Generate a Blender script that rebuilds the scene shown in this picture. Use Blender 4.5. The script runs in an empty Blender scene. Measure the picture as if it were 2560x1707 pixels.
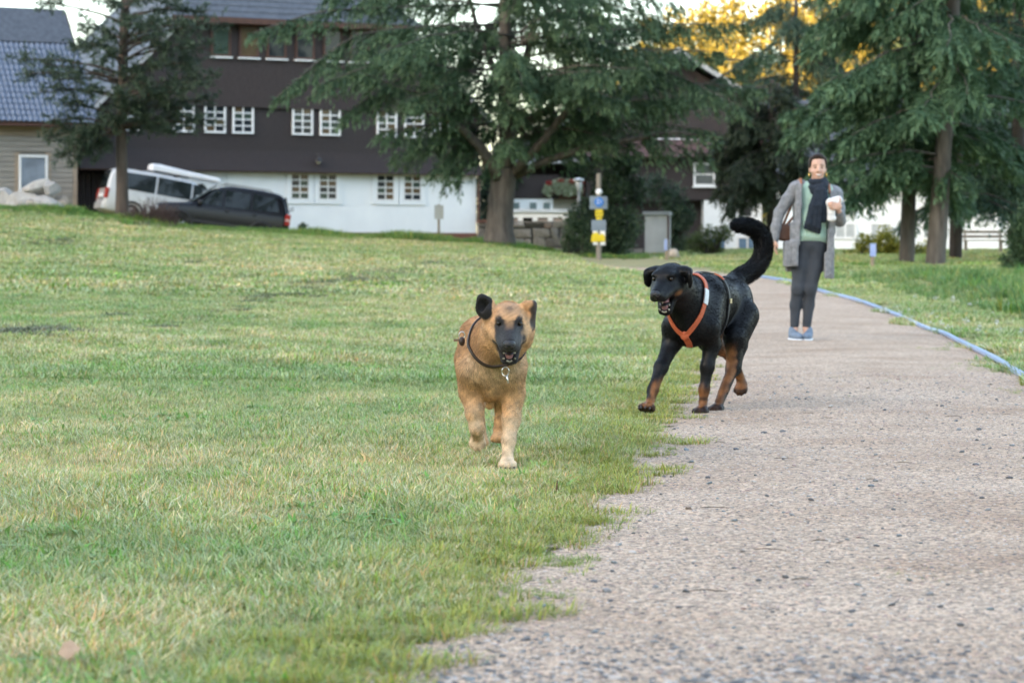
import bpy, bmesh, math, random
import numpy as np
from mathutils import Vector, Matrix, noise as mnoise

random.seed(7)
RNG = np.random.default_rng(7)
scene = bpy.context.scene
COL = scene.collection
R = math.radians

# ------------------------------------------------------------------ camera
FPX, CX, HY, CAMZ = 6044.0, 1280.0, 652.0, 0.76     # 85 mm on a 36 mm frame, 2560 px wide, horizon row, eye height
cam_data = bpy.data.cameras.new("camera")
cam_data.lens = 85.0
cam_data.sensor_width = 36.0
cam_data.shift_y = -(853.5 - HY) / 2560.0
cam_data.clip_start = 0.1
cam_data.clip_end = 4000.0
cam_data.dof.use_dof = True
cam_data.dof.focus_distance = 8.9
cam_data.dof.aperture_fstop = 6.5
cam = bpy.data.objects.new("camera", cam_data)
cam.location = (0, 0, CAMZ)
cam.rotation_euler = (R(90), 0, 0)
COL.objects.link(cam)
scene.camera = cam

# ------------------------------------------------------------------ sky and sun (low sun, behind a wooded ridge)
SUN_EL, SUN_AZ = R(11.5), R(232)          # azimuth clockwise from +Y (camera looks +Y)
world = bpy.data.worlds.new("World")
scene.world = world
world.use_nodes = True
wn = world.node_tree
for n in list(wn.nodes):
    wn.nodes.remove(n)
w_out = wn.nodes.new("ShaderNodeOutputWorld")
w_bg = wn.nodes.new("ShaderNodeBackground")
w_sky = wn.nodes.new("ShaderNodeTexSky")
w_sky.sky_type = 'NISHITA'
w_sky.sun_disc = False
w_sky.sun_elevation = SUN_EL
w_sky.sun_rotation = SUN_AZ
w_sky.air_density = 1.0
w_sky.dust_density = 2.5
w_sky.ozone_density = 1.0
w_hs = wn.nodes.new("ShaderNodeHueSaturation")      # thin high cloud takes most of the blue out
w_hs.inputs["Saturation"].default_value = 0.85
wn.links.new(w_sky.outputs[0], w_hs.inputs["Color"])
wn.links.new(w_hs.outputs[0], w_bg.inputs["Color"])
w_bg.inputs["Strength"].default_value = 0.15
wn.links.new(w_bg.outputs[0], w_out.inputs["Surface"])

sun_data = bpy.data.lights.new("sun", 'SUN')
sun_data.energy = 3.2
sun_data.angle = R(0.5)
sun_data.color = (1.0, 0.80, 0.52)
sun = bpy.data.objects.new("sun", sun_data)
SUN_DIR = Vector((math.sin(SUN_AZ) * math.cos(SUN_EL), math.cos(SUN_AZ) * math.cos(SUN_EL), math.sin(SUN_EL)))
sun.rotation_euler = SUN_DIR.to_track_quat('Z', 'Y').to_euler()
sun.location = (-60, -60, 60)
COL.objects.link(sun)

scene.view_settings.view_transform = 'Standard'
scene.view_settings.look = 'None'
scene.view_settings.exposure = 2.78
scene.view_settings.gamma = 1.0
scene.view_settings.use_curve_mapping = False
scene.render.engine = 'CYCLES'
scene.cycles.max_bounces = 6
scene.cycles.diffuse_bounces = 3
scene.cycles.glossy_bounces = 3
scene.cycles.transmission_bounces = 4
scene.cycles.transparent_max_bounces = 6
scene.cycles.use_denoising = True
scene.cycles.caustics_reflective = False
scene.cycles.caustics_refractive = False

# ------------------------------------------------------------------ helpers
def P(x, y, d):
    """world point that stands d metres ahead and is seen at photo pixel x, y"""
    return Vector(((x - CX) / FPX * d, d, CAMZ - (y - HY) / FPX * d))

def tag(o, label=None, cat=None, group=None, kind=None):
    if label: o["label"] = label
    if cat: o["category"] = cat
    if group: o["group"] = group
    if kind: o["kind"] = kind
    return o

def empty(name, loc=(0, 0, 0), rz=0.0):
    o = bpy.data.objects.new(name, None)
    o.empty_display_size = 0.2
    o.location = loc
    o.rotation_euler = (0, 0, rz)
    COL.objects.link(o)
    return o

def link(name, me, mat=None, parent=None):
    o = bpy.data.objects.new(name, me)
    if mat is not None and len(me.materials) == 0:
        me.materials.append(mat)
    COL.objects.link(o)
    if parent is not None:
        o.parent = parent
    return o

def mesh_np(name, v, f, smooth=False, attrs=None):
    """fast mesh from arrays; f is (n,3) or (n,4); attrs: dict name -> (nverts,3) point colours"""
    v = np.asarray(v, dtype=np.float32).reshape(-1, 3)
    f = np.asarray(f, dtype=np.int32)
    k = f.shape[1]
    me = bpy.data.meshes.new(name)
    me.vertices.add(len(v))
    me.vertices.foreach_set("co", v.ravel())
    me.loops.add(f.size)
    me.loops.foreach_set("vertex_index", f.ravel())
    me.polygons.add(len(f))
    me.polygons.foreach_set("loop_start", np.arange(0, f.size, k, dtype=np.int32))
    if smooth:
        me.polygons.foreach_set("use_smooth", np.ones(len(f), dtype=bool))
    me.update(calc_edges=True)
    me.validate()
    if attrs:
        for an, c in attrs.items():
            c = np.asarray(c, dtype=np.float32)
            if c.ndim == 1:
                a = me.attributes.new(an, 'FLOAT', 'POINT')
                a.data.foreach_set("value", c)
            else:
                a = me.attributes.new(an, 'FLOAT_COLOR', 'POINT')
                c4 = np.ones((len(c), 4), dtype=np.float32)
                c4[:, :3] = c
                a.data.foreach_set("color", c4.ravel())
    return me

class MB:
    """collects simple solids into one mesh"""
    def __init__(self):
        self.v, self.f = [], []
    def add(self, v, f):
        b = len(self.v)
        self.v += [tuple(p) for p in v]
        self.f += [tuple(i + b for i in q) for q in f]
        return self
    def box(self, x0, x1, y0, y1, z0, z1, M=None):
        v = [Vector((x, y, z)) for z in (z0, z1) for y in (y0, y1) for x in (x0, x1)]
        if M is not None: v = [M @ p for p in v]
        return self.add(v, [(0, 2, 3, 1), (4, 5, 7, 6), (0, 1, 5, 4), (2, 6, 7, 3), (0, 4, 6, 2), (1, 3, 7, 5)])
    def hexa(self, pts):
        """8 corners: bottom four (ccw from above), top four"""
        return self.add(pts, [(3, 2, 1, 0), (4, 5, 6, 7), (0, 1, 5, 4), (1, 2, 6, 5), (2, 3, 7, 6), (3, 0, 4, 7)])
    def prism(self, poly, y0, y1, M=None):
        """polygon in x,z (ccw seen from -y) extruded along y"""
        n = len(poly)
        v = [Vector((x, y0, z)) for x, z in poly] + [Vector((x, y1, z)) for x, z in poly]
        if M is not None: v = [M @ p for p in v]
        f = [tuple(range(n)), tuple(range(2 * n - 1, n - 1, -1))]
        f += [(i, i + n, (i + 1) % n + n, (i + 1) % n) for i in range(n)]
        return self.add(v, f)
    def tube(self, pts, rad, n=8, cap=True):
        pts = [Vector(p) for p in pts]
        if not hasattr(rad, '__len__'): rad = [rad] * len(pts)
        b = len(self.v)
        a = None
        for i, p in enumerate(pts):
            t = (pts[min(i + 1, len(pts) - 1)] - pts[max(i - 1, 0)]).normalized()
            if a is None:
                a = t.cross(Vector((0, 0, 1)))
                if a.length < 0.3: a = t.cross(Vector((1, 0, 0)))
            else:
                a = a - t * a.dot(t)               # carry the ring along without twisting
            a.normalize(); c = a.cross(t)
            for k in range(n):
                an = 2 * math.pi * k / n
                self.v.append(tuple(p + (a * math.cos(an) + c * math.sin(an)) * rad[i]))
        for i in range(len(pts) - 1):
            for k in range(n):
                k2 = (k + 1) % n
                self.f.append((b + i * n + k, b + i * n + k2, b + (i + 1) * n + k2, b + (i + 1) * n + k))
        if cap:
            self.f.append(tuple(b + k for k in range(n - 1, -1, -1)))
            self.f.append(tuple(b + (len(pts) - 1) * n + k for k in range(n)))
        return self
    def ball(self, c, r, nu=12, nv=8, M=None):
        if not hasattr(r, '__len__'): r = (r, r, r)
        b = len(self.v); c = Vector(c)
        pts = []
        for j in range(nv + 1):
            th = math.pi * j / nv
            for i in range(nu):
                ph = 2 * math.pi * i / nu
                q = Vector((r[0] * math.sin(th) * math.cos(ph), r[1] * math.sin(th) * math.sin(ph), r[2] * math.cos(th)))
                if M is not None: q = M @ q
                pts.append(tuple(c + q))
        self.v += pts
        for j in range(nv):
            for i in range(nu):
                i2 = (i + 1) % nu
                self.f.append((b + j * nu + i, b + (j + 1) * nu + i, b + (j + 1) * nu + i2, b + j * nu + i2))
        return self
    def build(self, name, mat, parent=None, smooth=False, bevel=0.0):
        me = bpy.data.meshes.new(name)
        me.from_pydata(self.v, [], self.f)
        me.update()
        if bevel > 0:
            bm = bmesh.new(); bm.from_mesh(me)
            bmesh.ops.remove_doubles(bm, verts=bm.verts, dist=1e-6)
            es = [e for e in bm.edges if len(e.link_faces) == 2 and e.calc_face_angle(0) > 0.6]
            bmesh.ops.bevel(bm, geom=es, offset=bevel, segments=1, affect='EDGES', clamp_overlap=True)
            bm.to_mesh(me); bm.free()
        if smooth:
            for p in me.polygons: p.use_smooth = True
        return link(name, me, mat, parent)

# ------------------------------------------------------------------ materials
def new_mat(name):
    m = bpy.data.materials.new(name)
    m.use_nodes = True
    nt = m.node_tree
    for n in list(nt.nodes): nt.nodes.remove(n)
    out = nt.nodes.new("ShaderNodeOutputMaterial")
    return m, nt, out

def N(nt, kind, **kw):
    n = nt.nodes.new(kind)
    for k, v in kw.items():
        if k in n.inputs: n.inputs[k].default_value = v
        else: setattr(n, k, v)
    return n

def ramp(nt, src, stops):
    r = nt.nodes.new("ShaderNodeValToRGB")
    el = r.color_ramp.elements
    while len(el) < len(stops): el.new(0.5)
    for e, (p, c) in zip(el, stops):
        e.position = p
        e.color = (*c, 1.0) if len(c) == 3 else c
    nt.links.new(src, r.inputs[0])
    return r

def noise_tex(nt, scale, detail=4.0, rough=0.55, coord='Object', stretch=None):
    tc = nt.nodes.new("ShaderNodeTexCoord")
    src = tc.outputs[coord]
    if stretch:
        mp = nt.nodes.new("ShaderNodeMapping")
        mp.inputs["Scale"].default_value = stretch
        nt.links.new(src, mp.inputs[0]); src = mp.outputs[0]
    n = nt.nodes.new("ShaderNodeTexNoise")
    n.inputs["Scale"].default_value = scale
    n.inputs["Detail"].default_value = detail
    n.inputs["Roughness"].default_value = rough
    nt.links.new(src, n.inputs["Vector"])
    return n

def mat_noise(name, c0, c1, scale=6.0, rough=0.8, bump=0.0, bscale=None, stretch=None, metallic=0.0, spec=0.5, coat=0.0):
    """two-tone mottled surface with optional fine relief"""
    m, nt, out = new_mat(name)
    b = nt.nodes.new("ShaderNodeBsdfPrincipled")
    n = noise_tex(nt, scale, stretch=stretch)
    r = ramp(nt, n.outputs["Fac"], [(0.3, c0), (0.7, c1)])
    nt.links.new(r.outputs[0], b.inputs["Base Color"])
    b.inputs["Roughness"].default_value = rough
    b.inputs["Metallic"].default_value = metallic
    b.inputs["Specular IOR Level"].default_value = spec
    b.inputs["Coat Weight"].default_value = coat
    if bump > 0:
        n2 = noise_tex(nt, bscale or scale * 4, stretch=stretch)
        bp = N(nt, "ShaderNodeBump", Strength=bump, Distance=0.02)
        nt.links.new(n2.outputs["Fac"], bp.inputs["Height"])
        nt.links.new(bp.outputs[0], b.inputs["Normal"])
    nt.links.new(b.outputs[0], out.inputs[0])
    return m

def mat_attr(name, attr="col", rough=0.8, spec=0.3, translucent=0.0, var=0.0, vscale=3.0, sheen=0.0):
    """colour from the mesh's own point colours (coat markings, leaf and blade colours)"""
    m, nt, out = new_mat(name)
    a = N(nt, "ShaderNodeAttribute", attribute_name=attr)
    col = a.outputs["Color"]
    if var > 0:
        n = noise_tex(nt, vscale)
        mr = N(nt, "ShaderNodeMapRange")
        mr.inputs["From Min"].default_value = 0.3; mr.inputs["From Max"].default_value = 0.7
        mr.inputs["To Min"].default_value = 1 - var; mr.inputs["To Max"].default_value = 1 + var
        nt.links.new(n.outputs["Fac"], mr.inputs["Value"])
        mx = N(nt, "ShaderNodeVectorMath", operation='SCALE')
        nt.links.new(col, mx.inputs[0]); nt.links.new(mr.outputs[0], mx.inputs["Scale"])
        col = mx.outputs[0]
    b = nt.nodes.new("ShaderNodeBsdfPrincipled")
    b.inputs["Roughness"].default_value = rough
    b.inputs["Specular IOR Level"].default_value = spec
    b.inputs["Sheen Weight"].default_value = sheen
    nt.links.new(col, b.inputs["Base Color"])
    sh = b.outputs[0]
    if translucent > 0:
        t = nt.nodes.new("ShaderNodeBsdfTranslucent")
        nt.links.new(col, t.inputs[0])
        mixs = N(nt, "ShaderNodeMixShader"); mixs.inputs[0].default_value = translucent
        nt.links.new(b.outputs[0], mixs.inputs[1]); nt.links.new(t.outputs[0], mixs.inputs[2])
        sh = mixs.outputs[0]
    nt.links.new(sh, out.inputs[0])
    return m

def mat_glass(name, tint=(0.02, 0.025, 0.03), rough=0.05):
    """window pane over a dark room: mirror-like dark glass"""
    m, nt, out = new_mat(name)
    b = nt.nodes.new("ShaderNodeBsdfPrincipled")
    n = noise_tex(nt, 1.3, 2.0)
    r = ramp(nt, n.outputs["Fac"], [(0.35, tint), (0.7, tuple(t * 1.8 for t in tint))])
    nt.links.new(r.outputs[0], b.inputs["Base Color"])
    b.inputs["Roughness"].default_value = rough
    b.inputs["Specular IOR Level"].default_value = 0.4
    nt.links.new(b.outputs[0], out.inputs[0])
    return m

# ------------------------------------------------------------------ implicit surfaces (bodies, clothing)
class SDF:
    def __init__(self):
        self.p = []
    def cone(self, a, b, ra, rb, k=0.03, sub=False):
        self.p.append(('c', np.array(a, float), np.array(b, float), float(ra), float(rb), k, sub)); return self
    def chain(self, pts, rad, k=0.02):
        for i in range(len(pts) - 1): self.cone(pts[i], pts[i + 1], rad[i], rad[i + 1], k)
        return self
    def ell(self, c, r, M=None, k=0.03, sub=False):
        M3 = np.eye(3) if M is None else np.array(M.to_3x3() if hasattr(M, 'to_3x3') else M, float)
        self.p.append(('e', np.array(c, float), np.array(r, float), M3, None, k, sub)); return self
    def box(self, c, h, rr, M=None, k=0.02, sub=False):
        M3 = np.eye(3) if M is None else np.array(M.to_3x3() if hasattr(M, 'to_3x3') else M, float)
        self.p.append(('b', np.array(c, float), np.array(h, float), M3, float(rr), k, sub)); return self
    def bounds(self):
        lo, hi = np.full(3, 1e9), np.full(3, -1e9)
        for q in self.p:
            if q[6]: continue
            l, h = self._bb(q)
            lo = np.minimum(lo, l); hi = np.maximum(hi, h)
        return lo, hi
    def _bb(self, q):
        if q[0] == 'c':
            r = max(q[3], q[4])
            return np.minimum(q[1], q[2]) - r, np.maximum(q[1], q[2]) + r
        r = np.abs(q[3]) @ q[2]
        if q[0] == 'b': r = r + q[4]
        return q[1] - r, q[1] + r
    def dist(self, q, X):
        if q[0] == 'c':
            a, b, ra, rb = q[1:5]
            ba = b - a; l2 = ba @ ba
            t = np.clip(((X - a) @ ba) / max(l2, 1e-9), 0, 1)
            return np.linalg.norm(X - a - t[..., None] * ba, axis=-1) - (ra + (rb - ra) * t)
        L = (X - q[1]) @ q[3]
        if q[0] == 'e':
            k0 = np.linalg.norm(L / q[2], axis=-1)
            k1 = np.linalg.norm(L / (q[2] ** 2), axis=-1)
            return k0 * (k0 - 1.0) / np.maximum(k1, 1e-6)
        D = np.abs(L) - q[2]
        return np.linalg.norm(np.maximum(D, 0), axis=-1) + np.minimum(D.max(axis=-1), 0) - q[4]
    def mesh(self, h):
        lo, hi = self.bounds()
        pad = 4 * h
        lo = lo - pad; hi = hi + pad
        n = np.ceil((hi - lo) / h).astype(int) + 1
        ax = [lo[i] + h * np.arange(n[i]) for i in range(3)]
        G = np.full(n, 0.08, dtype=np.float64)
        for q in self.p:
            bl, bh = self._bb(q)
            m = q[5] + 3.5 * h
            i0 = np.maximum(((bl - m - lo) / h).astype(int), 0)
            i1 = np.minimum(np.ceil((bh + m - lo) / h).astype(int) + 1, n)
            sl = tuple(slice(i0[i], i1[i]) for i in range(3))
            X = np.stack(np.meshgrid(*[ax[i][sl[i]] for i in range(3)], indexing='ij'), axis=-1)
            d = self.dist(q, X); g = G[sl]; k = q[5]
            if q[6]:
                hh = np.maximum(k - np.abs(-d - g), 0) / k
                G[sl] = np.maximum(g, -d) + hh * hh * k * 0.25
            else:
                hh = np.maximum(k - np.abs(d - g), 0) / k
                G[sl] = np.minimum(g, d) - hh * hh * k * 0.25
        return surface_nets(G, lo, h)

def surface_nets(G, lo, h):
    S = G < 0
    nx, ny, nz = G.shape
    c = [S[i:nx - 1 + i, j:ny - 1 + j, k:nz - 1 + k] for i in (0, 1) for j in (0, 1) for k in (0, 1)]
    cnt = sum(a.astype(np.int8) for a in c)
    mix = (cnt > 0) & (cnt < 8)
    idx = -np.ones(mix.shape, dtype=np.int64)
    I = np.argwhere(mix)
    idx[mix] = np.arange(len(I))
    corners = [(i, j, k) for i in (0, 1) for j in (0, 1) for k in (0, 1)]
    edges = [(a, b) for a in corners for b in corners if a < b and sum(abs(a[t] - b[t]) for t in range(3)) == 1]
    acc = np.zeros((len(I), 3)); num = np.zeros(len(I))
    for a, b in edges:
        ga = G[I[:, 0] + a[0], I[:, 1] + a[1], I[:, 2] + a[2]]
        gb = G[I[:, 0] + b[0], I[:, 1] + b[1], I[:, 2] + b[2]]
        x = (ga < 0) != (gb < 0)
        t = np.where(x, ga / np.where(x, ga - gb, 1), 0)
        pt = np.array(a) + t[:, None] * (np.array(b) - np.array(a))
        acc += np.where(x[:, None], pt, 0); num += x
    V = lo + h * (I + acc / num[:, None])
    F = []
    for axis in range(3):
        o = [0, 0, 0]; o[axis] = 1
        A = S[tuple(slice(0, s - o[t]) for t, s in enumerate(S.shape))]
        B = S[tuple(slice(o[t], s) for t, s in enumerate(S.shape))]
        E = np.argwhere(A != B)
        u, w = [t for t in range(3) if t != axis]
        ok = (E[:, u] > 0) & (E[:, w] > 0) & (E[:, u] < S.shape[u] - 1) & (E[:, w] < S.shape[w] - 1)
        E = E[ok]
        def cell(du, dw):
            q = E.copy(); q[:, u] += du; q[:, w] += dw
            return idx[q[:, 0], q[:, 1], q[:, 2]]
        q = np.stack([cell(-1, -1), cell(0, -1), cell(0, 0), cell(-1, 0)], axis=1)
        flip = A[E[:, 0], E[:, 1], E[:, 2]] == (axis == 1)
        q[flip] = q[flip][:, ::-1]
        F.append(q)
    return V, np.concatenate(F)

def vert_normals(V, F):
    fn = np.cross(V[F[:, 2]] - V[F[:, 0]], V[F[:, 3]] - V[F[:, 1]])
    vn = np.zeros_like(V)
    for i in range(4): np.add.at(vn, F[:, i], fn)
    return vn / np.maximum(np.linalg.norm(vn, axis=1, keepdims=True), 1e-12)

def relax(V, F, it=2, w=0.5):
    for _ in range(it):
        acc = np.zeros_like(V); num = np.zeros(len(V))
        for i in range(4):
            j = (i + 1) % 4
            np.add.at(acc, F[:, i], V[F[:, j]]); np.add.at(num, F[:, i], 1)
            np.add.at(acc, F[:, j], V[F[:, i]]); np.add.at(num, F[:, j], 1)
        V = V * (1 - w) + w * acc / np.maximum(num, 1)[:, None]
    return V

def smoothstep(a, b, x):
    t = np.clip((np.asarray(x, float) - a) / (b - a), 0, 1)
    return t * t * (3 - 2 * t)

def vnoise(X, s, seed=0):
    """cheap smooth value noise on points, about -1..1"""
    rg = np.random.default_rng(seed)
    out = 0
    for o in range(6):
        k = rg.normal(size=3) * s
        out = out + np.sin(X @ k + rg.uniform(0, 6.28))
    return out / 2.6
# ------------------------------------------------------------------ terrain
XL_Y = [-5, 3.0, 4.44, 5.44, 7.59, 10.9, 13.2, 17.9, 21.9, 28, 36, 44, 50, 55, 59, 62]
XL_X = [-1.3, -.45, -.22, -.02, .28, .68, .88, 1.33, 1.66, 2.25, 2.90, 3.25, 3.30, 2.9, 2.3, 1.9]
XR_Y = [-5, 3.0, 10, 16.6, 20.4, 24.3, 26.4, 30.8, 35.6, 40.2, 46, 51, 56, 59, 62]
XR_X = [.9, 1.75, 2.75, 3.42, 3.90, 4.28, 4.40, 4.70, 4.94, 5.08, 5.25, 5.20, 4.7, 3.9, 2.1]
def path_left(Y): return np.interp(Y, XL_Y, XL_X)
def path_right(Y): return np.interp(Y, XR_Y, XR_X)
def sp(x, w):                       # soft ramp, about max(0, x)
    return 0.5 * (x + np.sqrt(x * x + w * w)) - 0.5 * w * 0.0
def terr(X, Y):
    X = np.asarray(X, float); Y = np.asarray(Y, float)
    zp = 0.0155 * (sp(Y - 23.0, 4.0) - 0.17)
    zp = np.minimum(zp, 0.0155 * 70)
    xl = np.interp(np.clip(Y, -5, 50), XL_Y, XL_X)
    d = np.maximum(xl - X - 0.3, 0)
    rampy = np.clip((Y - 9) / 71.0, 0, 1.06)
    rise = rampy * np.interp(d, [0, 1, 2.2, 4.2, 6.7, 10.7, 14, 15.6, 20, 23, 40, 80], [0, .06, .20, .42, .55, .74, .97, 1.20, 1.62, 1.84, 2.5, 3.1])
    # parking level behind the meadow's crest
    crest = 80.5 + 0.10 * (X + 10)
    back = smoothstep(0.3, 3.4, Y - crest)
    zz = zp + rise
    lower = np.interp(X, [-60, -17, -13, -8, -4, 1], [0.20, 0.20, 0.40, 0.72, 0.45, 0.0]) * back
    flat = smoothstep(95, 130, Y)
    und = 0.020 * np.sin(X * 0.9 + 0.4 * Y) * np.sin(Y * 0.55) * smoothstep(2.0, 6.0, d) * smoothstep(12, 20, Y)
    # right-hand verge: a long-grass bank beside the lawn
    dr = X - np.interp(np.clip(Y, -5, 50), XR_Y, XR_X)
    bank = 0.10 * smoothstep(1.2, 2.6, dr) * smoothstep(14, 24, Y) + 0.012 * np.clip(dr, 0, 12) * smoothstep(18, 60, Y) * 0
    return (zz - lower) * (1 - flat) + flat * 1.3 + und + bank

def grid_axis(segs):
    out = [segs[0][0]]
    for a, b, st in segs:
        n = max(1, int(round((b - a) / st)))
        out += list(np.linspace(a, b, n + 1)[1:])
    return np.array(out)
gx = grid_axis([(-900, -60, 60), (-60, -26, 2.5), (-26, 12, 0.5), (12, 40, 2.5), (40, 900, 60)])
gy = grid_axis([(-900, -10, 60), (-10, 30, 0.5), (30, 110, 0.8), (110, 150, 5), (150, 1500, 75)])
GX, GY = np.meshgrid(gx, gy)
GZ = terr(GX, GY)
nx, ny = len(gx), len(gy)
ii = (np.arange(ny - 1)[:, None] * nx + np.arange(nx - 1)[None]).ravel()
gf = np.stack([ii, ii + 1, ii + nx + 1, ii + nx], 1)

# meadow soil and thatch
m, nt, out = new_mat("meadow_turf")
b = nt.nodes.new("ShaderNodeBsdfPrincipled")
n1 = noise_tex(nt, 0.9, 5, 0.6, stretch=(0.5, 1, 1))
n2 = noise_tex(nt, 14.0, 4, 0.7)
r1 = ramp(nt, n1.outputs["Fac"], [(0.32, (0.21, 0.215, 0.085)), (0.5, (0.30, 0.275, 0.12)), (0.68, (0.38, 0.325, 0.155))])
r2 = ramp(nt, n2.outputs["Fac"], [(0.3, (0.45, 0.42, 0.36)), (0.62, (1.0, 1.0, 1.0))])
mx = N(nt, "ShaderNodeMix", data_type='RGBA', blend_type='MULTIPLY')
mx.inputs["Factor"].default_value = 0.8
nt.links.new(r1.outputs[0], mx.inputs["A"]); nt.links.new(r2.outputs[0], mx.inputs["B"])
nt.links.new(mx.outputs["Result"], b.inputs["Base Color"])
b.inputs["Roughness"].default_value = 0.9
bp = N(nt, "ShaderNodeBump", Strength=0.6, Distance=0.03)
nt.links.new(n2.outputs["Fac"], bp.inputs["Height"]); nt.links.new(bp.outputs[0], b.inputs["Normal"])
nt.links.new(b.outputs[0], out.inputs[0])
M_TURF = m
tag(link("ground", mesh_np("ground", np.stack([GX, GY, GZ], -1), gf, True), M_TURF), kind="structure")

# ------------------------------------------------------------------ gravel path
py_ = np.concatenate([np.arange(2.0, 14, 0.06), np.arange(14, 30, 0.15), np.arange(30, 62.1, 0.4)])
us = np.linspace(0, 1, 31)
jl = 0.05 * np.sin(py_ * 7.1) + 0.045 * np.sin(py_ * 17.3 + 1) + 0.06 * np.sin(py_ * 2.9 + 2) + 0.03 * np.sin(py_ * 41)
jr = 0.06 * np.sin(py_ * 3.1 + 1) + 0.04 * np.sin(py_ * 11.7)
L_, R_ = path_left(py_) + jl * 0.8 - 0.06, path_right(py_) + jr + 0.05
PX = L_[:, None] + (R_ - L_)[:, None] * us[None]
PY = np.repeat(py_[:, None], len(us), 1)
def path_z(X, Y):
    u = np.clip((X - path_left(Y)) / np.maximum(path_right(Y) - path_left(Y), 0.1), 0, 1)
    return terr(X, Y) + 0.010 + 0.020 * np.sin(math.pi * u) + 0.005 * np.sin(X * 5.1 + Y * 2.3) * np.sin(Y * 3.7)
PZ = path_z(PX, PY)
pn = len(us)
ii = (np.arange(len(py_) - 1)[:, None] * pn + np.arange(pn - 1)[None]).ravel()
pf = np.stack([ii, ii + 1, ii + pn + 1, ii + pn], 1)
m, nt, out = new_mat("path_gravel")
b = nt.nodes.new("ShaderNodeBsdfPrincipled")
tc = nt.nodes.new("ShaderNodeTexCoord")
vor = N(nt, "ShaderNodeTexVoronoi"); vor.inputs["Scale"].default_value = 120.0
nt.links.new(tc.outputs["Object"], vor.inputs["Vector"])
vor2 = N(nt, "ShaderNodeTexVoronoi"); vor2.inputs["Scale"].default_value = 62.0
nt.links.new(tc.outputs["Object"], vor2.inputs["Vector"])
sep = nt.nodes.new("ShaderNodeSeparateColor"); nt.links.new(vor.outputs["Color"], sep.inputs[0])
grain = ramp(nt, sep.outputs[0], [(0.0, (0.135, 0.105, 0.078)), (0.16, (0.27, 0.207, 0.152)), (0.42, (0.455, 0.348, 0.252)), (0.8, (0.545, 0.418, 0.305)), (1.0, (0.65, 0.53, 0.41))])
sep2 = nt.nodes.new("ShaderNodeSeparateColor"); nt.links.new(vor2.outputs["Color"], sep2.inputs[0])
big = ramp(nt, sep2.outputs[0], [(0.0, (0.40, 0.41, 0.43)), (0.07, (0.75, 0.74, 0.74)), (0.5, (1.0, 0.98, 0.97)), (0.97, (1.08, 1.02, 1.0)), (1.0, (1.0, 0.82, 0.74))])
n1 = noise_tex(nt, 1.1, 5, 0.6)
patch = ramp(nt, n1.outputs["Fac"], [(0.30, (0.80, 0.70, 0.62)), (0.48, (0.98, 0.94, 0.90)), (0.70, (1.14, 1.12, 1.11))])
ma = N(nt, "ShaderNodeMix", data_type='RGBA', blend_type='MULTIPLY'); ma.inputs["Factor"].default_value = 1.0
mb_ = N(nt, "ShaderNodeMix", data_type='RGBA', blend_type='MULTIPLY'); mb_.inputs["Factor"].default_value = 1.0
nt.links.new(grain.outputs[0], ma.inputs["A"]); nt.links.new(big.outputs[0], ma.inputs["B"])
nt.links.new(ma.outputs["Result"], mb_.inputs["A"]); nt.links.new(patch.outputs[0], mb_.inputs["B"])
nt.links.new(mb_.outputs["Result"], b.inputs["Base Color"])
b.inputs["Roughness"].default_value = 0.88
bp = N(nt, "ShaderNodeBump", Strength=0.7, Distance=0.006)
nt.links.new(vor.outputs["Distance"], bp.inputs["Height"]); bp.invert = True
bp2 = N(nt, "ShaderNodeBump", Strength=0.6, Distance=0.02)
n3 = noise_tex(nt, 22, 4, 0.6); nt.links.new(n3.outputs["Fac"], bp2.inputs["Height"])
nt.links.new(bp.outputs[0], bp2.inputs["Normal"]); nt.links.new(bp2.outputs[0], b.inputs["Normal"])
nt.links.new(b.outputs[0], out.inputs[0])
path = tag(link("gravel_path", mesh_np("gravel_path", np.stack([PX, PY, PZ], -1), pf, True), m), kind="structure")

# ------------------------------------------------------------------ wooded ridge behind the camera that keeps the valley floor in shade
def ridge():
    sd = Vector((SUN_DIR.x, SUN_DIR.y, 0)).normalized()
    tx = Vector((-sd.y, sd.x, 0))
    us_, vs_ = np.linspace(-700, 700, 57), np.linspace(0, 1, 15)
    V = []
    for v in vs_:
        for u in us_:
            d = 120 + v * 220
            h = 104 * smoothstep(0, 0.55, v) * (0.92 + 0.06 * math.sin(u * 0.021) + 0.03 * math.sin(u * 0.057 + 2)) if v < 0.6 else 104 * (0.92 + 0.06 * math.sin(u * 0.021) + 0.03 * math.sin(u * 0.057 + 2)) * (1 - 0.35 * (v - 0.6) / 0.4)
            p = sd * d + tx * u
            V.append((p.x, p.y, float(h) - 0.4))
    n = len(us_)
    ii = (np.arange(len(vs_) - 1)[:, None] * n + np.arange(n - 1)[None]).ravel()
    f = np.stack([ii, ii + 1, ii + n + 1, ii + n], 1)
    o = link("hill_ridge", mesh_np("hill_ridge", V, f, True), mat_noise("ridge_forest", (0.035, 0.050, 0.025), (0.07, 0.085, 0.04), 0.15, 0.95, 0.8, 0.6))
    tag(o, kind="structure")
ridge()

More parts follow.
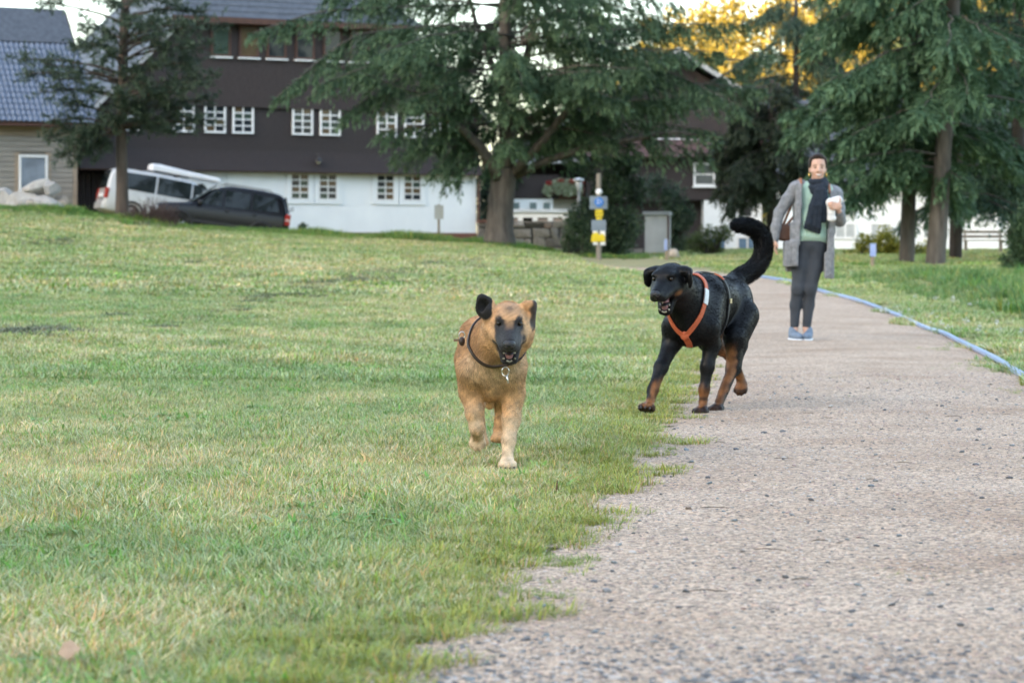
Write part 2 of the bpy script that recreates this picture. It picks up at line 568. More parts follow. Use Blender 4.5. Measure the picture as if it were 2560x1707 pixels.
# ------------------------------------------------------------------ grass: tufts of blades scattered as one mass
def tuft(name, nb, rad, h, w, lean, seed, cols):
    rg = np.random.default_rng(seed)
    a = rg.uniform(0, 6.283, nb); r = rad * np.sqrt(rg.random(nb))
    base = np.stack([r * np.cos(a), r * np.sin(a), np.full(nb, -0.006)], 1)
    da = a + rg.normal(0, 0.9, nb)
    out_ = np.stack([np.cos(da), np.sin(da), np.zeros(nb)], 1)
    H = h * rg.uniform(0.55, 1.25, nb); ln = lean * rg.uniform(0.2, 1.5, nb)
    side = np.stack([-np.sin(da + rg.normal(0, .6, nb)), np.cos(da), np.zeros(nb)], 1)
    W = w * rg.uniform(0.6, 1.3, nb)
    up = np.array([0, 0, 1.0])
    p1 = base + up * (H * 0.55)[:, None] + out_ * (H * ln * 0.35)[:, None]
    p2 = base + up * (H * (1.0 - 0.25 * ln))[:, None] + out_ * (H * ln)[:, None]
    v = np.stack([base - side * W[:, None] / 2, base + side * W[:, None] / 2, p1 + side * W[:, None] * .42, p1 - side * W[:, None] * .42, p2 + side * W[:, None] * 0.08, p2 - side * W[:, None] * 0.08], 1).reshape(-1, 3)
    k = np.arange(nb) * 6
    f = np.concatenate([np.stack([k, k + 1, k + 2, k + 3], 1), np.stack([k + 3, k + 2, k + 4, k + 5], 1)])
    ci = rg.choice(len(cols), nb, p=[c[1] for c in cols])
    c = np.array([cols[i][0] for i in ci]) * rg.uniform(0.75, 1.25, (nb, 1))
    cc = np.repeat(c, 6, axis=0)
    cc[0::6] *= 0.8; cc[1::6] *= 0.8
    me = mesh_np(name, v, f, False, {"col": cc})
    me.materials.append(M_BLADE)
    o = bpy.data.objects.new(name, me)
    return o

m, nt, out = new_mat("grass_blade")
a1 = N(nt, "ShaderNodeAttribute", attribute_name="col")
a2 = N(nt, "ShaderNodeAttribute", attribute_name="tint", attribute_type='INSTANCER')
mx = N(nt, "ShaderNodeMix", data_type='RGBA', blend_type='MULTIPLY'); mx.inputs["Factor"].default_value = 1.0
nt.links.new(a1.outputs["Color"], mx.inputs["A"]); nt.links.new(a2.outputs["Color"], mx.inputs["B"])
b = nt.nodes.new("ShaderNodeBsdfPrincipled"); b.inputs["Roughness"].default_value = 0.42; b.inputs["Specular IOR Level"].default_value = 0.5
tr = nt.nodes.new("ShaderNodeBsdfTranslucent")
nt.links.new(mx.outputs["Result"], b.inputs["Base Color"]); nt.links.new(mx.outputs["Result"], tr.inputs[0])
ms = N(nt, "ShaderNodeMixShader"); ms.inputs[0].default_value = 0.3
nt.links.new(b.outputs[0], ms.inputs[1]); nt.links.new(tr.outputs[0], ms.inputs[2]); nt.links.new(ms.outputs[0], out.inputs[0])
M_BLADE = m
GREEN, DEW, STRAW, OLIVE, DRY = (0.225, 0.305, 0.075), (0.475, 0.480, 0.300), (0.66, 0.54, 0.29), (0.36, 0.35, 0.095), (0.50, 0.32, 0.14)
LAWN = [(GREEN, 0.35), (DEW, 0.38), (STRAW, 0.13), (OLIVE, 0.10), (DRY, 0.04)]
STRAWY = [(GREEN, 0.20), (DEW, 0.32), (STRAW, 0.34), (OLIVE, 0.08), (DRY, 0.06)]
MOSSY = [((0.34, 0.36, 0.065), 0.42), ((0.23, 0.31, 0.065), 0.42), ((0.46, 0.38, 0.09), 0.11), (DRY, 0.05)]
RANK = [((0.105, 0.205, 0.055), 0.55), ((0.15, 0.25, 0.085), 0.30), (OLIVE, 0.15)]

def scatter(name, tufts, pts, scale, tint, label_kind="stuff"):
    n = len(pts)
    me = bpy.data.meshes.new(name)
    me.vertices.add(n); me.vertices.foreach_set("co", np.asarray(pts, np.float32).ravel())
    rg = np.random.default_rng(len(pts))
    def at(nm, typ, val, key):
        a = me.attributes.new(nm, typ, 'POINT'); a.data.foreach_set(key, np.asarray(val).ravel())
    at("scl", 'FLOAT', np.asarray(scale, np.float32), "value")
    at("idx", 'INT', rg.integers(0, len(tufts), n).astype(np.int32), "value")
    at("rotz", 'FLOAT', rg.uniform(0, 6.283, n).astype(np.float32), "value")
    t4 = np.ones((n, 4), np.float32); t4[:, :3] = tint
    at("tint", 'FLOAT_COLOR', t4, "color")
    o = link(name, me)
    c = bpy.data.collections.new(name + "_tufts")
    for t in tufts: c.objects.link(t)
    ng = bpy.data.node_groups.new(name, 'GeometryNodeTree')
    ng.interface.new_socket(name="Geometry", in_out='INPUT', socket_type='NodeSocketGeometry')
    ng.interface.new_socket(name="Geometry", in_out='OUTPUT', socket_type='NodeSocketGeometry')
    gi, go = ng.nodes.new('NodeGroupInput'), ng.nodes.new('NodeGroupOutput')
    ci = ng.nodes.new('GeometryNodeCollectionInfo'); ci.inputs[0].default_value = c
    ci.inputs["Separate Children"].default_value = True; ci.inputs["Reset Children"].default_value = True
    iop = ng.nodes.new('GeometryNodeInstanceOnPoints')
    def attr(nm, typ):
        q = ng.nodes.new('GeometryNodeInputNamedAttribute'); q.data_type = typ; q.inputs["Name"].default_value = nm
        return q.outputs["Attribute"]
    cx = ng.nodes.new('ShaderNodeCombineXYZ'); ng.links.new(attr("rotz", 'FLOAT'), cx.inputs[2])
    ng.links.new(gi.outputs[0], iop.inputs["Points"]); ng.links.new(ci.outputs[0], iop.inputs["Instance"])
    iop.inputs["Pick Instance"].default_value = True
    ng.links.new(attr("idx", 'INT'), iop.inputs["Instance Index"])
    ng.links.new(cx.outputs[0], iop.inputs["Rotation"]); ng.links.new(attr("scl", 'FLOAT'), iop.inputs["Scale"])
    ng.links.new(iop.outputs[0], go.inputs[0])
    md = o.modifiers.new("scatter", 'NODES'); md.node_group = ng
    tag(o, kind=label_kind)
    return o

def frustum_pts(n, y0, y1, left=None, right=None, seed=0, margin=0.25, power=1.0):
    rg = np.random.default_rng(seed)
    Y = y0 + (y1 - y0) * rg.random(n) ** power
    hw = 1280 / FPX * Y + margin
    X = rg.uniform(-1, 1, n) * hw
    return X, Y

def field_tint(X, Y, seed=3):
    p = np.stack([X, Y, 0 * X], 1)
    a = vnoise(p * np.array([1.0, 0.55, 1]), 1.7, seed); b_ = vnoise(p * np.array([1.0, 0.6, 1]), 5.0, seed + 1); c_ = vnoise(p, 0.45, seed + 2)
    g = a * 0.55 + b_ * 0.35 + 0.35 * c_
    gr = np.array([0.75, 0.93, 0.76]); st = np.array([1.32, 1.22, 1.24])
    t = smoothstep(-0.9, 0.9, g)[:, None]
    r_ = np.random.default_rng(len(X)).normal(0, 1, (len(X), 1))
    out = (gr + (st - gr) * t) * (1 + 0.14 * r_)
    q = np.random.default_rng(len(X) + 1).random(len(X)) + 0.10 * vnoise(p, 9.0, seed + 5)
    for lo_, hi_, m_ in ((-1, 0.11, (0.62, 1.0, 0.45)), (0.11, 0.17, (1.20, 0.97, 0.82)), (0.17, 0.25, (0.72, 0.75, 0.70)), (0.90, 9, (1.2, 1.22, 1.35))):
        k = (q > lo_) & (q <= hi_)
        out[k] = out[k] * np.array(m_)
    return np.clip(out, 0.3, 2.0)

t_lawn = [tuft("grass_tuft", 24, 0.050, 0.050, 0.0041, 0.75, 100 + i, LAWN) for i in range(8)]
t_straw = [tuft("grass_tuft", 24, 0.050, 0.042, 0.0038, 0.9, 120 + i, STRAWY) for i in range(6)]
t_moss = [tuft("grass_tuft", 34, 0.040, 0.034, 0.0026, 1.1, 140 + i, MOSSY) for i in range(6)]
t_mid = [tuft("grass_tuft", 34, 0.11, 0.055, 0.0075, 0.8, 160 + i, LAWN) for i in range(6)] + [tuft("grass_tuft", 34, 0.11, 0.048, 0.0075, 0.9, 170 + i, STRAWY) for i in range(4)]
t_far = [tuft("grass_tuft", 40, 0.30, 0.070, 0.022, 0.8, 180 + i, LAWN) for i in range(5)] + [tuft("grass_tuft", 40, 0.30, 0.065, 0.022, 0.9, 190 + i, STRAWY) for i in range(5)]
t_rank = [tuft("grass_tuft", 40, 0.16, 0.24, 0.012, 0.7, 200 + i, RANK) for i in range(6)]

PAWS = [(-0.02, 8.74, 0.065), (0.93, 11.82, 0.085), (0.66, 11.68, 0.06), (1.02, 12.0, 0.085)]
def on_left(X, Y, pad=0.0): return X < path_left(Y) + pad
def grass_layer(name, tufts, n, y0, y1, seed, sc, pad=0.0, power=1.0, tint_gain=1.0):
    X, Y = frustum_pts(n, y0, y1, seed=seed, power=power)
    k = on_left(X, Y, pad); X, Y = X[k], Y[k]
    rg = np.random.default_rng(seed + 1)
    d = np.clip(path_left(Y) - X, -1, 2)
    s = sc * rg.uniform(0.75, 1.25, len(X)) * (0.65 + 0.35 * smoothstep(0.0, 0.35, d))
    p = np.stack([X, Y, terr(X, Y)], 1)
    for px_, py_, r_ in PAWS:                       # grass is trodden down under the dogs' feet
        q = np.hypot(X - px_, (Y - py_) * 0.55)
        s = s * (0.25 + 0.75 * smoothstep(r_ * 0.6, r_ * 1.8, q))
    g = vnoise(p, 3.0, 77)
    s = s * (1 + 0.22 * g)
    return scatter(name, tufts, p, s, field_tint(X, Y) * tint_gain)
grass_layer("meadow_grass", t_lawn + t_straw[:4], 17500, 3.9, 8.5, 1, 0.88, -0.02)
grass_layer("meadow_grass", t_lawn[:5] + t_straw, 27000, 8.2, 15, 2, 0.86, 0.0)
grass_layer("meadow_grass", t_mid, 30000, 14.5, 32, 3, 1.0)
grass_layer("meadow_grass", t_far, 26000, 31, 84, 4, 1.0, 0.0, 0.8)

# broad-leaved weeds among the blades
t_weed = [tuft("grass_tuft", 9, 0.022, 0.045, 0.014, 1.3, 230 + i, [((0.15, 0.33, 0.055), 0.6), ((0.22, 0.37, 0.09), 0.4)]) for i in range(5)]
X, Y = frustum_pts(2600, 4.0, 20, seed=71, power=1.2)
k = on_left(X, Y, -0.15) & (vnoise(np.stack([X, Y, 0 * X], 1), 2.4, 31) > -0.1); X, Y = X[k], Y[k]
scatter("lawn_weeds", t_weed, np.stack([X, Y, terr(X, Y) + 0.006], 1), np.random.default_rng(72).uniform(0.6, 1.3, len(X)), np.random.default_rng(73).uniform(0.8, 1.2, (len(X), 1)) * np.ones((1, 3)))

# mossy yellow fringe creeping over the path's edge
def fringe(n, y0, y1, seed):
    rg = np.random.default_rng(seed)
    Y = y0 + (y1 - y0) * rg.random(n) ** 1.3
    lob = 0.10 * np.sin(Y * 9.0) + 0.07 * np.sin(Y * 21 + 1) + 0.09 * np.sin(Y * 3.7 + 2)
    X = path_left(Y) - 0.16 + lob * 0.8 + rg.normal(0, 0.10, n) * (1 + 0.04 * Y)
    k = X < path_left(Y) + 0.10 + lob * 0.8
    X, Y = X[k], Y[k]
    p = np.stack([X, Y, terr(X, Y) + 0.008], 1)
    s = rg.uniform(0.7, 1.35, len(X)) * (1 + 0.015 * Y)
    for px_, py_, r_ in PAWS:
        s = s * (0.2 + 0.8 * smoothstep(r_ * 0.8, r_ * 2.0, np.hypot(X - px_, (Y - py_) * 0.55)))
    return scatter("fringe_grass", t_moss, p, s, rg.uniform(0.8, 1.2, (len(X), 1)) * np.array([[1, 1, 1]]))
fringe(2700, 4.2, 22, 31)
# little tufts growing in the gravel itself
rg = np.random.default_rng(5)
cl = [(1965, 1238, .05), (2230, 950, .10), (2100, 955, .08), (1990, 950, .08), (1995, 968, .06), (2190, 965, .07), (2060, 820, .14), (2120, 830, .16), (1560, 1010, .1), (1600, 1130, .10), (1560, 985, .12), (1330, 1495, .06), (2440, 1455, .07), (2250, 1460, .06), (2160, 1005, .08), (2350, 1030, .07), (2290, 880, .2), (2400, 930, .2), (2480, 985, .22), (1420, 1420, .05), (2090, 905, .12)]
pts = []
for x, y, r in cl:
    d = 4593 / (y - HY); c = P(x, y, d)
    for i in range(int(10 + r * 130)):
        pts.append((c.x + rg.normal(0, r * 0.8), c.y + rg.normal(0, r * 1.2), float(terr(c.x, c.y)) + 0.012))
scatter("path_weed", t_moss, pts, rg.uniform(0.35, 0.75, len(pts)), rg.uniform(0.75, 1.1, (len(pts), 1)) * np.array([[0.8, 1, 0.8]]))

# right verge: short lawn then rank grass
def right_layer(name, tufts, n, y0, y1, seed, lo, hi, sc, g=(1, 1, 1)):
    rg = np.random.default_rng(seed)
    X, Y = frustum_pts(n, y0, y1, seed=seed, margin=0.6)
    dr = X - path_right(np.minimum(Y, 52)) + 0.25 * vnoise(np.stack([X, Y, 0 * X], 1), 1.2, 5)
    k = (dr > lo) & (dr < hi); X, Y = X[k], Y[k]
    p = np.stack([X, Y, terr(X, Y)], 1)
    cl_ = smoothstep(-0.7, 0.9, vnoise(p, 1.5, 12))
    return scatter(name, tufts, p, sc * rg.uniform(0.7, 1.3, len(X)) * (0.55 + 0.75 * cl_), field_tint(X, Y, 9) * np.array(g))
right_layer("verge_grass", t_mid, 42000, 12, 40, 41, 0.05, 40, 1.15)
right_layer("verge_grass", t_far, 16000, 38, 100, 42, -0.1, 60, 0.9, (0.85, 0.95, 0.8))
right_layer("tall_grass", t_rank, 7000, 22, 48, 43, 1.3, 5.0, 0.72)
# long grass along the meadow's upper edge, in front of the cars and the house
rg = np.random.default_rng(51)
n = 5200
X = rg.uniform(-19, 4.5, n); Y = 80.5 + 0.10 * (X + 10) + rg.normal(0.6, 1.5, n) - 3.0 * smoothstep(-2, 4, X)
k = np.abs(X) < 0.2118 * Y + 1; X, Y = X[k], Y[k]
cl_ = smoothstep(-0.5, 1.0, vnoise(np.stack([X, Y, 0 * X], 1), 0.9, 8))
scatter("tall_grass", t_rank, np.stack([X, Y, terr(X, Y)], 1), rg.uniform(0.7, 1.2, len(X)) * (0.55 + 0.75 * cl_) * (1 - 0.45 * smoothstep(-2, 2, X)), field_tint(X, Y, 13) * np.array([0.95, 1.0, 0.8]))
# dark windrows of cut grass left by the mower
t_cut = [tuft("grass_tuft", 60, 0.14, 0.060, 0.010, 1.5, 220 + i, [((0.10, 0.115, 0.06), 0.6), ((0.17, 0.17, 0.09), 0.4)]) for i in range(5)]
pts, sc_ = [], []
def heap(x, y, n, rx, ry, s=1.0):
    for i in range(n):
        u, v = rg.normal(0, 1), rg.normal(0, 1)
        px, py = x + rx * u, y + ry * v
        # meadow point seen at that pixel
        d = 10.0
        for _ in range(40):
            q = P(px, py, d); dz = q.z - float(terr(q.x, q.y)); d += dz * 25
            d = min(max(d, 5), 79)
        q = P(px, py, d)
        pts.append((q.x, q.y, float(terr(q.x, q.y)) + 0.018)); sc_.append(s * d / 21 * rg.uniform(0.6, 1.2))
heap(95, 838, 40, 48, 7, 1.15)
heap(300, 795, 10, 14, 4, 0.9)
for (x0, y0, x1, y1, n) in ((560, 780, 900, 690, 30), (850, 700, 1090, 670, 24), (400, 825, 560, 790, 10), (760, 740, 1000, 700, 10), (1120, 672, 1200, 660, 6), (40, 610, 200, 605, 6), (300, 555, 420, 560, 5), (430, 655, 490, 652, 3)):
    for i in range(n):
        t = rg.random(); heap(x0 + (x1 - x0) * t, y0 + (y1 - y0) * t + rg.normal(0, 8), 2, 9, 2, 0.62)
scatter("cut_grass", t_cut, pts, sc_, np.ones((len(pts), 3)) * rg.uniform(0.8, 1.3, (len(pts), 1)))

# ------------------------------------------------------------------ loose stones on the gravel
def pebble_mesh(seed):
    bm = bmesh.new(); bmesh.ops.create_icosphere(bm, subdivisions=1, radius=1.0)
    rr = random.Random(seed)
    sx, sy, sz = rr.uniform(0.8, 1.3), rr.uniform(0.7, 1.1), rr.uniform(0.4, 0.65)
    for v in bm.verts:
        k = rr.uniform(0.82, 1.15)
        v.co = Vector((v.co.x * sx * k, v.co.y * sy * k, v.co.z * sz * k))
    me = bpy.data.meshes.new("pebble"); bm.to_mesh(me); bm.free()
    return me
PEB = [pebble_mesh(i) for i in range(10)]
M_PEB = [mat_noise("stone_" + nme, c0, c1, 90, 0.8, 0.4, 200) for nme, c0, c1 in (("slate", (0.10, 0.10, 0.105), (0.17, 0.17, 0.175)), ("grey", (0.20, 0.20, 0.20), (0.30, 0.29, 0.28)), ("blue", (0.15, 0.18, 0.19), (0.24, 0.27, 0.28)), ("rose", (0.36, 0.25, 0.22), (0.46, 0.34, 0.31)), ("pale", (0.45, 0.40, 0.36), (0.58, 0.52, 0.47)), ("brown", (0.22, 0.18, 0.15), (0.34, 0.28, 0.235)))]
peb_me = []
for i, mt in enumerate(M_PEB):
    for j in range(4):
        me = PEB[(i * 3 + j) % 10].copy(); me.materials.append(mt); peb_me.append((i, me))
rg = np.random.default_rng(61)
cnt = 0
while cnt < 230:
    Yp = 4.2 + 11 * rg.random() ** 1.7
    X0, X1 = float(path_left(Yp)) + 0.05, min(float(path_right(Yp)), 0.2118 * Yp)
    Xp = rg.uniform(X0, X1)
    kind = rg.choice(6, p=[0.36, 0.24, 0.14, 0.08, 0.10, 0.08])
    me = [q[1] for q in peb_me if q[0] == kind][rg.integers(4)]
    o = bpy.data.objects.new("stone", me); COL.objects.link(o); o.parent = path
    sz = (0.0055 + 0.0055 * rg.random() ** 2.5) * (1 + 0.03 * Yp)
    o.location = (Xp, Yp, float(path_z(Xp, Yp)) + sz * 0.2)
    o.scale = (sz, sz, sz); o.rotation_euler = (rg.normal(0, .2), rg.normal(0, .2), rg.uniform(0, 6.28))
    cnt += 1
# the countless finer chips
chip = []
for i in range(10):
    me = PEB[i].copy(); me.materials.append(M_PEB[(0, 1, 4, 3, 5, 4, 3, 5, 5, 3)[i]])
    chip.append(bpy.data.objects.new("chip", me))
n = 30000
Yp = 3.9 + 12 * rg.random(n) ** 1.5
X0 = path_left(Yp) - 0.03; X1 = np.minimum(path_right(Yp), 0.2118 * Yp + 0.1)
Xp = X0 + (X1 - X0) * rg.random(n)
fine = (0.0013 + 0.0026 * rg.random(n) ** 3) * (1 + 0.05 * Yp)
Zp = path_z(Xp, Yp) + fine * 0.05
scatter("gravel_chips", chip, np.stack([Xp, Yp, Zp], 1), fine, np.ones((n, 3)))
# coarser grey gravel right at the near end of the path
n = 5200
Yp = 3.9 + 1.3 * rg.random(n) ** 1.4
X0 = path_left(Yp) - 0.05; X1 = np.minimum(path_right(Yp), 0.2118 * Yp + 0.1)
Xp = X0 + (X1 - X0) * rg.random(n)
k = rg.random(n) < np.clip(1.15 - (Yp - 4.3) / 0.55 - 0.3 * (Xp - X0), 0, 1)
Xp, Yp = Xp[k], Yp[k]
fine = 0.003 + 0.005 * rg.random(len(Xp)) ** 2
scatter("gravel_chips", chip[:2] + [chip[4]] + [chip[2]], np.stack([Xp, Yp, path_z(Xp, Yp) + fine * 0.15], 1), fine, np.ones((len(Xp), 3)))
# ------------------------------------------------------------------ buildings
class Plane:
    """a facade standing at an angle: local x along the wall (to the right), y away from the camera, z up"""
    def __init__(s, Xr, Yr, z0, deg):
        s.X, s.Y, s.z0, s.a = Xr, Yr, z0, R(deg)
        s.c, s.s = math.cos(s.a), math.sin(s.a)
    def x(s, px, dy=0.0):
        X0, Y0 = s.X - s.s * dy, s.Y + s.c * dy
        k = (px - CX) / FPX
        return (k * Y0 - X0) / (s.c - k * s.s)
    def z(s, px, py, dy=0.0):
        t = s.x(px, dy)
        Y = s.Y + s.c * dy + t * s.s
        return CAMZ - (py - HY) / FPX * Y - s.z0

def siding(mb, x0, x1, z0, z1, yf, course=0.13, lip=0.012, xl=None, xr=None):
    """overlapping boards or shingle courses; yf(z) gives the wall face, xl/xr(z) the sloping ends"""
    z = z0
    while z < z1 - 1e-4:
        zt = min(z + course, z1)
        a0, a1 = (xl(z) if xl else x0), (xr(z) if xr else x1)
        b0, b1 = (xl(zt) if xl else x0), (xr(zt) if xr else x1)
        if a1 - a0 < 0.05: break
        yb, yt = yf(z) - lip, yf(zt)
        y2 = max(yb, yt) + 0.04
        mb.hexa([(a0, yb, z), (a1, yb, z), (a1, y2, z), (a0, y2, z), (b0, yt, zt), (b1, yt, zt), (b1, y2, zt), (b0, y2, zt)])
        z = zt
    return mb

M_SHINGLE = mat_noise("dark_shingle", (0.022, 0.016, 0.016), (0.040, 0.030, 0.030), 3.0, 0.75, 0.35, 12, (14, 1, 3))
M_SHINGLE_UP = mat_noise("dark_shingle_gable", (0.027, 0.018, 0.017), (0.046, 0.033, 0.032), 2.5, 0.75, 0.35, 12, (14, 1, 3))
M_LIMEWASH = mat_noise("white_render", (0.77, 0.80, 0.83), (0.83, 0.86, 0.88), 1.2, 0.85, 0.15, 20)
M_PLINTH = mat_noise("plinth_brown", (0.13, 0.055, 0.040), (0.20, 0.085, 0.060), 3.0, 0.85, 0.2, 20)
M_WPAINT = mat_noise("white_paint", (0.74, 0.75, 0.76), (0.82, 0.83, 0.84), 8.0, 0.5)
M_GLASS = mat_glass("window_glass")
M_GLASS_CURTAIN = mat_glass("window_glass_curtain", (0.10, 0.11, 0.11), 0.15)
M_BROWNWOOD = mat_noise("brown_wood", (0.055, 0.022, 0.014), (0.095, 0.040, 0.025), 8.0, 0.6, 0.2, 30, (1, 1, 0.2))
M_SLATE = mat_noise("roof_slate", (0.045, 0.052, 0.064), (0.085, 0.095, 0.115), 5.0, 0.55, 0.4, 14)
M_BARGE = mat_noise("barge_board", (0.28, 0.29, 0.30), (0.40, 0.41, 0.42), 4.0, 0.7)
M_DARKMETAL = mat_noise("dark_metal", (0.018, 0.018, 0.020), (0.035, 0.035, 0.038), 20, 0.45)
M_GARAGE = mat_noise("garage_door", (0.028, 0.018, 0.018), (0.045, 0.030, 0.029), 2.0, 0.6, 0.2, 8, (10, 1, 1))
PANE_VAR = [mat_glass("window_glass_green", (0.035, 0.055, 0.045), 0.08), mat_glass("window_glass_warm", (0.085, 0.060, 0.035), 0.10)]  # green and warm tints imitate reflections and curtains in the pane colour

class WinKit:
    """a white window with glazing bars; meshes are shared between equal windows"""
    def __init__(s, w, h, cols, rows, fr, bar, mat, depth=0.07, sill=0.0, glass=None):
        s.mat, s.glass, s.w, s.h = mat, glass or M_GLASS, w, h
        mb = MB()
        mb.box(-w / 2, -w / 2 + fr, -depth, 0, 0, h); mb.box(w / 2 - fr, w / 2, -depth, 0, 0, h)
        mb.box(-w / 2 + fr, w / 2 - fr, -depth, 0, 0, fr); mb.box(-w / 2 + fr, w / 2 - fr, -depth, 0, h - fr, h)
        s.frame = s._me(mb)
        iw, ih = w - 2 * fr, h - 2 * fr
        pw, ph = (iw - (cols - 1) * bar) / cols, (ih - (rows - 1) * bar) / rows
        s.bars = []
        for c in range(1, cols):
            x = -iw / 2 + c * pw + (c - 1) * bar
            s.bars.append(s._me(MB().box(x, x + bar, -depth + 0.012, -0.004, fr, h - fr)))
        for r in range(1, rows):
            z = fr + r * ph + (r - 1) * bar
            s.bars.append(s._me(MB().box(-iw / 2, iw / 2, -depth + 0.015, -0.006, z, z + bar)))
        s.pane = [s._me(MB().box(-pw / 2, pw / 2, -0.034, -0.026, 0, ph)) for _ in range(3)]
        s.pm = [s.glass] + (PANE_VAR if glass is None else [s.glass, s.glass])
        s.cells = [(-iw / 2 + c * (pw + bar) + pw / 2, fr + r * (ph + bar)) for c in range(cols) for r in range(rows)]
        s.sill = s._me(MB().box(-w / 2 - 0.05, w / 2 + 0.05, -depth - 0.08, -0.002, -0.06, -0.002)) if sill else None
        s.sillmat = None
    def _me(s, mb):
        me = bpy.data.meshes.new("window_piece"); me.from_pydata(mb.v, [], mb.f); me.update(); return me
    def place(s, parent, x, y, z, rot=0.0, name="window"):
        e = empty(name, (x, y, z)); e.parent = parent; e.rotation_euler = (0, 0, rot)
        def put(nm, me, mt, loc=(0, 0, 0)):
            if not me.materials: me.materials.append(mt)
            o = bpy.data.objects.new(nm, me); COL.objects.link(o); o.parent = e; o.location = loc; return o
        put("frame", s.frame, s.mat)
        for b in s.bars: put("glazing_bar", b, s.mat)
        for cx, cz in s.cells:
            q = random.choice((0, 0, 1, 2)); put("pane", s.pane[q], s.pm[q], (cx, 0, cz))
        if s.sill: put("sill", s.sill, s.sillmat or s.mat)
        return e

# ---- the dark shingled farmhouse
H1 = Plane(-1.46, 98.0, 1.2, 25.6)
def farmhouse():
    h = empty("farmhouse", (H1.X, H1.Y, H1.z0), H1.a)
    tag(h, "large farmhouse with dark shingled upper storeys and whitewashed ground floor", "house")
    xL, xR = -16.5, 0.0
    zp, zw, zu = 1.88 - 1.2, 4.245 - 1.2, 6.815 - 1.2
    xg = H1.x(327)
    MB().box(xg, xR, 0, 14, zp, zw).build("ground_floor_wall", M_LIMEWASH, h)
    MB().box(xg - 0.02, xR + 0.03, -0.04, 14.02, -0.6, zp).build("plinth", M_PLINTH, h)
    # garage bay
    MB().box(xL, xg - 0.03, 1.1, 14, -0.6, zw).build("garage_back_wall", M_GARAGE, h)
    for i in range(9):
        w = (xg - 0.3 - xL) / 9
        MB().box(xL + i * w + 0.01, xL + (i + 1) * w - 0.01, 0.92 + 0.012 * (i % 2), 1.09, -0.6, zw - 0.15).build("garage_plank", M_GARAGE, h)
    # shingled upper storey with its flared skirt
    fl = lambda z: -0.06 - 0.34 * max(0.0, 1 - (z - zw + 0.02) / 0.85) ** 1.6
    siding(MB(), xL, xR + 0.10, zw - 0.02, zu, fl, 0.115, 0.014).build("upper_storey_shingles", M_SHINGLE, h)
    MB().box(xL, xR + 0.06, 0.0, 14, zw + 0.005, zu).build("upper_storey_wall", M_SHINGLE, h)
    MB().box(xL, xR + 0.10, -0.38, 0.0, zw - 0.06, zw - 0.022).build("skirt_soffit", M_BROWNWOOD, h)
    # gable with cut-off hip
    xe, xe2 = -15.75, 0.05
    zh = 10.0 - 1.2
    sl = lambda z: xe + (z - zu); sr = lambda z: xe2 - (z - zu)
    siding(MB(), 0, 0, zu - 0.12, zh, lambda z: -0.20, 0.115, 0.014, lambda z: max(sl(z), xe), lambda z: min(sr(z), xe2)).build("gable_shingles", M_SHINGLE_UP, h)
    xm = (xe + xe2) / 2; zr = zu + (xe2 - xe) / 2
    mb = MB(); mb.prism([(xe, zu), (xe2, zu), (sr(zh), zh), (sl(zh), zh)], -0.12, 14); mb.build("gable_wall", M_SHINGLE_UP, h)
    # roof: two big slopes, one hip, all with slate courses
    hipy = 4.6
    def slope(sign, name):
        mb = MB(); n = 26
        x_e = xe - 0.55 if sign < 0 else xe2 + 0.55
        for i in range(n):
            a, b = i / n, (i + 1) / n
            xa, xb = x_e + (xm - x_e) * a, x_e + (xm - x_e) * b
            za, zb = zu - 0.55 + (zr - zu + 0.55) * a, zu - 0.55 + (zr - zu + 0.55) * b
            fy = lambda z: -0.55 if z < zh else -0.55 + (z - zh) / (zr - zh) * (hipy + 0.55)
            ya, yb = fy(za), fy(zb)
            pts = [(xa, ya, za + 0.03), (xa, 14.4, za + 0.03), (xb, 14.4, zb - 0.01), (xb, yb, zb - 0.01)]
            if sign > 0: pts = pts[::-1]
            mb.hexa([(p[0], p[1], p[2] - 0.06) for p in pts] + [(p[0], p[1], p[2] + 0.05) for p in pts])
        mb.build(name, M_SLATE, h)
    slope(-1, "roof"); slope(1, "roof")
    mb = MB(); n = 18
    for i in range(n):
        a, b = i / n, (i + 1) / n
        za, zb = zh + (zr - zh) * a, zh + (zr - zh) * b
        ya, yb = -0.85 + (hipy + 0.85) * a, -0.85 + (hipy + 0.85) * b
        wa, wb = (sl(zh) - 0.5) + (xm - sl(zh) + 0.5) * a, (sl(zh) - 0.5) + (xm - sl(zh) + 0.5) * b
        ra, rb = (sr(zh) + 0.5) + (xm - sr(zh) - 0.5) * a, (sr(zh) + 0.5) + (xm - sr(zh) - 0.5) * b
        pts = [(wa, ya, za + 0.03), (ra, ya, za + 0.03), (rb, yb, zb - 0.01), (wb, yb, zb - 0.01)]
        mb.hexa([(p[0], p[1], p[2] - 0.04) for p in pts] + [(p[0], p[1], p[2] + 0.06) for p in pts])
    mb.build("hip_roof", M_SLATE, h)
    MB().box(sl(zh) - 0.5, sr(zh) + 0.5, -0.86, -0.13, zh - 0.14, zh - 0.05).build("eave_soffit", M_BROWNWOOD, h)
    MB().box(sl(zh) - 0.5, sr(zh) + 0.5, -0.90, -0.865, zh - 0.15, zh + 0.07).build("eave_fascia", M_BROWNWOOD, h)
    MB().box(sl(zh) + 0.1, sr(zh) - 0.1, -0.05, 0.3, zh - 0.02, zh + 0.55).build("attic_head_wall", M_SHINGLE_UP, h)
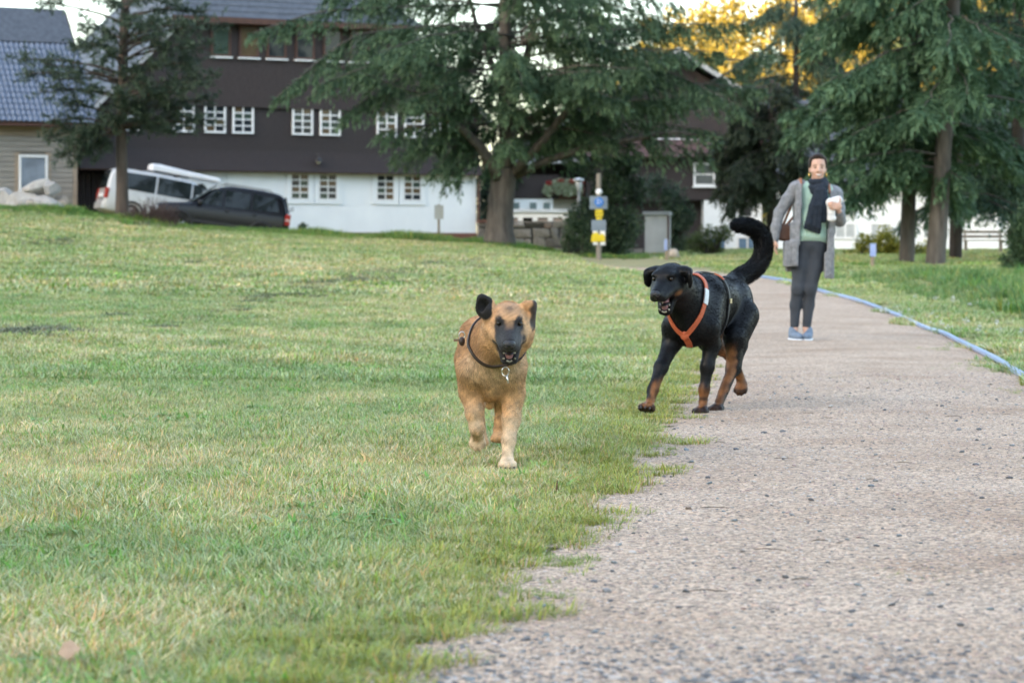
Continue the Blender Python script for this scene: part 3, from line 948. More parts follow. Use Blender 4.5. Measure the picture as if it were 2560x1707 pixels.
    for sgn, x0 in ((1, xe - 0.62), (-1, xe2 + 0.62)):
        L = (sl(zh) - xe) + 0.62 + 0.05
        pts = [(x0, zu - 0.62), (x0 + sgn * L, zu - 0.62 + L)]
        d = 0.20
        poly = [(pts[0][0], pts[0][1] - d), (pts[1][0], pts[1][1] - d), pts[1], pts[0]]
        if sgn < 0: poly = poly[::-1]
        MB().prism(poly, -0.62, -0.555).build("barge_board", M_BARGE, h)
    # first-floor windows
    wz0, wz1 = H1.z(605, 335), H1.z(605, 264)
    k = WinKit(0.86, wz1 - wz0, 2, 4, 0.075, 0.045, M_WPAINT, 0.09)
    for px in (318, 457, 535, 605, 753.5, 822.5, 964, 1032, 1097):
        k.place(h, H1.x(px), -0.078, wz0)
    # ground-floor windows in deep white surrounds
    gz0, gz1 = H1.z(820, 500), zw - 0.05
    k2 = WinKit(0.78, gz1 - gz0, 2, 4, 0.05, 0.045, M_WPAINT, 0.06)
    for px in (749, 819, 962.5, 1030):
        x = H1.x(px)
        w = k2.place(h, x, -0.003, gz0)
        mb = MB()
        for a, b in ((-0.56, -0.395), (0.395, 0.56)): mb.box(a, b, -0.05, -0.004, -0.16, gz1 - gz0)
        mb.box(-0.393, 0.393, -0.05, -0.004, -0.16, -0.004)
        mb.build("surround", M_LIMEWASH, w)
    # attic windows, brown frames, pale sills
    az0, az1 = H1.z(617, 146), H1.z(617, 66)
    k3 = WinKit(0.80, az1 - az0, 1, 1, 0.085, 0.04, M_BROWNWOOD, 0.06, 1.0); k3.sillmat = M_WPAINT
    for px in (547, 617, 686, 757, 826, 893):
        k3.place(h, H1.x(px), -0.217, az0)
    # shutters of the old stable doors, wall lamp, downpipe
    for px in (525, 595):
        MB().box(H1.x(px) - 0.45, H1.x(px) + 0.45, -0.025, -0.002, zw - 0.55, zw - 0.06).build("door_panel", M_LIMEWASH, h)
    lx, lz = H1.x(788), H1.z(788, 402)
    lamp = empty("wall_lamp", (lx, -0.12, lz)); lamp.parent = h
    MB().tube([(0, 0.0, 0.25), (0, -0.22, 0.28), (0, -0.25, 0.15)], 0.018, 6).build("bracket", M_DARKMETAL, lamp)
    MB().tube([(0, -0.25, 0.13), (0, -0.25, 0.0), (0, -0.25, -0.06)], [0.05, 0.13, 0.14], 10).build("lamp_shade", M_DARKMETAL, lamp)
    MB().ball((0, -0.25, -0.05), (0.085, 0.085, 0.10), 10, 8).build("globe", mat_noise("lamp_globe", (0.55, 0.52, 0.40), (0.62, 0.6, 0.48), 5, 0.3), lamp, True)
    MB().tube([(0.07, -0.10, -0.5), (0.07, -0.10, zw - 0.05), (0.16, -0.42, zw + 0.12), (0.16, -0.42, zu - 0.4)], 0.055, 8).build("downpipe", M_BROWNWOOD, h)
farmhouse()

# ---- the barn beside it: glazed pantiles, weathered boards
def barn():
    b = empty("barn", (H1.X, H1.Y, H1.z0), H1.a)
    tag(b, "weathered board barn with glazed blue-grey tiled roof", "barn")
    yw = -0.7
    xr = H1.x(191, yw); xl = xr - 9.0
    ze = H1.z(100, 308, yw - 0.5)
    M_BOARD = mat_noise("weathered_board", (0.22, 0.205, 0.185), (0.34, 0.315, 0.28), 3.0, 0.85, 0.4, 16, (0.4, 1, 6))
    M_BOARD2 = mat_noise("weathered_board_warm", (0.27, 0.215, 0.165), (0.37, 0.30, 0.235), 3.0, 0.85, 0.4, 16, (0.4, 1, 6))
    MB().box(xl, xr - 0.02, yw + 0.06, 9, -0.6, ze - 0.05).build("wall_core", M_BOARD, b)
    wx0, wx1 = H1.x(46, yw), H1.x(118, yw)
    wz0, wz1 = H1.z(80, 488, yw), H1.z(80, 388, yw)
    z, i = -0.6, 0
    rr = random.Random(3)
    while z < ze - 0.2:
        hgt = 0.19
        mt = M_BOARD2 if z > H1.z(100, 352, yw) else M_BOARD
        spans = [(xl, xr - 0.12)]
        if z + hgt > wz0 - 0.1 and z < wz1 + 0.1: spans = [(xl, wx0 - 0.1), (wx1 + 0.1, xr - 0.12)]
        for x0, x1 in spans:
            MB().box(x0, x1, yw - 0.012 - 0.012 * rr.random(), yw + 0.05, z + 0.006, z + hgt - 0.006).build("plank", mt, b, False, 0.012)
        z += hgt
    MB().box(xr - 0.12, xr + 0.02, yw - 0.045, yw + 0.08, -0.6, ze - 0.06).build("corner_board", M_BOARD2, b)
    for x0, x1, z0, z1 in ((wx0 - 0.1, wx0, wz0 - 0.1, wz1 + 0.1), (wx1, wx1 + 0.1, wz0 - 0.1, wz1 + 0.1)):
        MB().box(x0 - 0.05, x1 + 0.05, yw - 0.03, yw + 0.05, z0, z1).build("casing", M_BOARD2, b)
    w = WinKit(wx1 - wx0, wz1 - wz0, 1, 1, 0.085, 0.05, M_WPAINT, 0.08, 0, mat_glass("barn_blind", (0.16, 0.19, 0.235), 0.25))
    w.place(b, (wx0 + wx1) / 2, yw - 0.02, wz0)
    # roof: board deck, tiles, darker ridge slope
    M_TILE = mat_noise("glazed_tile", (0.090, 0.115, 0.165), (0.150, 0.180, 0.240), 6.0, 0.28, 0.15, 40)
    MB().box(xl, xr + 0.75, yw - 0.55, yw - 0.50, ze - 0.12, ze + 0.04).build("fascia", M_BROWNWOOD, b)
    x_end = H1.x(247, yw - 0.5)
    rise = lambda d: ze + 0.03 + d * 1.0
    d1, d2 = 3.15, 4.6
    y0 = yw - 0.55
    MB().hexa([(xl, y0, ze - 0.03), (x_end, y0, ze - 0.03), (x_end, y0 + d2, rise(d2) - 0.06), (xl, y0 + d2, rise(d2) - 0.06),
               (xl, y0, ze + 0.01), (x_end, y0, ze + 0.01), (x_end, y0 + d2, rise(d2) - 0.02), (xl, y0 + d2, rise(d2) - 0.02)]).build("roof_deck", M_BROWNWOOD, b)
    MB().hexa([(xl, y0 + d1, rise(d1) - 0.02), (x_end - 0.1, y0 + d1, rise(d1) - 0.02), (x_end - 0.1, y0 + d2, rise(d2) - 0.02), (xl, y0 + d2, rise(d2) - 0.02),
               (xl, y0 + d1 - 0.05, rise(d1) + 0.09), (x_end - 0.1, y0 + d1 - 0.05, rise(d1) + 0.09), (x_end - 0.1, y0 + d2, rise(d2) + 0.06), (xl, y0 + d2, rise(d2) + 0.06)]).build("upper_roof", M_SLATE, b)
    # one pantile, shared
    rows = 14; rl = d1 * math.sqrt(2) / rows
    cols = 19; x_left = H1.x(-8, yw - 0.5); cw = (x_end - x_left) / cols
    ns, mv, mf = 8, [], []
    for j, (dd, th) in enumerate(((0.0, 0.0), (rl * 1.18, 0.0))):
        for i in range(ns + 1):
            u = i / ns
            zz = 0.032 * math.sin(u * 2 * math.pi - 0.6) + (0.035 if j == 0 else 0.0)
            mv.append((u * cw * 1.02, dd, zz))
    for i in range(ns): mf.append((i, i + 1, ns + 1 + i + 1, ns + 1 + i))
    base = len(mv)
    for i in range(ns + 1):
        x_, y_, z_ = mv[i]; mv.append((x_, y_ + 0.004, z_ - 0.028))
    for i in range(ns): mf.append((base + i, base + i + 1, i + 1, i))
    me = bpy.data.meshes.new("roof_tile"); me.from_pydata(mv, [], mf); me.update()
    for p in me.polygons: p.use_smooth = False
    me.materials.append(M_TILE)
    for r in range(rows):
        for c in range(cols):
            o = bpy.data.objects.new("roof_tile", me); COL.objects.link(o); o.parent = b
            d = r * rl / math.sqrt(2)
            o.location = (x_left + c * cw + rr.uniform(-.006, .006), y0 - 0.04 + d, rise(d) + 0.015)
            o.rotation_euler = (R(45) + rr.uniform(-.02, .02), 0, 0)
barn()

# ---- the chalet behind the shrubs
H2 = Plane(P(1900, 600, 113).x, 113.0, 1.0, 4.0)
def chalet():
    h = empty("chalet", (H2.X, H2.Y, H2.z0), H2.a)
    tag(h, "dark shingled chalet with flower balcony and white base behind the shrubs", "house")
    X = H2.x; Z = lambda py, px=1700: H2.z(px, py)
    xa, xb, xc, xd = X(1270), X(1398), X(1466), X(1905)
    zd, ze = Z(500), Z(392)
    siding(MB(), xc, xd, zd, ze, lambda z: 0.0, 0.13, 0.012).build("shingle_wall", M_SHINGLE, h)
    MB().box(xc, xd, 0.05, 12, zd, ze + 3).build("wall_core", M_SHINGLE, h)
    MB().box(X(1760), xd, 0.02, 12, -1.5, zd - 0.005).build("base_wall", M_LIMEWASH, h)
    MB().box(X(1455), X(1762), 0.9, 12, -1.5, zd - 0.005).build("base_recess", M_SHINGLE, h)
    # left wing with balcony
    siding(MB(), xa, xb, Z(497), Z(438), lambda z: 0.3, 0.13, 0.012).build("wing_shingles", M_SHINGLE, h)
    MB().box(xa, xc, 1.9, 12, Z(497), ze + 1).build("wing_wall", M_SHINGLE, h)
    MB().box(xa, xb - 0.02, 0.33, 1.9, Z(497), Z(440)).build("wing_parapet", M_SHINGLE, h)
    MB().box(xb, xc, 0.35, 1.9, Z(497), Z(488)).build("balcony_floor", M_BROWNWOOD, h)
    for i in range(9):
        x = xb + 0.05 + i * (xc - xb - 0.1) / 9
        MB().box(x, x + 0.10, 0.30, 0.34, Z(488), Z(452)).build("baluster", M_BROWNWOOD, h)
    MB().box(xb, xc, 0.28, 0.36, Z(452), Z(449)).build("handrail", M_BROWNWOOD, h)
    MB().box(xa, X(1384), 0.34, 12, -1.5, Z(497) - 0.005).build("wing_base", M_LIMEWASH, h)
    MB().box(X(1384) + 0.02, xc, 1.2, 12, -1.5, Z(497) - 0.01).build("wing_base_shade", mat_noise("shaded_render", (0.42, 0.42, 0.40), (0.5, 0.5, 0.48), 2, 0.9), h)  # white base wall set back in shade; the shade is put into its grey
    kw = WinKit(0.42, 0.46, 1, 1, 0.05, 0.04, M_WPAINT, 0.05, 0, mat_glass("small_pane", (0.13, 0.17, 0.17), 0.2))
    for px in (1291, 1334, 1368): kw.place(h, X(px), 0.335, Z(529))
    # pent roof fascia and the gable above it
    M_FASC = mat_noise("fascia_maroon", (0.065, 0.034, 0.036), (0.10, 0.052, 0.054), 3, 0.7)
    MB().hexa([(xc - 0.3, -0.9, Z(394)), (xd + 0.4, -0.9, Z(394)), (xd + 0.4, 0.3, Z(394)), (xc - 0.3, 0.3, Z(394)),
               (xc - 0.1, -0.6, Z(352)), (xd + 0.3, -0.6, Z(352)), (xd + 0.3, 0.3, Z(346)), (xc - 0.1, 0.3, Z(346))]).build("pent_roof", M_FASC, h)
    MB().hexa([(xa - 0.3, -0.3, Z(416)), (xc - 0.32, -0.3, Z(408)), (xc - 0.32, 2.4, Z(385)), (xa - 0.3, 2.4, Z(388)),
               (xa - 0.3, -0.3, Z(412)), (xc - 0.32, -0.3, Z(404)), (xc - 0.32, 2.4, Z(380)), (xa - 0.3, 2.4, Z(383))]).build("wing_roof", M_BARGE, h)
    xm, zr = X(1690), Z(130)
    zg = Z(350)
    gx0, gx1 = X(1330), X(2050)
    mb = MB(); mb.prism([(gx0 + 0.3, zg), (gx1 - 0.3, zg), (xm, zr - 0.3)], 0.35, 12); mb.build("gable_wall", M_SHINGLE_UP, h)
    for sg, x0 in ((1, gx0 - 0.6), (-1, gx1 + 0.6)):
        zb = zg - 0.5
        pts = [(x0, -0.7, zb), (xm, -0.7, zr), (xm, 12.5, zr), (x0, 12.5, zb)]
        if sg < 0: pts = pts[::-1]
        MB().hexa([(p[0], p[1], p[2]) for p in pts] + [(p[0], p[1], p[2] + 0.18) for p in pts]).build("roof", M_SLATE, h)
        poly = [(x0, zb - 0.1), (xm, zr - 0.1), (xm, zr + 0.16), (x0, zb + 0.16)]
        if sg < 0: poly = poly[::-1]
        MB().prism(poly, -0.76, -0.705).build("barge_board", M_BARGE, h)
    k = WinKit(1.02, Z(407) - Z(466), 1, 2, 0.10, 0.06, M_WPAINT, 0.10, 1.0, M_GLASS_CURTAIN)
    k.place(h, X(1760), -0.02, Z(466))
    k.place(h, X(1862), -0.02, Z(466))
    k4 = WinKit(1.15, Z(296) - Z(345), 2, 1, 0.09, 0.06, M_WPAINT, 0.08, 0, M_GLASS)
    for px in (1545, 1635, 1730): k4.place(h, X(px), 0.33, Z(345))
    MB().box(X(1500), X(1790), -0.28, -0.22, Z(352), Z(347)).build("balcony_rail", M_WPAINT, h)
    k5 = WinKit(1.0, 1.1, 2, 1, 0.09, 0.06, M_WPAINT, 0.08, 0, mat_glass("blue_pane", (0.10, 0.16, 0.24), 0.1))
    for px in (1790, 1868): k5.place(h, X(px), 0.0, Z(650))
    MB().box(X(1848), X(1876), -0.03, 0.0, Z(540), Z(516)).build("dark_window_plate", M_DARKMETAL, h)  # flat dark plate standing in for a dark window
chalet()

# white carport roof line behind the stone wall
def carport():
    Y = 97.0
    b = P(1270, 560, Y); c = P(1422, 560, Y)
    h = empty("carport", (b.x, Y, 0.9), R(2))
    tag(h, "low white carport with square bays behind the stone wall", "carport")
    W = c.x - b.x
    z = lambda py: CAMZ - (py - HY) / FPX * Y - 0.9
    MB().box(-0.1, W + 0.1, -0.1, 3.5, z(531), z(523)).build("roof_slab", mat_noise("carport_roof", (0.42, 0.46, 0.50), (0.52, 0.56, 0.6), 3, 0.6), h)
    MB().box(0, W, 0.0, 0.18, z(544), z(531) - 0.004).build("beam", M_WPAINT, h)
    for px in (1275, 1301, 1338, 1376, 1414):
        x = P(px, 560, Y).x - b.x
        MB().box(x - 0.10, x + 0.10, 0.02, 0.2, -0.8, z(544) - 0.003).build("post", M_WPAINT, h)
    m_in = mat_noise("carport_door", (0.33, 0.27, 0.25), (0.42, 0.35, 0.33), 3, 0.8)
    for i, (p0, p1) in enumerate(((1276, 1299), (1340, 1374), (1378, 1412))):
        MB().box(P(p0, 0, Y).x - b.x, P(p1, 0, Y).x - b.x, 0.10, 0.14, -0.8, z(547)).build("bay_door", m_in, h)
    MB().box(0, W, 1.6, 1.7, -0.8, z(531) - 0.01).build("back_wall", M_SHINGLE, h)
carport()

# ---- white house behind the right-hand conifers
def white_house():
    Y = 108.0
    a, c = P(1945, 0, Y).x, P(2640, 0, Y).x
    h = empty("white_house", (a, Y, 0.2), R(-3))
    tag(h, "long white rendered house half hidden behind the conifers", "house")
    W = c - a
    z = lambda py: CAMZ - (py - HY) / FPX * Y - 0.2
    MB().box(0, W, 0, 9, -0.8, z(465)).build("wall", M_LIMEWASH, h)
    n = 18; mb = MB()
    for i in range(n):
        ya, yb = -0.6 + 5.1 * i / n, -0.6 + 5.1 * (i + 1) / n
        za, zb = z(465) - 0.1 + 4.2 * i / n, z(465) - 0.1 + 4.2 * (i + 1) / n
        mb.hexa([(-0.5, ya, za), (W + 0.5, ya, za), (W + 0.5, yb, zb - 0.04), (-0.5, yb, zb - 0.04), (-0.5, ya, za + 0.08), (W + 0.5, ya, za + 0.08), (W + 0.5, yb, zb + 0.02), (-0.5, yb, zb + 0.02)])
    mb.build("roof", M_SLATE, h)
    MB().prism([(0, 0), (W, 0), (W, 0.1), (0, 0.1)], 8.9, 9).build("back_trim", M_LIMEWASH, h)
    k = WinKit(1.0, 0.75, 2, 1, 0.09, 0.06, M_WPAINT, 0.06, 0, mat_glass("grey_pane", (0.33, 0.35, 0.36), 0.2))
    for px, py in ((2112, 545), (2112, 598), (2200, 598), (2330, 600), (2460, 560), (2040, 598)):
        k.place(h, P(px, 0, Y).x - a, -0.02, z(py))
white_house()

# ---- dry stone retaining wall
def stone_wall():
    Y = 86.0
    a = P(1196, 0, Y).x
    h = empty("stone_wall", (a, Y, 0.55), R(4))
    tag(h, "rough grey stone retaining wall beside the big tree trunk", "wall")
    z = lambda py: CAMZ - (py - HY) / FPX * Y - 0.55
    W = P(1432, 0, Y).x - a
    top = z(557)
    MB().box(0.05, W - 0.15, 0.10, 1.2, -0.4, top - 0.05).build("mortar_core", mat_noise("mortar", (0.16, 0.15, 0.14), (0.24, 0.22, 0.21), 8, 0.95), h)
    mats = [mat_noise("wall_stone_" + n_, c0, c1, 7, 0.9, 0.7, 18) for n_, c0, c1 in (("grey", (0.21, 0.20, 0.195), (0.34, 0.325, 0.31)), ("rose", (0.27, 0.215, 0.195), (0.38, 0.31, 0.285)), ("dark", (0.13, 0.125, 0.125), (0.22, 0.21, 0.205)))]
    rr = random.Random(11)
    zz = -0.35
    while zz < top - 0.04:
        hh = min(rr.uniform(0.26, 0.40), top - zz)
        if top - zz - hh < 0.12: hh = top - zz
        x = 0.0
        while x < W - 0.12:
            w = min(rr.uniform(0.22, 0.75), W - x + rr.uniform(-.05, .05))
            bm = bmesh.new(); bmesh.ops.create_cube(bm, size=1.0)
            for v in bm.verts:
                v.co = Vector((v.co.x * (w - 0.03) + rr.uniform(-.045, .045), v.co.y * 0.32 + rr.uniform(-.04, .04), v.co.z * (hh - 0.02) + rr.uniform(-.05, .05)))
            bmesh.ops.bevel(bm, geom=list(bm.edges), offset=0.035, segments=1, affect='EDGES', clamp_overlap=True)
            me = bpy.data.meshes.new("stone"); bm.to_mesh(me); bm.free()
            o = link("stone", me, rr.choice((mats[0], mats[0], mats[0], mats[2], mats[1])), h); o.location = (x + w / 2, 0.10 + rr.uniform(-.02, .03), zz + hh / 2)
            x += w
        zz += hh
    MB().box(-0.05, P(1232, 0, Y).x - a, -0.10, 0.9, top + 0.005, top + 0.10).build("coping", mat_noise("coping_red", (0.19, 0.10, 0.085), (0.26, 0.14, 0.12), 5, 0.8), h)
    MB().box(P(1232, 0, Y).x - a + 0.03, W - 0.05, -0.08, 0.9, top + 0.004, top + 0.06).build("coping", mats[0], h)
stone_wall()

# ---- pale utility shed beside the shrub
def shed():
    Y = 88.0
    a = P(1612, 0, Y).x; W = P(1672, 0, Y).x - a
    z = lambda py: CAMZ - (py - HY) / FPX * Y - 0.6
    h = empty("utility_shed", (a, Y, 0.6), R(-6))
    tag(h, "pale grey flat-roofed shed standing behind the dark shrub", "shed")
    mt = mat_noise("shed_panel", (0.42, 0.44, 0.46), (0.52, 0.54, 0.56), 2, 0.6)
    MB().box(0, W, 0, 1.6, -0.5, z(537)).build("wall", mt, h)
    MB().box(-0.08, W + 0.05, -0.08, 1.7, z(537) + 0.003, z(529)).build("roof", mat_noise("shed_roof", (0.30, 0.32, 0.34), (0.38, 0.40, 0.42), 2, 0.6), h)
    MB().box(W - 0.05, W + 0.02, -0.03, 0.03, -0.5, z(539)).build("corner_post", M_BROWNWOOD, h)
    MB().box(-0.75, -0.06, -0.02, 0.9, -0.5, z(622)).build("step", mat_noise("step_concrete", (0.2, 0.19, 0.18), (0.26, 0.25, 0.24), 3, 0.9), h)
shed()
# ------------------------------------------------------------------ trees and shrubs
def leaf_quads(c, ax, L, W, rg, flat=0.5):
    """diamond leaves/needle sprays; c base points, ax unit axes"""
    n = len(c)
    up = np.tile(np.array([0, 0, 1.0]), (n, 1)) + flat * rg.normal(size=(n, 3))
    s = np.cross(ax, up); s /= np.maximum(np.linalg.norm(s, axis=1, keepdims=True), 1e-6)
    a, b = (L * 0.45)[:, None], (W / 2)[:, None]
    return np.stack([c, c + ax * a + s * b, c + ax * L[:, None], c + ax * a - s * b], 1).reshape(-1, 3)

def unit(v): return v / np.maximum(np.linalg.norm(v, axis=-1, keepdims=True), 1e-9)

class Foliage:
    def __init__(s, seed): s.rg = np.random.default_rng(seed); s.V, s.C = [], []
    def twigs(s, st, dr, L, per, droop, ll, lw, cd, cl, spread=0.6, tipup=0.0):
        """needle sprays along many twigs at once"""
        rg = s.rg; n = len(st)
        t = rg.random((n, per)) ** 0.8
        p = st[:, None] + dr[:, None] * (t * L[:, None])[..., None]
        p[..., 2] -= droop * (t ** 2) * L[:, None]
        ax = dr[:, None] + spread * rg.normal(size=(n, per, 3))
        ax[..., 2] -= droop * t * 1.2 - tipup
        ax = unit(ax).reshape(-1, 3); p = p.reshape(-1, 3)
        N_ = len(p)
        LL = ll * rg.uniform(0.6, 1.4, N_); WW = lw * rg.uniform(0.6, 1.4, N_)
        s.V.append(leaf_quads(p, ax, LL, WW, rg, 0.6))
        tt = t.reshape(-1); base = np.repeat(rg.random(n), per)
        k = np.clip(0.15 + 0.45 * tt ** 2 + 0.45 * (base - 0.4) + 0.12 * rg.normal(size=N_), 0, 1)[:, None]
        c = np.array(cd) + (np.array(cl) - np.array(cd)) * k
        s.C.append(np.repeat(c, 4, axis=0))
    def bough(s, pts, side=0.9, step=0.13, per=16, droop=0.45, ll=0.15, lw=0.035, cd=(.020, .042, .022), cl=(.075, .125, .065), t0=0.12, spread=0.5, hang=0.25):
        """side twigs left and right of a bough given as a polyline; returns nothing"""
        rg = s.rg
        P_ = np.array([list(p) for p in pts]); seg = np.linalg.norm(np.diff(P_, axis=0), axis=1); cum = np.concatenate([[0], np.cumsum(seg)])
        n = max(6, int(cum[-1] / step)) * 2
        t = t0 + (1 - t0) * rg.random(n)
        d = t * cum[-1]
        st = np.stack([np.interp(d, cum, P_[:, i]) for i in range(3)], 1)
        tg = unit(np.stack([np.interp(np.minimum(d + 0.1, cum[-1]), cum, P_[:, i]) - np.interp(np.maximum(d - 0.1, 0), cum, P_[:, i]) for i in range(3)], 1))
        sd = unit(np.cross(tg, np.array([0, 0, 1.0]))) * np.where(rg.random(n) < 0.5, -1, 1)[:, None]
        dr = unit(tg * rg.uniform(0.5, 1.0, (n, 1)) + sd * rg.uniform(0.3, 1.0, (n, 1)) - np.array([0, 0, 1.0]) * (hang * rg.uniform(0.2, 1.6, (n, 1))))
        L = side * (0.35 + 0.65 * np.sin(np.pi * np.clip(t * 0.9 + 0.08, 0, 1))) * rg.uniform(0.5, 1.2, n)
        s.twigs(st, dr, L, per, droop, ll, lw, cd, cl, spread)
    def puff(s, c, r, n, ll, lw, cd, cl, shell=0.6, nscale=2.2):
        """leafy clump: leaves through a lumpy ellipsoid"""
        rg = s.rg; c = np.array(c, float); r = np.array(r, float)
        d = unit(rg.normal(size=(n, 3)))
        k = (shell + (1 - shell) * rg.random(n)) * (0.82 + 0.20 * vnoise(d * 1.0, nscale, int(rg.integers(1e6))))
        p = c + d * r * k[:, None]
        ax = unit(d + 0.9 * rg.normal(size=(n, 3)))
        s.V.append(leaf_quads(p, ax, ll * rg.uniform(0.6, 1.4, n), lw * rg.uniform(0.6, 1.4, n), rg, 1.0))
        kk = np.clip(0.5 + 0.35 * vnoise(p, 3.0, 5) + 0.25 * rg.normal(size=n), 0, 1)[:, None]
        s.C.append(np.repeat(np.array(cd) + (np.array(cl) - np.array(cd)) * kk, 4, axis=0))
    def build(s, name, parent, mat, loc):
        v = np.concatenate(s.V) - np.array(loc); c = np.concatenate(s.C)
        f = np.arange(len(v)).reshape(-1, 4)
        return link(name, mesh_np(name, v, f, False, {"col": c}), mat, parent)

M_NEEDLE = mat_attr("needles", "col", 0.6, 0.3, 0.25)
M_LEAF = mat_attr("leaves", "col", 0.55, 0.35, 0.3)
M_BARK = mat_noise("bark_grey", (0.060, 0.052, 0.045), (0.135, 0.12, 0.105), 2.5, 0.9, 0.9, 7, (3, 3, 0.6))
M_BARK_PINE = mat_noise("bark_pine", (0.055, 0.042, 0.034), (0.115, 0.088, 0.070), 2.5, 0.9, 0.9, 7, (3, 3, 0.6))
M_BARK_DARK = mat_noise("bark_dark", (0.030, 0.025, 0.022), (0.070, 0.058, 0.050), 2.5, 0.9, 0.9, 7, (3, 3, 0.6))

def curve_pts(a, b, sag, n=8, wob=0.0, rr=random):
    """bough from a to b: rises slightly, then hangs"""
    a, b = Vector(a), Vector(b)
    out = []
    for i in range(n + 1):
        t = i / n
        p = a.lerp(b, t)
        p.z += sag * math.sin(math.pi * t) * (1.0 - 0.5 * t)
        if 0 < i < n: p += Vector((rr.uniform(-wob, wob), rr.uniform(-wob, wob), rr.uniform(-wob, wob) * 0.5))
        out.append(p)
    return out

def flare_trunk(mb, pts, rad, n=12, seed=1):
    rr = random.Random(seed)
    mb.tube(pts, rad, n, True)
    for i in range(len(mb.v) - n * len(pts), len(mb.v)):
        x, y, z = mb.v[i]
        mb.v[i] = (x + rr.uniform(-.02, .02), y + rr.uniform(-.02, .02), z)

# ---- the big spreading conifer in front of the houses
def big_tree():
    D = 80.0
    base = P(1248, 603, D); base.z = float(terr(base.x, D)) - 0.05
    t = empty("spreading_conifer", base)
    tag(t, "tall spreading conifer with forked grey trunk and drooping branches in front of the houses", "tree")
    Q = lambda x, y, dd=0.0: P(x, y, D + dd)
    wood = MB()
    flare_trunk(wood, [base + Vector((0, 0, -0.3)), base + Vector((0, 0, 0.15)), Q(1249, 570), Q(1252, 510), Q(1258, 455), Q(1263, 420)], [0.66, 0.58, 0.46, 0.42, 0.42, 0.38], 14)
    wood.tube([Q(1263, 435), Q(1268, 330), Q(1265, 230), Q(1262, 110), Q(1263, -40), Q(1264, -200)], [0.32, 0.27, 0.25, 0.22, 0.18, 0.12], 10)
    limbs = [([(1250, 460, -.1), (1232, 412, -.5), (1195, 362, -.9), (1150, 318, -1.3), (1095, 285, -1.7), (1020, 268, -2.2)], [.22, .19, .16, .13, .09, .04]),
             ([(1275, 440, 0), (1315, 398, -.4), (1365, 345, -.9), (1415, 280, -1.2), (1465, 232, -1.5), (1560, 190, -2)], [.19, .16, .14, .12, .09, .05]),
             ([(1280, 445, .2), (1350, 408, -.3), (1450, 375, -1), (1560, 352, -1.4), (1690, 330, -1.8), (1790, 345, -2)], [.15, .13, .11, .09, .06, .03]),
             ([(1268, 300, 0), (1300, 210, .3), (1325, 110, .4), (1345, 20, .5), (1360, -120, .6)], [.17, .14, .12, .09, .06]),
             ([(1266, 260, 0), (1230, 160, .4), (1190, 60, .5), (1160, -60, .7)], [.13, .1, .08, .05]),
             ([(1290, 330, .2), (1400, 250, .8), (1520, 190, 1.2), (1680, 150, 1.6), (1850, 150, 2)], [.13, .11, .09, .06, .03])]
    F = Foliage(11)
    rr = random.Random(5)
    for pts, rad in limbs:
        wood.tube([Q(*p) for p in pts], rad, 8)
    boughs = []
    # boughs that show singly in front of the dark house
    spec = [((1262, 10), (800, 25), (625, 85), -2.4), ((1262, 60), (880, 80), (690, 245), -2.6), ((1262, 120), (960, 150), (790, 215), -2.8),
            ((1265, 170), (1000, 190), (855, 290), -2.2), ((1240, 250), (1040, 235), (900, 180), -3.0), ((1262, 20), (980, -20), (820, -10), -1.5),
            ((1200, 340), (1080, 310), (950, 330), -2.4), ((1180, 350), (1130, 370), (1095, 420), -1.6), ((1230, 380), (1150, 400), (1130, 440), -.8),
            ((1265, 200), (1130, 170), (1010, 150), -3.2), ((1265, 90), (1120, 60), (960, 75), -3.0), ((1265, 150), (1100, 110), (900, 130), 1.5),
            ((1300, 300), (1500, 260), (1700, 240), -2.2), ((1310, 200), (1560, 120), (1800, 130), -2.4), ((1300, 150), (1600, 60), (1880, 60), -1.8),
            ((1320, 260), (1620, 200), (1900, 220), -1.5), ((1340, 330), (1600, 300), (1790, 330), -2.0), ((1400, 370), (1600, 340), (1770, 385), -1.6),
            ((1300, 340), (1420, 320), (1530, 345), -1.8), ((1310, 110), (1480, 40), (1650, 60), 1.5),
            ((1350, 230), (1500, 200), (1640, 180), 2.0), ((1380, 300), (1700, 250), (1930, 120), 1.0),
            ((1320, 60), (1500, -20), (1700, 10), -1.0), ((1340, 180), (1640, 160), (1860, 270), -2.6)]
    for a, m_, b, dd in spec:
        A, M_, B = Q(*a), Q(m_[0], m_[1], dd * 0.6), Q(b[0], b[1], dd)
        pts = [A.lerp(M_, i / 4) for i in range(4)] + [M_.lerp(B, i / 5) for i in range(6)]
        for i in range(1, len(pts) - 1): pts[i] = (pts[i - 1] + pts[i] * 2 + pts[i + 1]) / 4
        boughs.append(pts)
    # the rest all round the trunk
    for i in range(58):
        y0 = rr.uniform(-160, 385)
        az = rr.uniform(0, 2 * math.pi)
        ln = rr.uniform(3.2, 7.6) * (1.0 if y0 < 270 else 0.55)
        A = Q(1264 + rr.uniform(-25, 40), y0)
        B = A + Vector((math.cos(az) * ln, math.sin(az) * ln * 0.85, rr.uniform(-1.1, 0.5)))
        if 1300 < B.x / B.y * FPX + CX < 1600 and HY - (B.z - CAMZ) / B.y * FPX > 370: B.z += 0.8
        boughs.append(curve_pts(A, B, 0.5, 8, 0.10, rr))
    for pts in boughs:
        L = sum((pts[i + 1] - pts[i]).length for i in range(len(pts) - 1))
        wood.tube(pts, [0.042 * (1 - 0.85 * i / (len(pts) - 1)) * min(1, L / 4) + 0.005 for i in range(len(pts))], 5)
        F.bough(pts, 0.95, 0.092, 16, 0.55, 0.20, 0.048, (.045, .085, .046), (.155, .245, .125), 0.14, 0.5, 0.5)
    for o_ in (wood,):
        o_.v = [tuple(Vector(v) - base) for v in o_.v]
    wood.build("trunk", M_BARK, t, True)
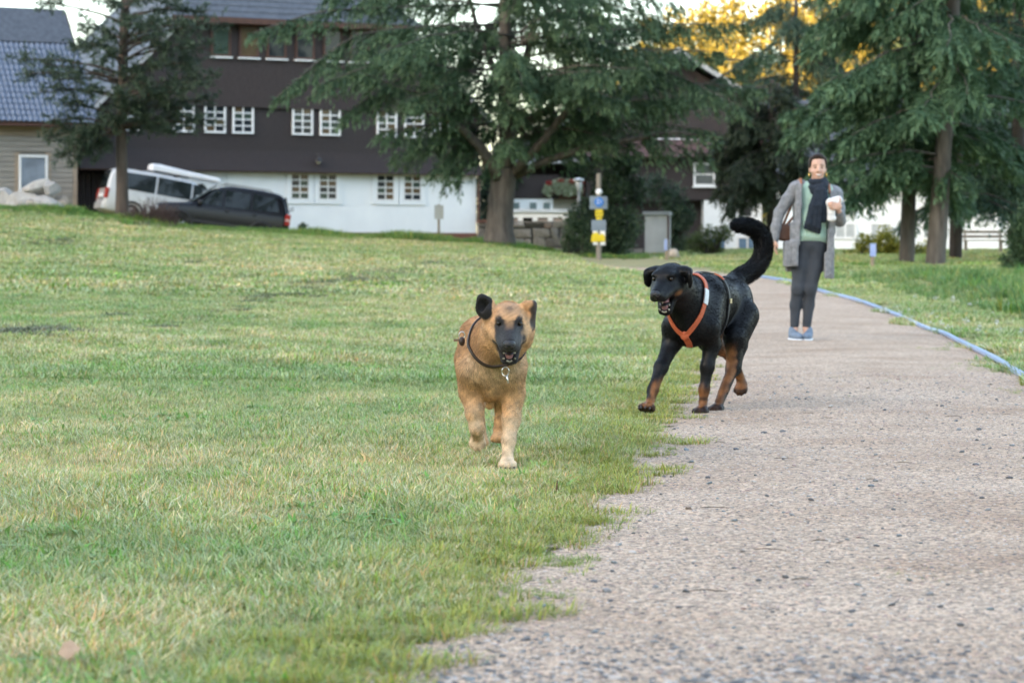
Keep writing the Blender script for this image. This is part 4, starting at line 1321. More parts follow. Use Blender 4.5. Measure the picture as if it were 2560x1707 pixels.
    F.build("crown", t, M_NEEDLE, base)
big_tree()

# ---- the slim pine by the parked cars
def pine():
    D = 82.0
    base = P(306, 525, D); base.z = float(terr(base.x, D)) - 0.05
    t = empty("slim_pine", base)
    tag(t, "slim pine with bare straight trunk standing beside the parked vehicles", "tree")
    Q = lambda x, y, dd=0.0: P(x, y, D + dd)
    wood = MB()
    flare_trunk(wood, [base + Vector((0, 0, -0.3)), base + Vector((0, 0, 0.1)), Q(305, 470), Q(302, 300), Q(307, 150), Q(314, 0), Q(318, -150)], [0.30, 0.25, 0.205, 0.185, 0.175, 0.15, 0.12], 10)
    F = Foliage(21); rr = random.Random(8)
    tips = [(60, 185, -1.2), (110, 160, -1), (150, 200, -1.6), (40, 150, .4), (190, 120, -.8), (210, 60, 1), (90, 5, -.5), (200, -10, -1), (160, 260, -1.2), (130, 300, -.6), (170, 350, -1.4), (190, 400, -1), (120, 345, -.4), (150, 395, -.8), (230, 330, -1), (215, 230, -1.8), (250, 300, .8),
            (250, 180, 1.5), (330, 180, -2), (380, 60, -1.5), (430, 20, -1), (480, 70, -1.8), (520, 30, 0), (560, 60, -.5), (450, 110, -1.6), (400, 170, -2), (470, 160, -1), (530, 120, -1), (500, 205, -1.5), (430, 230, -1.8), (380, 250, -1.2), (350, 290, -.8), (400, 310, -1.2), (450, 270, -1), (540, 190, -1.2), (520, 300, -.6), (340, 330, .6), (420, 330, .4), (270, 90, -1), (350, 100, 1.2), (300, 240, -2.2), (360, 210, -2.2), (280, 20, -1.5), (370, -10, -1.5), (470, -20, -1), (250, 380, -.6), (490, 310, -.8), (545, 250, -.3),
            (230, 110, -1.8), (260, 140, -2.2), (330, 60, -2), (410, 100, -2.2), (420, 60, 1), (500, 150, .6), (330, 270, -1.6), (280, 310, -1.2), (470, 220, -2), (100, 230, -1)]
    for (x, y, dd) in tips:
        B = Q(x, y, dd)
        ty = y + rr.uniform(10, 60)
        A = Q(304 + (314 - 304) * (300 - ty) / 300, min(ty, 330))
        pts = curve_pts(A, B, 0.25, 7, 0.07, rr)
        wood.tube(pts, [0.045 * (1 - 0.75 * i / 7) + 0.008 for i in range(8)], 5)
        pe = np.array([list(p) for p in pts])
        n = 30
        k = rg_ = F.rg
        tt = 0.52 + 0.48 * k.random(n)
        st = np.stack([np.interp(tt * 7, np.arange(8), pe[:, i]) for i in range(3)], 1) + k.normal(0, 0.10, (n, 3))
        dr = unit(np.array(B - A)[None] / (B - A).length * 0.7 + k.normal(0, 0.7, (n, 3)) * np.array([1, 1, 0.6]) + np.array([0, 0, 0.05]))
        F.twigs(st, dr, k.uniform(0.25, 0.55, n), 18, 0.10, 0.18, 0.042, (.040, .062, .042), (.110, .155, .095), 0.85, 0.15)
    wood.v = [tuple(Vector(v) - base) for v in wood.v]
    wood.build("trunk", M_BARK_PINE, t, True)
    F.build("crown", t, M_NEEDLE, base)
pine()

# ---- conifers on the right
def right_conifer(name, label, px, py, D, r0, lean, seed, ylow, nb, reach, cd, cl, bark, lim=None, group=None, top=-420, ll=0.21, biasl=0.0):
    base = P(px, py, D); base.z = float(terr(base.x, D)) - 0.06
    t = empty(name, base); tag(t, label, "tree", group)
    Q = lambda x, y, dd=0.0: P(x, y, D + dd)
    wood = MB(); rr = random.Random(seed); F = Foliage(seed)
    tx = lambda y: px + lean * (py - y) / 600.0
    ys = [py + 14, py - 6, py - 60, py - 60 - (py - 60 - top) * .25, py - 60 - (py - 60 - top) * .5, py - 60 - (py - 60 - top) * .8, top - 20]
    flare_trunk(wood, [Q(tx(y), y) for y in ys], [r0 * 1.5, r0 * 1.22, r0 * 1.02, r0 * 0.92, r0 * 0.78, r0 * 0.6, r0 * 0.3], 10)
    for i in range(nb):
        y0 = ylow - (ylow - top) * (i + rr.random()) / nb
        az = rr.uniform(0, 2 * math.pi)
        if biasl and rr.random() < biasl: az = math.pi + rr.uniform(-0.8, 0.8)
        fr = (ylow - y0) / (ylow - top)
        ln = rr.uniform(0.6, 1.0) * reach * (0.75 + 0.5 * min(1, fr * 4)) * (1 - 0.55 * fr)
        A = Q(tx(y0), y0)
        B = A + Vector((math.cos(az) * ln, math.sin(az) * ln, -rr.uniform(0.15, 0.5) * ln * 0.6))
        pts = curve_pts(A, B, 0.35, 7, 0.08, rr)
        wood.tube(pts, [0.032 * (1 - 0.85 * k / 7) + 0.004 for k in range(8)], 5)
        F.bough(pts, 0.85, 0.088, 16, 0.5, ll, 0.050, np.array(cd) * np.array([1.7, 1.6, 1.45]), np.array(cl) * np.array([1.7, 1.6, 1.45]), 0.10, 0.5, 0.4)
    wood.v = [tuple(Vector(v) - base) for v in wood.v]
    wood.build("trunk", bark, t, True)
    F.build("crown", t, M_NEEDLE, base)
right_conifer("lawn_conifer", "conifer with slimmer pale trunk on the lawn beside the yellow-green hedge", 2266, 687, 62, 0.18, 18, 31, 455, 54, 3.5, (.024, .056, .034), (.092, .165, .098), M_BARK, biasl=0.22)
right_conifer("lawn_conifer", "thick trunked conifer with broad flaring base on the lawn", 2336, 692, 60, 0.225, 42, 32, 455, 56, 4.1, (.024, .056, .032), (.090, .160, .092), M_BARK, biasl=0.2)
right_conifer("lawn_conifer", "dark trunked conifer standing in front of the bench and white house wall", 2388, 676, 70, 0.17, 10, 33, 530, 50, 3.6, (.016, .036, .024), (.055, .10, .062), M_BARK_DARK)
right_conifer("dark_conifer", "dense dark conifer growing beside the chalet window", 1930, 640, 92, 0.20, 0, 34, 490, 56, 2.8, (.014, .022, .014), (.040, .058, .034), M_BARK_DARK, top=220)
right_conifer("young_spruce", "blue green spruce rising behind the chalet's right corner", 1990, 640, 118, 0.22, 0, 35, 520, 60, 4.8, (.024, .046, .034), (.068, .112, .080), M_BARK_DARK, top=10)
right_conifer("edge_conifer", "tall conifer at the lawn's far side behind the round bush", 2545, 690, 78, 0.24, 0, 36, 520, 56, 3.8, (.020, .048, .028), (.075, .14, .08), M_BARK_DARK)

# ---- shrubs
def shrub(name, label, clumps, D, cd, cl, ll, lw, seed, cat="shrub", stems=5, group=None):
    xs = sum(c[0] for c in clumps) / len(clumps)
    ylow = max(c[1] + c[3] for c in clumps)
    base = P(xs, ylow, D); base.z = float(terr(base.x, D)) - 0.03
    t = empty(name, base); tag(t, label, cat, group)
    F = Foliage(seed); rr = random.Random(seed); mb = MB()
    for (x, y, rx, ry, n) in clumps:
        c = P(x, y, D + rr.uniform(-.3, .3)); k = D / FPX
        F.puff(c, (rx * k, rx * k * 0.9, ry * k), n, ll, lw, cd, cl, 0.35)
        for i in range(stems):
            e = c + Vector((rr.uniform(-.6, .6) * rx * k, rr.uniform(-.5, .5) * rx * k, rr.uniform(-.2, .6) * ry * k))
            b0 = base + Vector((rr.uniform(-.25, .25), rr.uniform(-.2, .2), -0.05))
            m_ = b0.lerp(e, 0.5) + Vector((rr.uniform(-.1, .1), 0, 0.1))
            mb.tube([b0 - base, m_ - base, e - base], [0.035, 0.022, 0.008], 5)
    mb.build("stems", M_BARK_DARK, t, True)
    F.build("foliage", t, M_LEAF, base)
shrub("tall_shrub", "tall dark leafy shrub growing behind the trail signpost", [(1530, 470, 62, 60, 1500), (1560, 420, 50, 40, 900), (1500, 540, 70, 70, 1700), (1560, 560, 62, 60, 1300), (1480, 600, 62, 55, 1300), (1440, 560, 34, 50, 700), (1590, 480, 36, 50, 700), (1545, 615, 60, 40, 900), (1470, 430, 30, 24, 250)], 80, (.028, .052, .030), (.090, .145, .078), 0.13, 0.07, 51)
shrub("round_shrub", "dark rounded shrub at the end of the stone wall", [(1445, 590, 40, 60, 900), (1420, 610, 22, 38, 350), (1465, 630, 36, 26, 420)], 78, (.028, .052, .026), (.085, .135, .062), 0.11, 0.06, 52)
shrub("loose_shrub", "loose dark green shrub between the shed and the chalet's white base", [(1680, 505, 46, 60, 900), (1705, 545, 46, 50, 900), (1675, 575, 40, 50, 800), (1640, 470, 40, 45, 600), (1695, 612, 40, 34, 600)], 92, (.026, .050, .032), (.080, .130, .076), 0.14, 0.07, 53)
shrub("light_bush", "yellowish green rounded bush below the chalet's white base", [(1775, 595, 50, 40, 1300), (1735, 610, 30, 30, 500), (1810, 585, 28, 28, 500), (1780, 625, 46, 20, 500)], 84, (.07, .095, .028), (.16, .20, .07), 0.10, 0.05, 54)
shrub("edge_bush", "dense green bush at the lawn's edge beside the bench", [(2550, 600, 52, 70, 1700), (2580, 540, 50, 60, 900), (2535, 660, 44, 40, 800)], 52, (.024, .050, .022), (.070, .120, .050), 0.08, 0.04, 55)
shrub("autumn_hedge", "yellow green hedge behind the lawn conifers", [(2170, 620, 42, 45, 1300), (2215, 610, 42, 50, 1300), (2255, 625, 40, 42, 1000), (2305, 635, 40, 34, 700), (2130, 650, 30, 28, 500)], 78, (.14, .16, .025), (.30, .30, .055), 0.11, 0.06, 56, "hedge")
shrub("low_shrub", "small dark shrub in front of the white house beside the path", [(2088, 655, 24, 24, 420), (2060, 640, 18, 28, 320)], 84, (.022, .044, .020), (.06, .10, .045), 0.10, 0.05, 57)
shrub("wall_plant", "small leafy plant at the foot of the whitewashed wall", [(757, 566, 13, 9, 160)], 90, (.03, .06, .025), (.07, .12, .05), 0.09, 0.05, 58, "plant", 2)
shrub("bank_plant", "clump of rank green weeds on the bank before the brown plinth", [(955, 598, 50, 10, 420), (915, 594, 24, 8, 160)], 84, (.035, .065, .030), (.085, .135, .06), 0.12, 0.04, 59, "plant", 2)

shrub("gap_tree", "dark leafy bush filling the gap between farmhouse and chalet", [(1205, 470, 40, 60, 900), (1235, 430, 40, 60, 800), (1215, 530, 34, 40, 600), (1275, 440, 30, 60, 500)], 112, (.016, .034, .022), (.045, .075, .045), 0.2, 0.1, 60)

# dead brown brushwood at the pine's foot
def brushwood():
    D = 79.6
    base = P(378, 545, D); base.z = float(terr(base.x, D)) - 0.05
    t = empty("dry_bush", base); tag(t, "dry brown leafless bush at the foot of the slim pine", "shrub")
    rr = random.Random(4); mb = MB()
    for i in range(190):
        x = rr.uniform(-0.85, 0.85); y = rr.uniform(-0.3, 0.4)
        h = rr.uniform(0.35, 1.05) * (1 - 0.3 * abs(x)) ; lx = rr.uniform(-0.25, 0.25)
        mb.tube([(x, y, 0), (x + lx * 0.4, y + rr.uniform(-.06, .06), h * 0.55), (x + lx, y + rr.uniform(-.12, .12), h)], [0.018, 0.012, 0.005], 4)
    mb.build("twigs", mat_noise("dry_twig", (0.045, 0.028, 0.026), (0.10, 0.062, 0.052), 8, 0.9), t)
    F = Foliage(77)
    for i in range(14):
        F.puff(base + Vector((rr.uniform(-.8, .8), rr.uniform(-.3, .3), rr.uniform(.15, .5))), (.2, .2, .16), 60, 0.07, 0.035, (.04, .026, .024), (.085, .055, .045), 0.2)
    F.build("dead_leaves", t, M_LEAF, base)
brushwood()

# ---- far wooded hillside, its upper trees still in the sun
def hillside():
    us, vs = np.linspace(-20, 190, 43), np.linspace(0, 1, 12)
    V = []
    for v in vs:
        for u in us:
            Y = 190 + v * 190
            top = np.interp(u, [-20, 8, 16, 26, 50, 120, 190], [0, 3, 12, 26, 44, 60, 62])
            V.append((u * (0.8 + 0.5 * v), Y, 1.0 + top * float(smoothstep(0.0, 1.0, v)) * 1.0))
    n = len(us); ii = (np.arange(len(vs) - 1)[:, None] * n + np.arange(n - 1)[None]).ravel()
    f = np.stack([ii, ii + 1, ii + n + 1, ii + n], 1)
    tag(link("hillside", mesh_np("hillside", V, f, True), mat_noise("hill_floor", (0.04, 0.05, 0.02), (0.08, 0.075, 0.03), 0.3, 0.95)), kind="structure")
    F = Foliage(91); rr = random.Random(9)
    wood = MB()
    for i in range(170):
        v = rr.random(); u = rr.uniform(11, 80)
        Y = 195 + v * 150
        top = float(np.interp(u, [-20, 8, 16, 26, 50, 120, 190], [0, 3, 12, 26, 44, 60, 62]))
        x = u * (0.8 + 0.5 * v); z = 1 + top * float(smoothstep(0, 1, v))
        h = rr.uniform(12, 19); w = rr.uniform(2.4, 3.8)
        gold = rr.random() < 0.82
        cd, cl = ((.17, .125, .018), (.36, .27, .045)) if gold else ((.040, .060, .022), (.10, .12, .04))
        for j in range(5):
            fz = 0.25 + 0.17 * j
            F.puff((x + rr.uniform(-.6, .6), Y + rr.uniform(-.6, .6), z + h * fz), (w * (1.15 - 0.17 * j), w * (1.15 - 0.17 * j), h * 0.16), 130, 0.75, 0.40, cd, cl, 0.45)
        wood.tube([(x, Y, z - 0.5), (x, Y, z + h * 0.8)], [0.3, 0.1], 5)
    tag(F.build("far_forest", None, M_LEAF, (0, 0, 0)), kind="stuff")
    tag(wood.build("far_trunks", M_BARK_DARK), kind="stuff")
hillside()
# ------------------------------------------------------------------ parked vehicles
M_TYRE = mat_noise("tyre_rubber", (0.010, 0.010, 0.010), (0.02, 0.02, 0.02), 30, 0.85)
M_RIM = mat_noise("alloy_rim", (0.28, 0.29, 0.30), (0.38, 0.39, 0.40), 10, 0.35, metallic=0.8)
M_CARGLASS = mat_glass("car_glass", (0.012, 0.016, 0.017), 0.03)
M_TAIL = mat_noise("tail_lamp", (0.28, 0.012, 0.010), (0.38, 0.022, 0.016), 12, 0.2)
M_TAIL_CLEAR = mat_noise("tail_lamp_clear", (0.60, 0.45, 0.42), (0.7, 0.55, 0.5), 12, 0.2)
M_BLACKPL = mat_noise("black_plastic", (0.014, 0.014, 0.015), (0.026, 0.026, 0.028), 10, 0.6)

def car(root, st, W, paint, side_windows, wheels, wr, extras):
    """st: stations (x, z_bottom, z_belt, z_top, half width at belt, half width at top)"""
    st = np.array(st, float)
    rows = []
    for x, zb, zl, zt, wb, wt in st:
        rows.append([(x, 0, zb), (x, wb * .90, zb), (x, wb * 0.985, zb + (zl - zb) * .18), (x, wb, zb + (zl - zb) * .50), (x, wb * .985, zb + (zl - zb) * .86), (x, wb * .955, zl),
                     (x, wb * .955 + (wt - wb * .955) * .5, zl + (zt - .05 - zl) * .5), (x, wt, max(zt - 0.06, zl)), (x, wt * .86, zt - 0.008), (x, wt * 0.45, zt + 0.008), (x, 0, zt + 0.012)])
    m = len(rows[0]); V = []
    for r in rows: V += r + [(p[0], -p[1], p[2]) for p in r[1:-1][::-1]]
    k = m + m - 2; F = []
    for i in range(len(rows) - 1):
        for j in range(k):
            F.append((i * k + j, i * k + (j + 1) % k, (i + 1) * k + (j + 1) % k, (i + 1) * k + j))
    F.append(tuple(range(k))); F.append(tuple((len(rows) - 1) * k + j for j in range(k - 1, -1, -1)))
    mb = MB().add([Vector(v) for v in V], F)
    body = mb.build("body", paint, root, True)
    md = body.modifiers.new("sub", 'SUBSURF'); md.levels = 1; md.render_levels = 2
    xs = st[:, 0]
    o = np.argsort(xs)
    ip = lambda x, c: float(np.interp(x, xs[o], st[o, c]))
    def surf(x, z, sgn, off):
        zl, zt, wb, wt = ip(x, 2), ip(x, 3), ip(x, 4), ip(x, 5)
        t = min(max((z - zl) / max(zt - .06 - zl, .05), 0), 1)
        return Vector((x, sgn * (wb * .955 + (wt - wb * .955) * t + off), z))
    for poly in side_windows:
        for sgn in (-1, 1):
            P0 = [surf(x, z, sgn, 0.012) for x, z in poly]; P1 = [surf(x, z, sgn, -0.03) for x, z in poly]
            n = len(poly)
            f = [tuple(range(n)), tuple(range(2 * n - 1, n - 1, -1))] + [(i, (i + 1) % n, n + (i + 1) % n, n + i) for i in range(n)]
            MB().add(P0 + P1, f).build("side_window", M_CARGLASS, root)
    for x in wheels:
        for sgn in (-1, 1):
            w = empty("wheel", (x, sgn * (W / 2 - 0.11), wr)); w.parent = root
            tb = MB(); n = 24
            prof = [(-.10, .62), (-.11, .9), (-.085, 1.0), (.085, 1.0), (.11, .9), (.10, .62)]
            vs = [(wr * r_ * math.cos(2 * math.pi * i / n), y_, wr * r_ * math.sin(2 * math.pi * i / n)) for i in range(n) for y_, r_ in prof]
            fs = [(i * 6 + j, i * 6 + (j + 1) % 6, ((i + 1) % n) * 6 + (j + 1) % 6, ((i + 1) % n) * 6 + j) for i in range(n) for j in range(6)]
            tb.add(vs, fs).build("tyre", M_TYRE, w, True)
            rb = MB()
            rb.tube([(0, sgn * 0.05, 0), (0, sgn * 0.085, 0)], [wr * 0.60, wr * 0.58], 20)
            for s_ in range(5):
                a = s_ * 2 * math.pi / 5
                rb.tube([(0, sgn * 0.09, 0), (wr * .58 * math.cos(a), sgn * 0.092, wr * .58 * math.sin(a))], [0.04, 0.03], 6)
            rb.build("rim", M_RIM, w)
            ar = MB()
            pts = [(x + (wr + 0.07) * math.cos(a), sgn * (W / 2 - 0.005), wr + (wr + 0.07) * math.sin(a)) for a in [math.pi * i / 14 for i in range(15)]]
            ar.tube(pts, 0.05, 6).build("wheel_arch", M_BLACKPL, root, True)
    extras(root, surf, ip)

def ground_pose(root, X, Y, yaw, half):
    f = Vector((math.cos(yaw), math.sin(yaw), 0))
    a, b = Vector((X, Y, 0)) + f * half, Vector((X, Y, 0)) - f * half
    za, zb = float(terr(a.x, a.y)), float(terr(b.x, b.y))
    pitch = -math.atan2(za - zb, 2 * half)
    root.location = (X, Y, (za + zb) / 2 + 0.0)
    root.rotation_euler = (0, pitch, yaw)

def suv():
    root = empty("parked_suv")
    tag(root, "black sport utility car parked beside the whitewashed wall", "car")
    st = [(2.30, .42, .70, .74, .62, .55), (2.22, .32, .80, .90, .80, .72), (1.95, .26, .92, 1.00, .89, .80), (1.30, .26, 1.00, 1.07, .925, .84), (0.98, .26, 1.03, 1.13, .925, .80),
          (0.55, .26, 1.04, 1.46, .925, .70), (0.20, .26, 1.05, 1.68, .925, .66), (-0.35, .26, 1.06, 1.755, .925, .66), (-1.10, .26, 1.08, 1.76, .925, .67), (-1.75, .26, 1.10, 1.74, .92, .66), (-1.98, .27, 1.12, 1.70, .91, .65), (-2.06, .28, 1.12, 1.60, .91, .66), (-2.20, .30, 1.10, 1.24, .89, .74), (-2.27, .36, .98, 1.06, .86, .78), (-2.31, .45, .76, .82, .76, .70)]
    paint = mat_noise("black_car_paint", (0.006, 0.006, 0.008), (0.010, 0.009, 0.011), 2, 0.22, spec=0.35)
    wins = [[(0.80, 1.10), (0.05, 1.10), (0.05, 1.58), (0.30, 1.58)], [(-0.05, 1.10), (-0.88, 1.12), (-0.88, 1.62), (-0.05, 1.60)], [(-1.00, 1.13), (-1.90, 1.16), (-1.76, 1.58), (-1.00, 1.62)]]
    def extras(r, surf, ip):
        v = [Vector((1.00, y, 1.12)) for y in (-.76, .76)] + [Vector((0.24, y, 1.675)) for y in (.60, -.60)]
        off = Vector((0.05, 0, 0.055))
        MB().add([p + off for p in v] + [p + off * 0.3 for p in v], [(0, 1, 2, 3), (7, 6, 5, 4), (0, 4, 5, 1), (1, 5, 6, 2), (2, 6, 7, 3), (3, 7, 4, 0)]).build("windscreen", mat_glass("windscreen_glass", (0.05, 0.06, 0.065), 0.02), r)
        v = [Vector((-2.06, y, 1.62)) for y in (-.58, .58)] + [Vector((-2.22, y, 1.16)) for y in (.70, -.70)]
        off = Vector((-0.045, 0, 0.03))
        MB().add([p + off for p in v] + [p + off * 0.2 for p in v], [(0, 1, 2, 3), (7, 6, 5, 4), (0, 4, 5, 1), (1, 5, 6, 2), (2, 6, 7, 3), (3, 7, 4, 0)]).build("rear_window", M_CARGLASS, r)
        for s in (-1, 1):
            t = MB().box(-2.30, -2.12, s * .90 - .06, s * .90 + .03, .80, 1.14).build("tail_lamp", M_TAIL, r, False, 0.02)
            MB().box(-2.31, -2.13, s * .90 - .062, s * .90 + .032, .93, .99).build("reversing_lens", M_TAIL_CLEAR, t)
            MB().box(2.10, 2.30, s * .66 - .14, s * .66 + .14, .72, .88).build("headlight", mat_noise("headlight", (.5, .52, .54), (.6, .62, .64), 5, 0.15), r, False, 0.03)
            MB().tube([(0.1, s * .62, 1.74), (0.0, s * .62, 1.80), (-1.5, s * .62, 1.79), (-1.62, s * .62, 1.73)], 0.022, 6).build("roof_rail", M_BARGE, r)
            mr = MB().ball((0.78, s * 1.03, 1.13), (0.09, 0.10, 0.075), 10, 8).build("wing_mirror", M_BLACKPL, r, True)
            for xd in (-0.02, -0.94):
                MB().box(xd - 0.20, xd - 0.06, s * .932 - .01, s * .932 + .018, .955, .99).build("door_handle", M_BLACKPL, r)
            MB().box(-1.2, 1.15, s * .925 - 0.01, s * .925 + .015, .52, .62).build("side_moulding", M_BLACKPL, r)
        MB().box(-2.36, -2.16, -.84, .84, .34, .62).build("rear_bumper", M_BLACKPL, r, False, 0.04)
    car(root, st, 1.85, paint, wins, (1.38, -1.36), 0.36, extras)
    ground_pose(root, P(538, 0, 84.2).x, 84.2, R(180 + 13), 1.4)
    root.scale = (1.03, 1.03, 1.15)
suv()

def van():
    root = empty("parked_van")
    tag(root, "white passenger van parked behind the black car", "van")
    st = [(2.45, .40, .78, .84, .68, .6), (2.36, .28, .92, 1.00, .86, .78), (1.85, .24, 1.08, 1.18, .94, .82), (1.55, .24, 1.12, 1.40, .95, .76), (0.95, .24, 1.14, 1.82, .95, .74), (0.55, .24, 1.15, 1.93, .95, .76), (-0.6, .24, 1.15, 1.96, .95, .77), (-1.9, .24, 1.15, 1.95, .95, .77), (-2.25, .25, 1.14, 1.90, .94, .76), (-2.40, .28, 1.10, 1.70, .92, .76), (-2.47, .36, .95, 1.05, .88, .80), (-2.50, .45, .72, .76, .80, .74)]
    paint = mat_noise("white_car_paint", (0.50, 0.52, 0.54), (0.57, 0.59, 0.61), 2, 0.25, coat=0.4)
    wins = [[(1.45, 1.18), (0.72, 1.18), (0.72, 1.78), (0.98, 1.76)], [(0.64, 1.18), (-0.62, 1.18), (-0.62, 1.82), (0.64, 1.80)], [(-0.70, 1.18), (-2.12, 1.18), (-2.08, 1.78), (-0.70, 1.82)]]
    def extras(r, surf, ip):
        v = [Vector((-2.36, y, 1.78)) for y in (-.62, .62)] + [Vector((-2.475, y, 1.12)) for y in (.74, -.74)]
        off = Vector((-0.03, 0, 0.0))
        MB().add([p + off for p in v] + [p - off for p in v], [(0, 1, 2, 3), (7, 6, 5, 4), (0, 4, 5, 1), (1, 5, 6, 2), (2, 6, 7, 3), (3, 7, 4, 0)]).build("rear_window", M_CARGLASS, r)
        v = [Vector((1.62, y, 1.36)) for y in (-.76, .76)] + [Vector((0.98, y, 1.82)) for y in (.66, -.66)]
        off = Vector((0.05, 0, 0.06))
        MB().add([p + off for p in v] + [p + off * 0.3 for p in v], [(0, 1, 2, 3), (7, 6, 5, 4), (0, 4, 5, 1), (1, 5, 6, 2), (2, 6, 7, 3), (3, 7, 4, 0)]).build("windscreen", M_CARGLASS, r)
        for s in (-1, 1):
            MB().box(-2.52, -2.36, s * .86 - .07, s * .86 + .07, .74, 1.12).build("tail_lamp", M_TAIL, r, False, 0.03)
            MB().box(2.28, 2.44, s * .70 - .14, s * .70 + .14, .72, .90).build("headlight", mat_noise("van_headlight", (.5, .52, .54), (.6, .62, .64), 5, 0.15), r, False, 0.03)
            MB().tube([(0.5, s * .70, 1.98), (-2.0, s * .70, 1.99)], 0.02, 6).build("roof_rail", M_BLACKPL, r)
            MB().ball((1.42, s * 1.06, 1.22), (0.09, 0.11, 0.12), 10, 8).build("wing_mirror", M_BLACKPL, r, True)
        MB().box(-2.56, -2.38, -.86, .86, .34, .62).build("rear_bumper", paint, r, False, 0.04)
        MB().box(-2.53, -2.47, -.30, .30, .80, .92).build("number_plate", M_WPAINT, r)
        for xb in (0.15, -1.35):
            MB().box(xb - .03, xb + .03, -.72, .72, 1.97, 2.02).build("roof_bar", M_BLACKPL, r)
    car(root, st, 1.90, paint, wins, (1.55, -1.45), 0.34, extras)
    ground_pose(root, P(408, 0, 90.0).x, 90.0, R(19), 1.5)
    root.scale = (1.0, 1.0, 1.02)
    # luggage box on the roof bars
    bx = empty("roof_box", root.location, 0); bx.rotation_euler = root.rotation_euler; bx.scale = root.scale
    tag(bx, "long white luggage box mounted on the white van's roof", "roof box")
    S = SDF()
    S.box((0.45, 0.05, 2.10), (1.25, 0.34, 0.06), 0.09, Matrix.Rotation(R(2.5), 3, 'Y'), 0.05); S.cone((-0.55, -0.15, 2.16), (0.9, -0.12, 2.10), 0.15, 0.10, 0.08); S.cone((-0.55, 0.25, 2.16), (0.9, 0.22, 2.10), 0.15, 0.10, 0.08)
    V, F = S.mesh(0.03); V[:, 2] = np.maximum(V[:, 2], 2.025); F, _ = orient_out(V, F)
    link("shell", mesh_np("shell", V, F, True), mat_noise("box_white", (0.72, 0.74, 0.76), (0.78, 0.80, 0.82), 3, 0.3), bx)
    MB().box(-0.75, 1.6, -0.40, 0.50, 2.032, 2.05).build("lid_seam", M_BLACKPL, bx)

def orient_out(V, F):
    vn = vert_normals(V, F)
    if ((V - V.mean(0)) * vn).sum() < 0: F = F[:, ::-1]; vn = -vn
    return F, vn
van()

# ------------------------------------------------------------------ boulders by the barn
def boulders():
    D = 80.5
    spec = [(55, 495, 42, 24, "flat pale boulder at the foot of the barn window pile"), (92, 470, 34, 17, "leaning slab of pale rock propped on the boulder pile"), (112, 497, 46, 20, "long pale boulder lying in front of the pile"),
            (12, 482, 28, 24, "rough pale boulder at the pile's far end from the garage"), (152, 488, 22, 22, "brownish boulder at the garage end of the pile"), (18, 505, 26, 10, "small pale rock half sunk in the grass"), (128, 472, 20, 18, "upright grey boulder behind the leaning slab")]
    mt = [mat_noise("boulder_" + n, c0, c1, 3, 0.9, 0.6, 9) for n, c0, c1 in (("pale", (0.30, 0.28, 0.255), (0.44, 0.42, 0.39)), ("warm", (0.28, 0.235, 0.19), (0.40, 0.34, 0.28)), ("grey", (0.25, 0.245, 0.24), (0.36, 0.35, 0.34)))]
    rr = random.Random(6)
    for i, (x, y, rx, ry, lab) in enumerate(spec):
        k = D / FPX; c = P(x, y, D + rr.uniform(0, .5))
        bm = bmesh.new(); bmesh.ops.create_icosphere(bm, subdivisions=3, radius=1.0)
        ph = rr.uniform(0, 10)
        pl = [Vector((rr.gauss(0, 1), rr.gauss(0, 1), rr.gauss(0, 1))).normalized() for _ in range(9)]
        for v in bm.verts:
            q = v.co.copy()
            for n_ in pl:
                d = q.dot(n_)
                if d > 0.72: q -= n_ * (d - 0.72) * 0.92
            q *= 1 + 0.10 * mnoise.noise(q * 2.1 + Vector((ph, 0, 0)))
            v.co = Vector((q.x * rx * k * 1.2, q.y * rx * k * 0.9, q.z * ry * k * 1.35))
        me = bpy.data.meshes.new("boulder"); bm.to_mesh(me); bm.free()
        o = link("boulder", me, mt[(0, 0, 0, 0, 1, 0, 2)[i]])
        g = float(terr(c.x, c.y))
        o.location = (c.x, c.y, max(c.z, g + ry * k * 0.5) if i in (1, 6) else min(max(c.z, g + ry * k * 0.35), g + ry * k * 0.9)); o.rotation_euler = (0, R(-18) if i == 1 else rr.uniform(-.15, .15) + (0.22 if i == 2 else 0), rr.uniform(-.3, .3))
        tag(o, lab, "boulder", "boulders piled by the barn")
boulders()

# ------------------------------------------------------------------ signs, posts, lamp, bench, hose
M_WOODPOST = mat_noise("post_wood", (0.20, 0.155, 0.105), (0.32, 0.26, 0.18), 6, 0.8, 0.4, 20, (1, 1, 0.15))
M_GREYPOST = mat_noise("post_grey", (0.17, 0.15, 0.12), (0.27, 0.24, 0.20), 6, 0.8, 0.4, 20, (1, 1, 0.15))
M_YELLOW = mat_noise("sign_yellow", (0.62, 0.46, 0.01), (0.70, 0.54, 0.02), 4, 0.5)
M_BLUE = mat_noise("sign_blue", (0.03, 0.16, 0.50), (0.05, 0.20, 0.58), 4, 0.4)
M_SIGNGREY = mat_noise("sign_grey", (0.16, 0.20, 0.25), (0.22, 0.27, 0.32), 4, 0.35)
M_BLACK = mat_noise("sign_black", (0.015, 0.015, 0.015), (0.025, 0.025, 0.025), 4, 0.6)

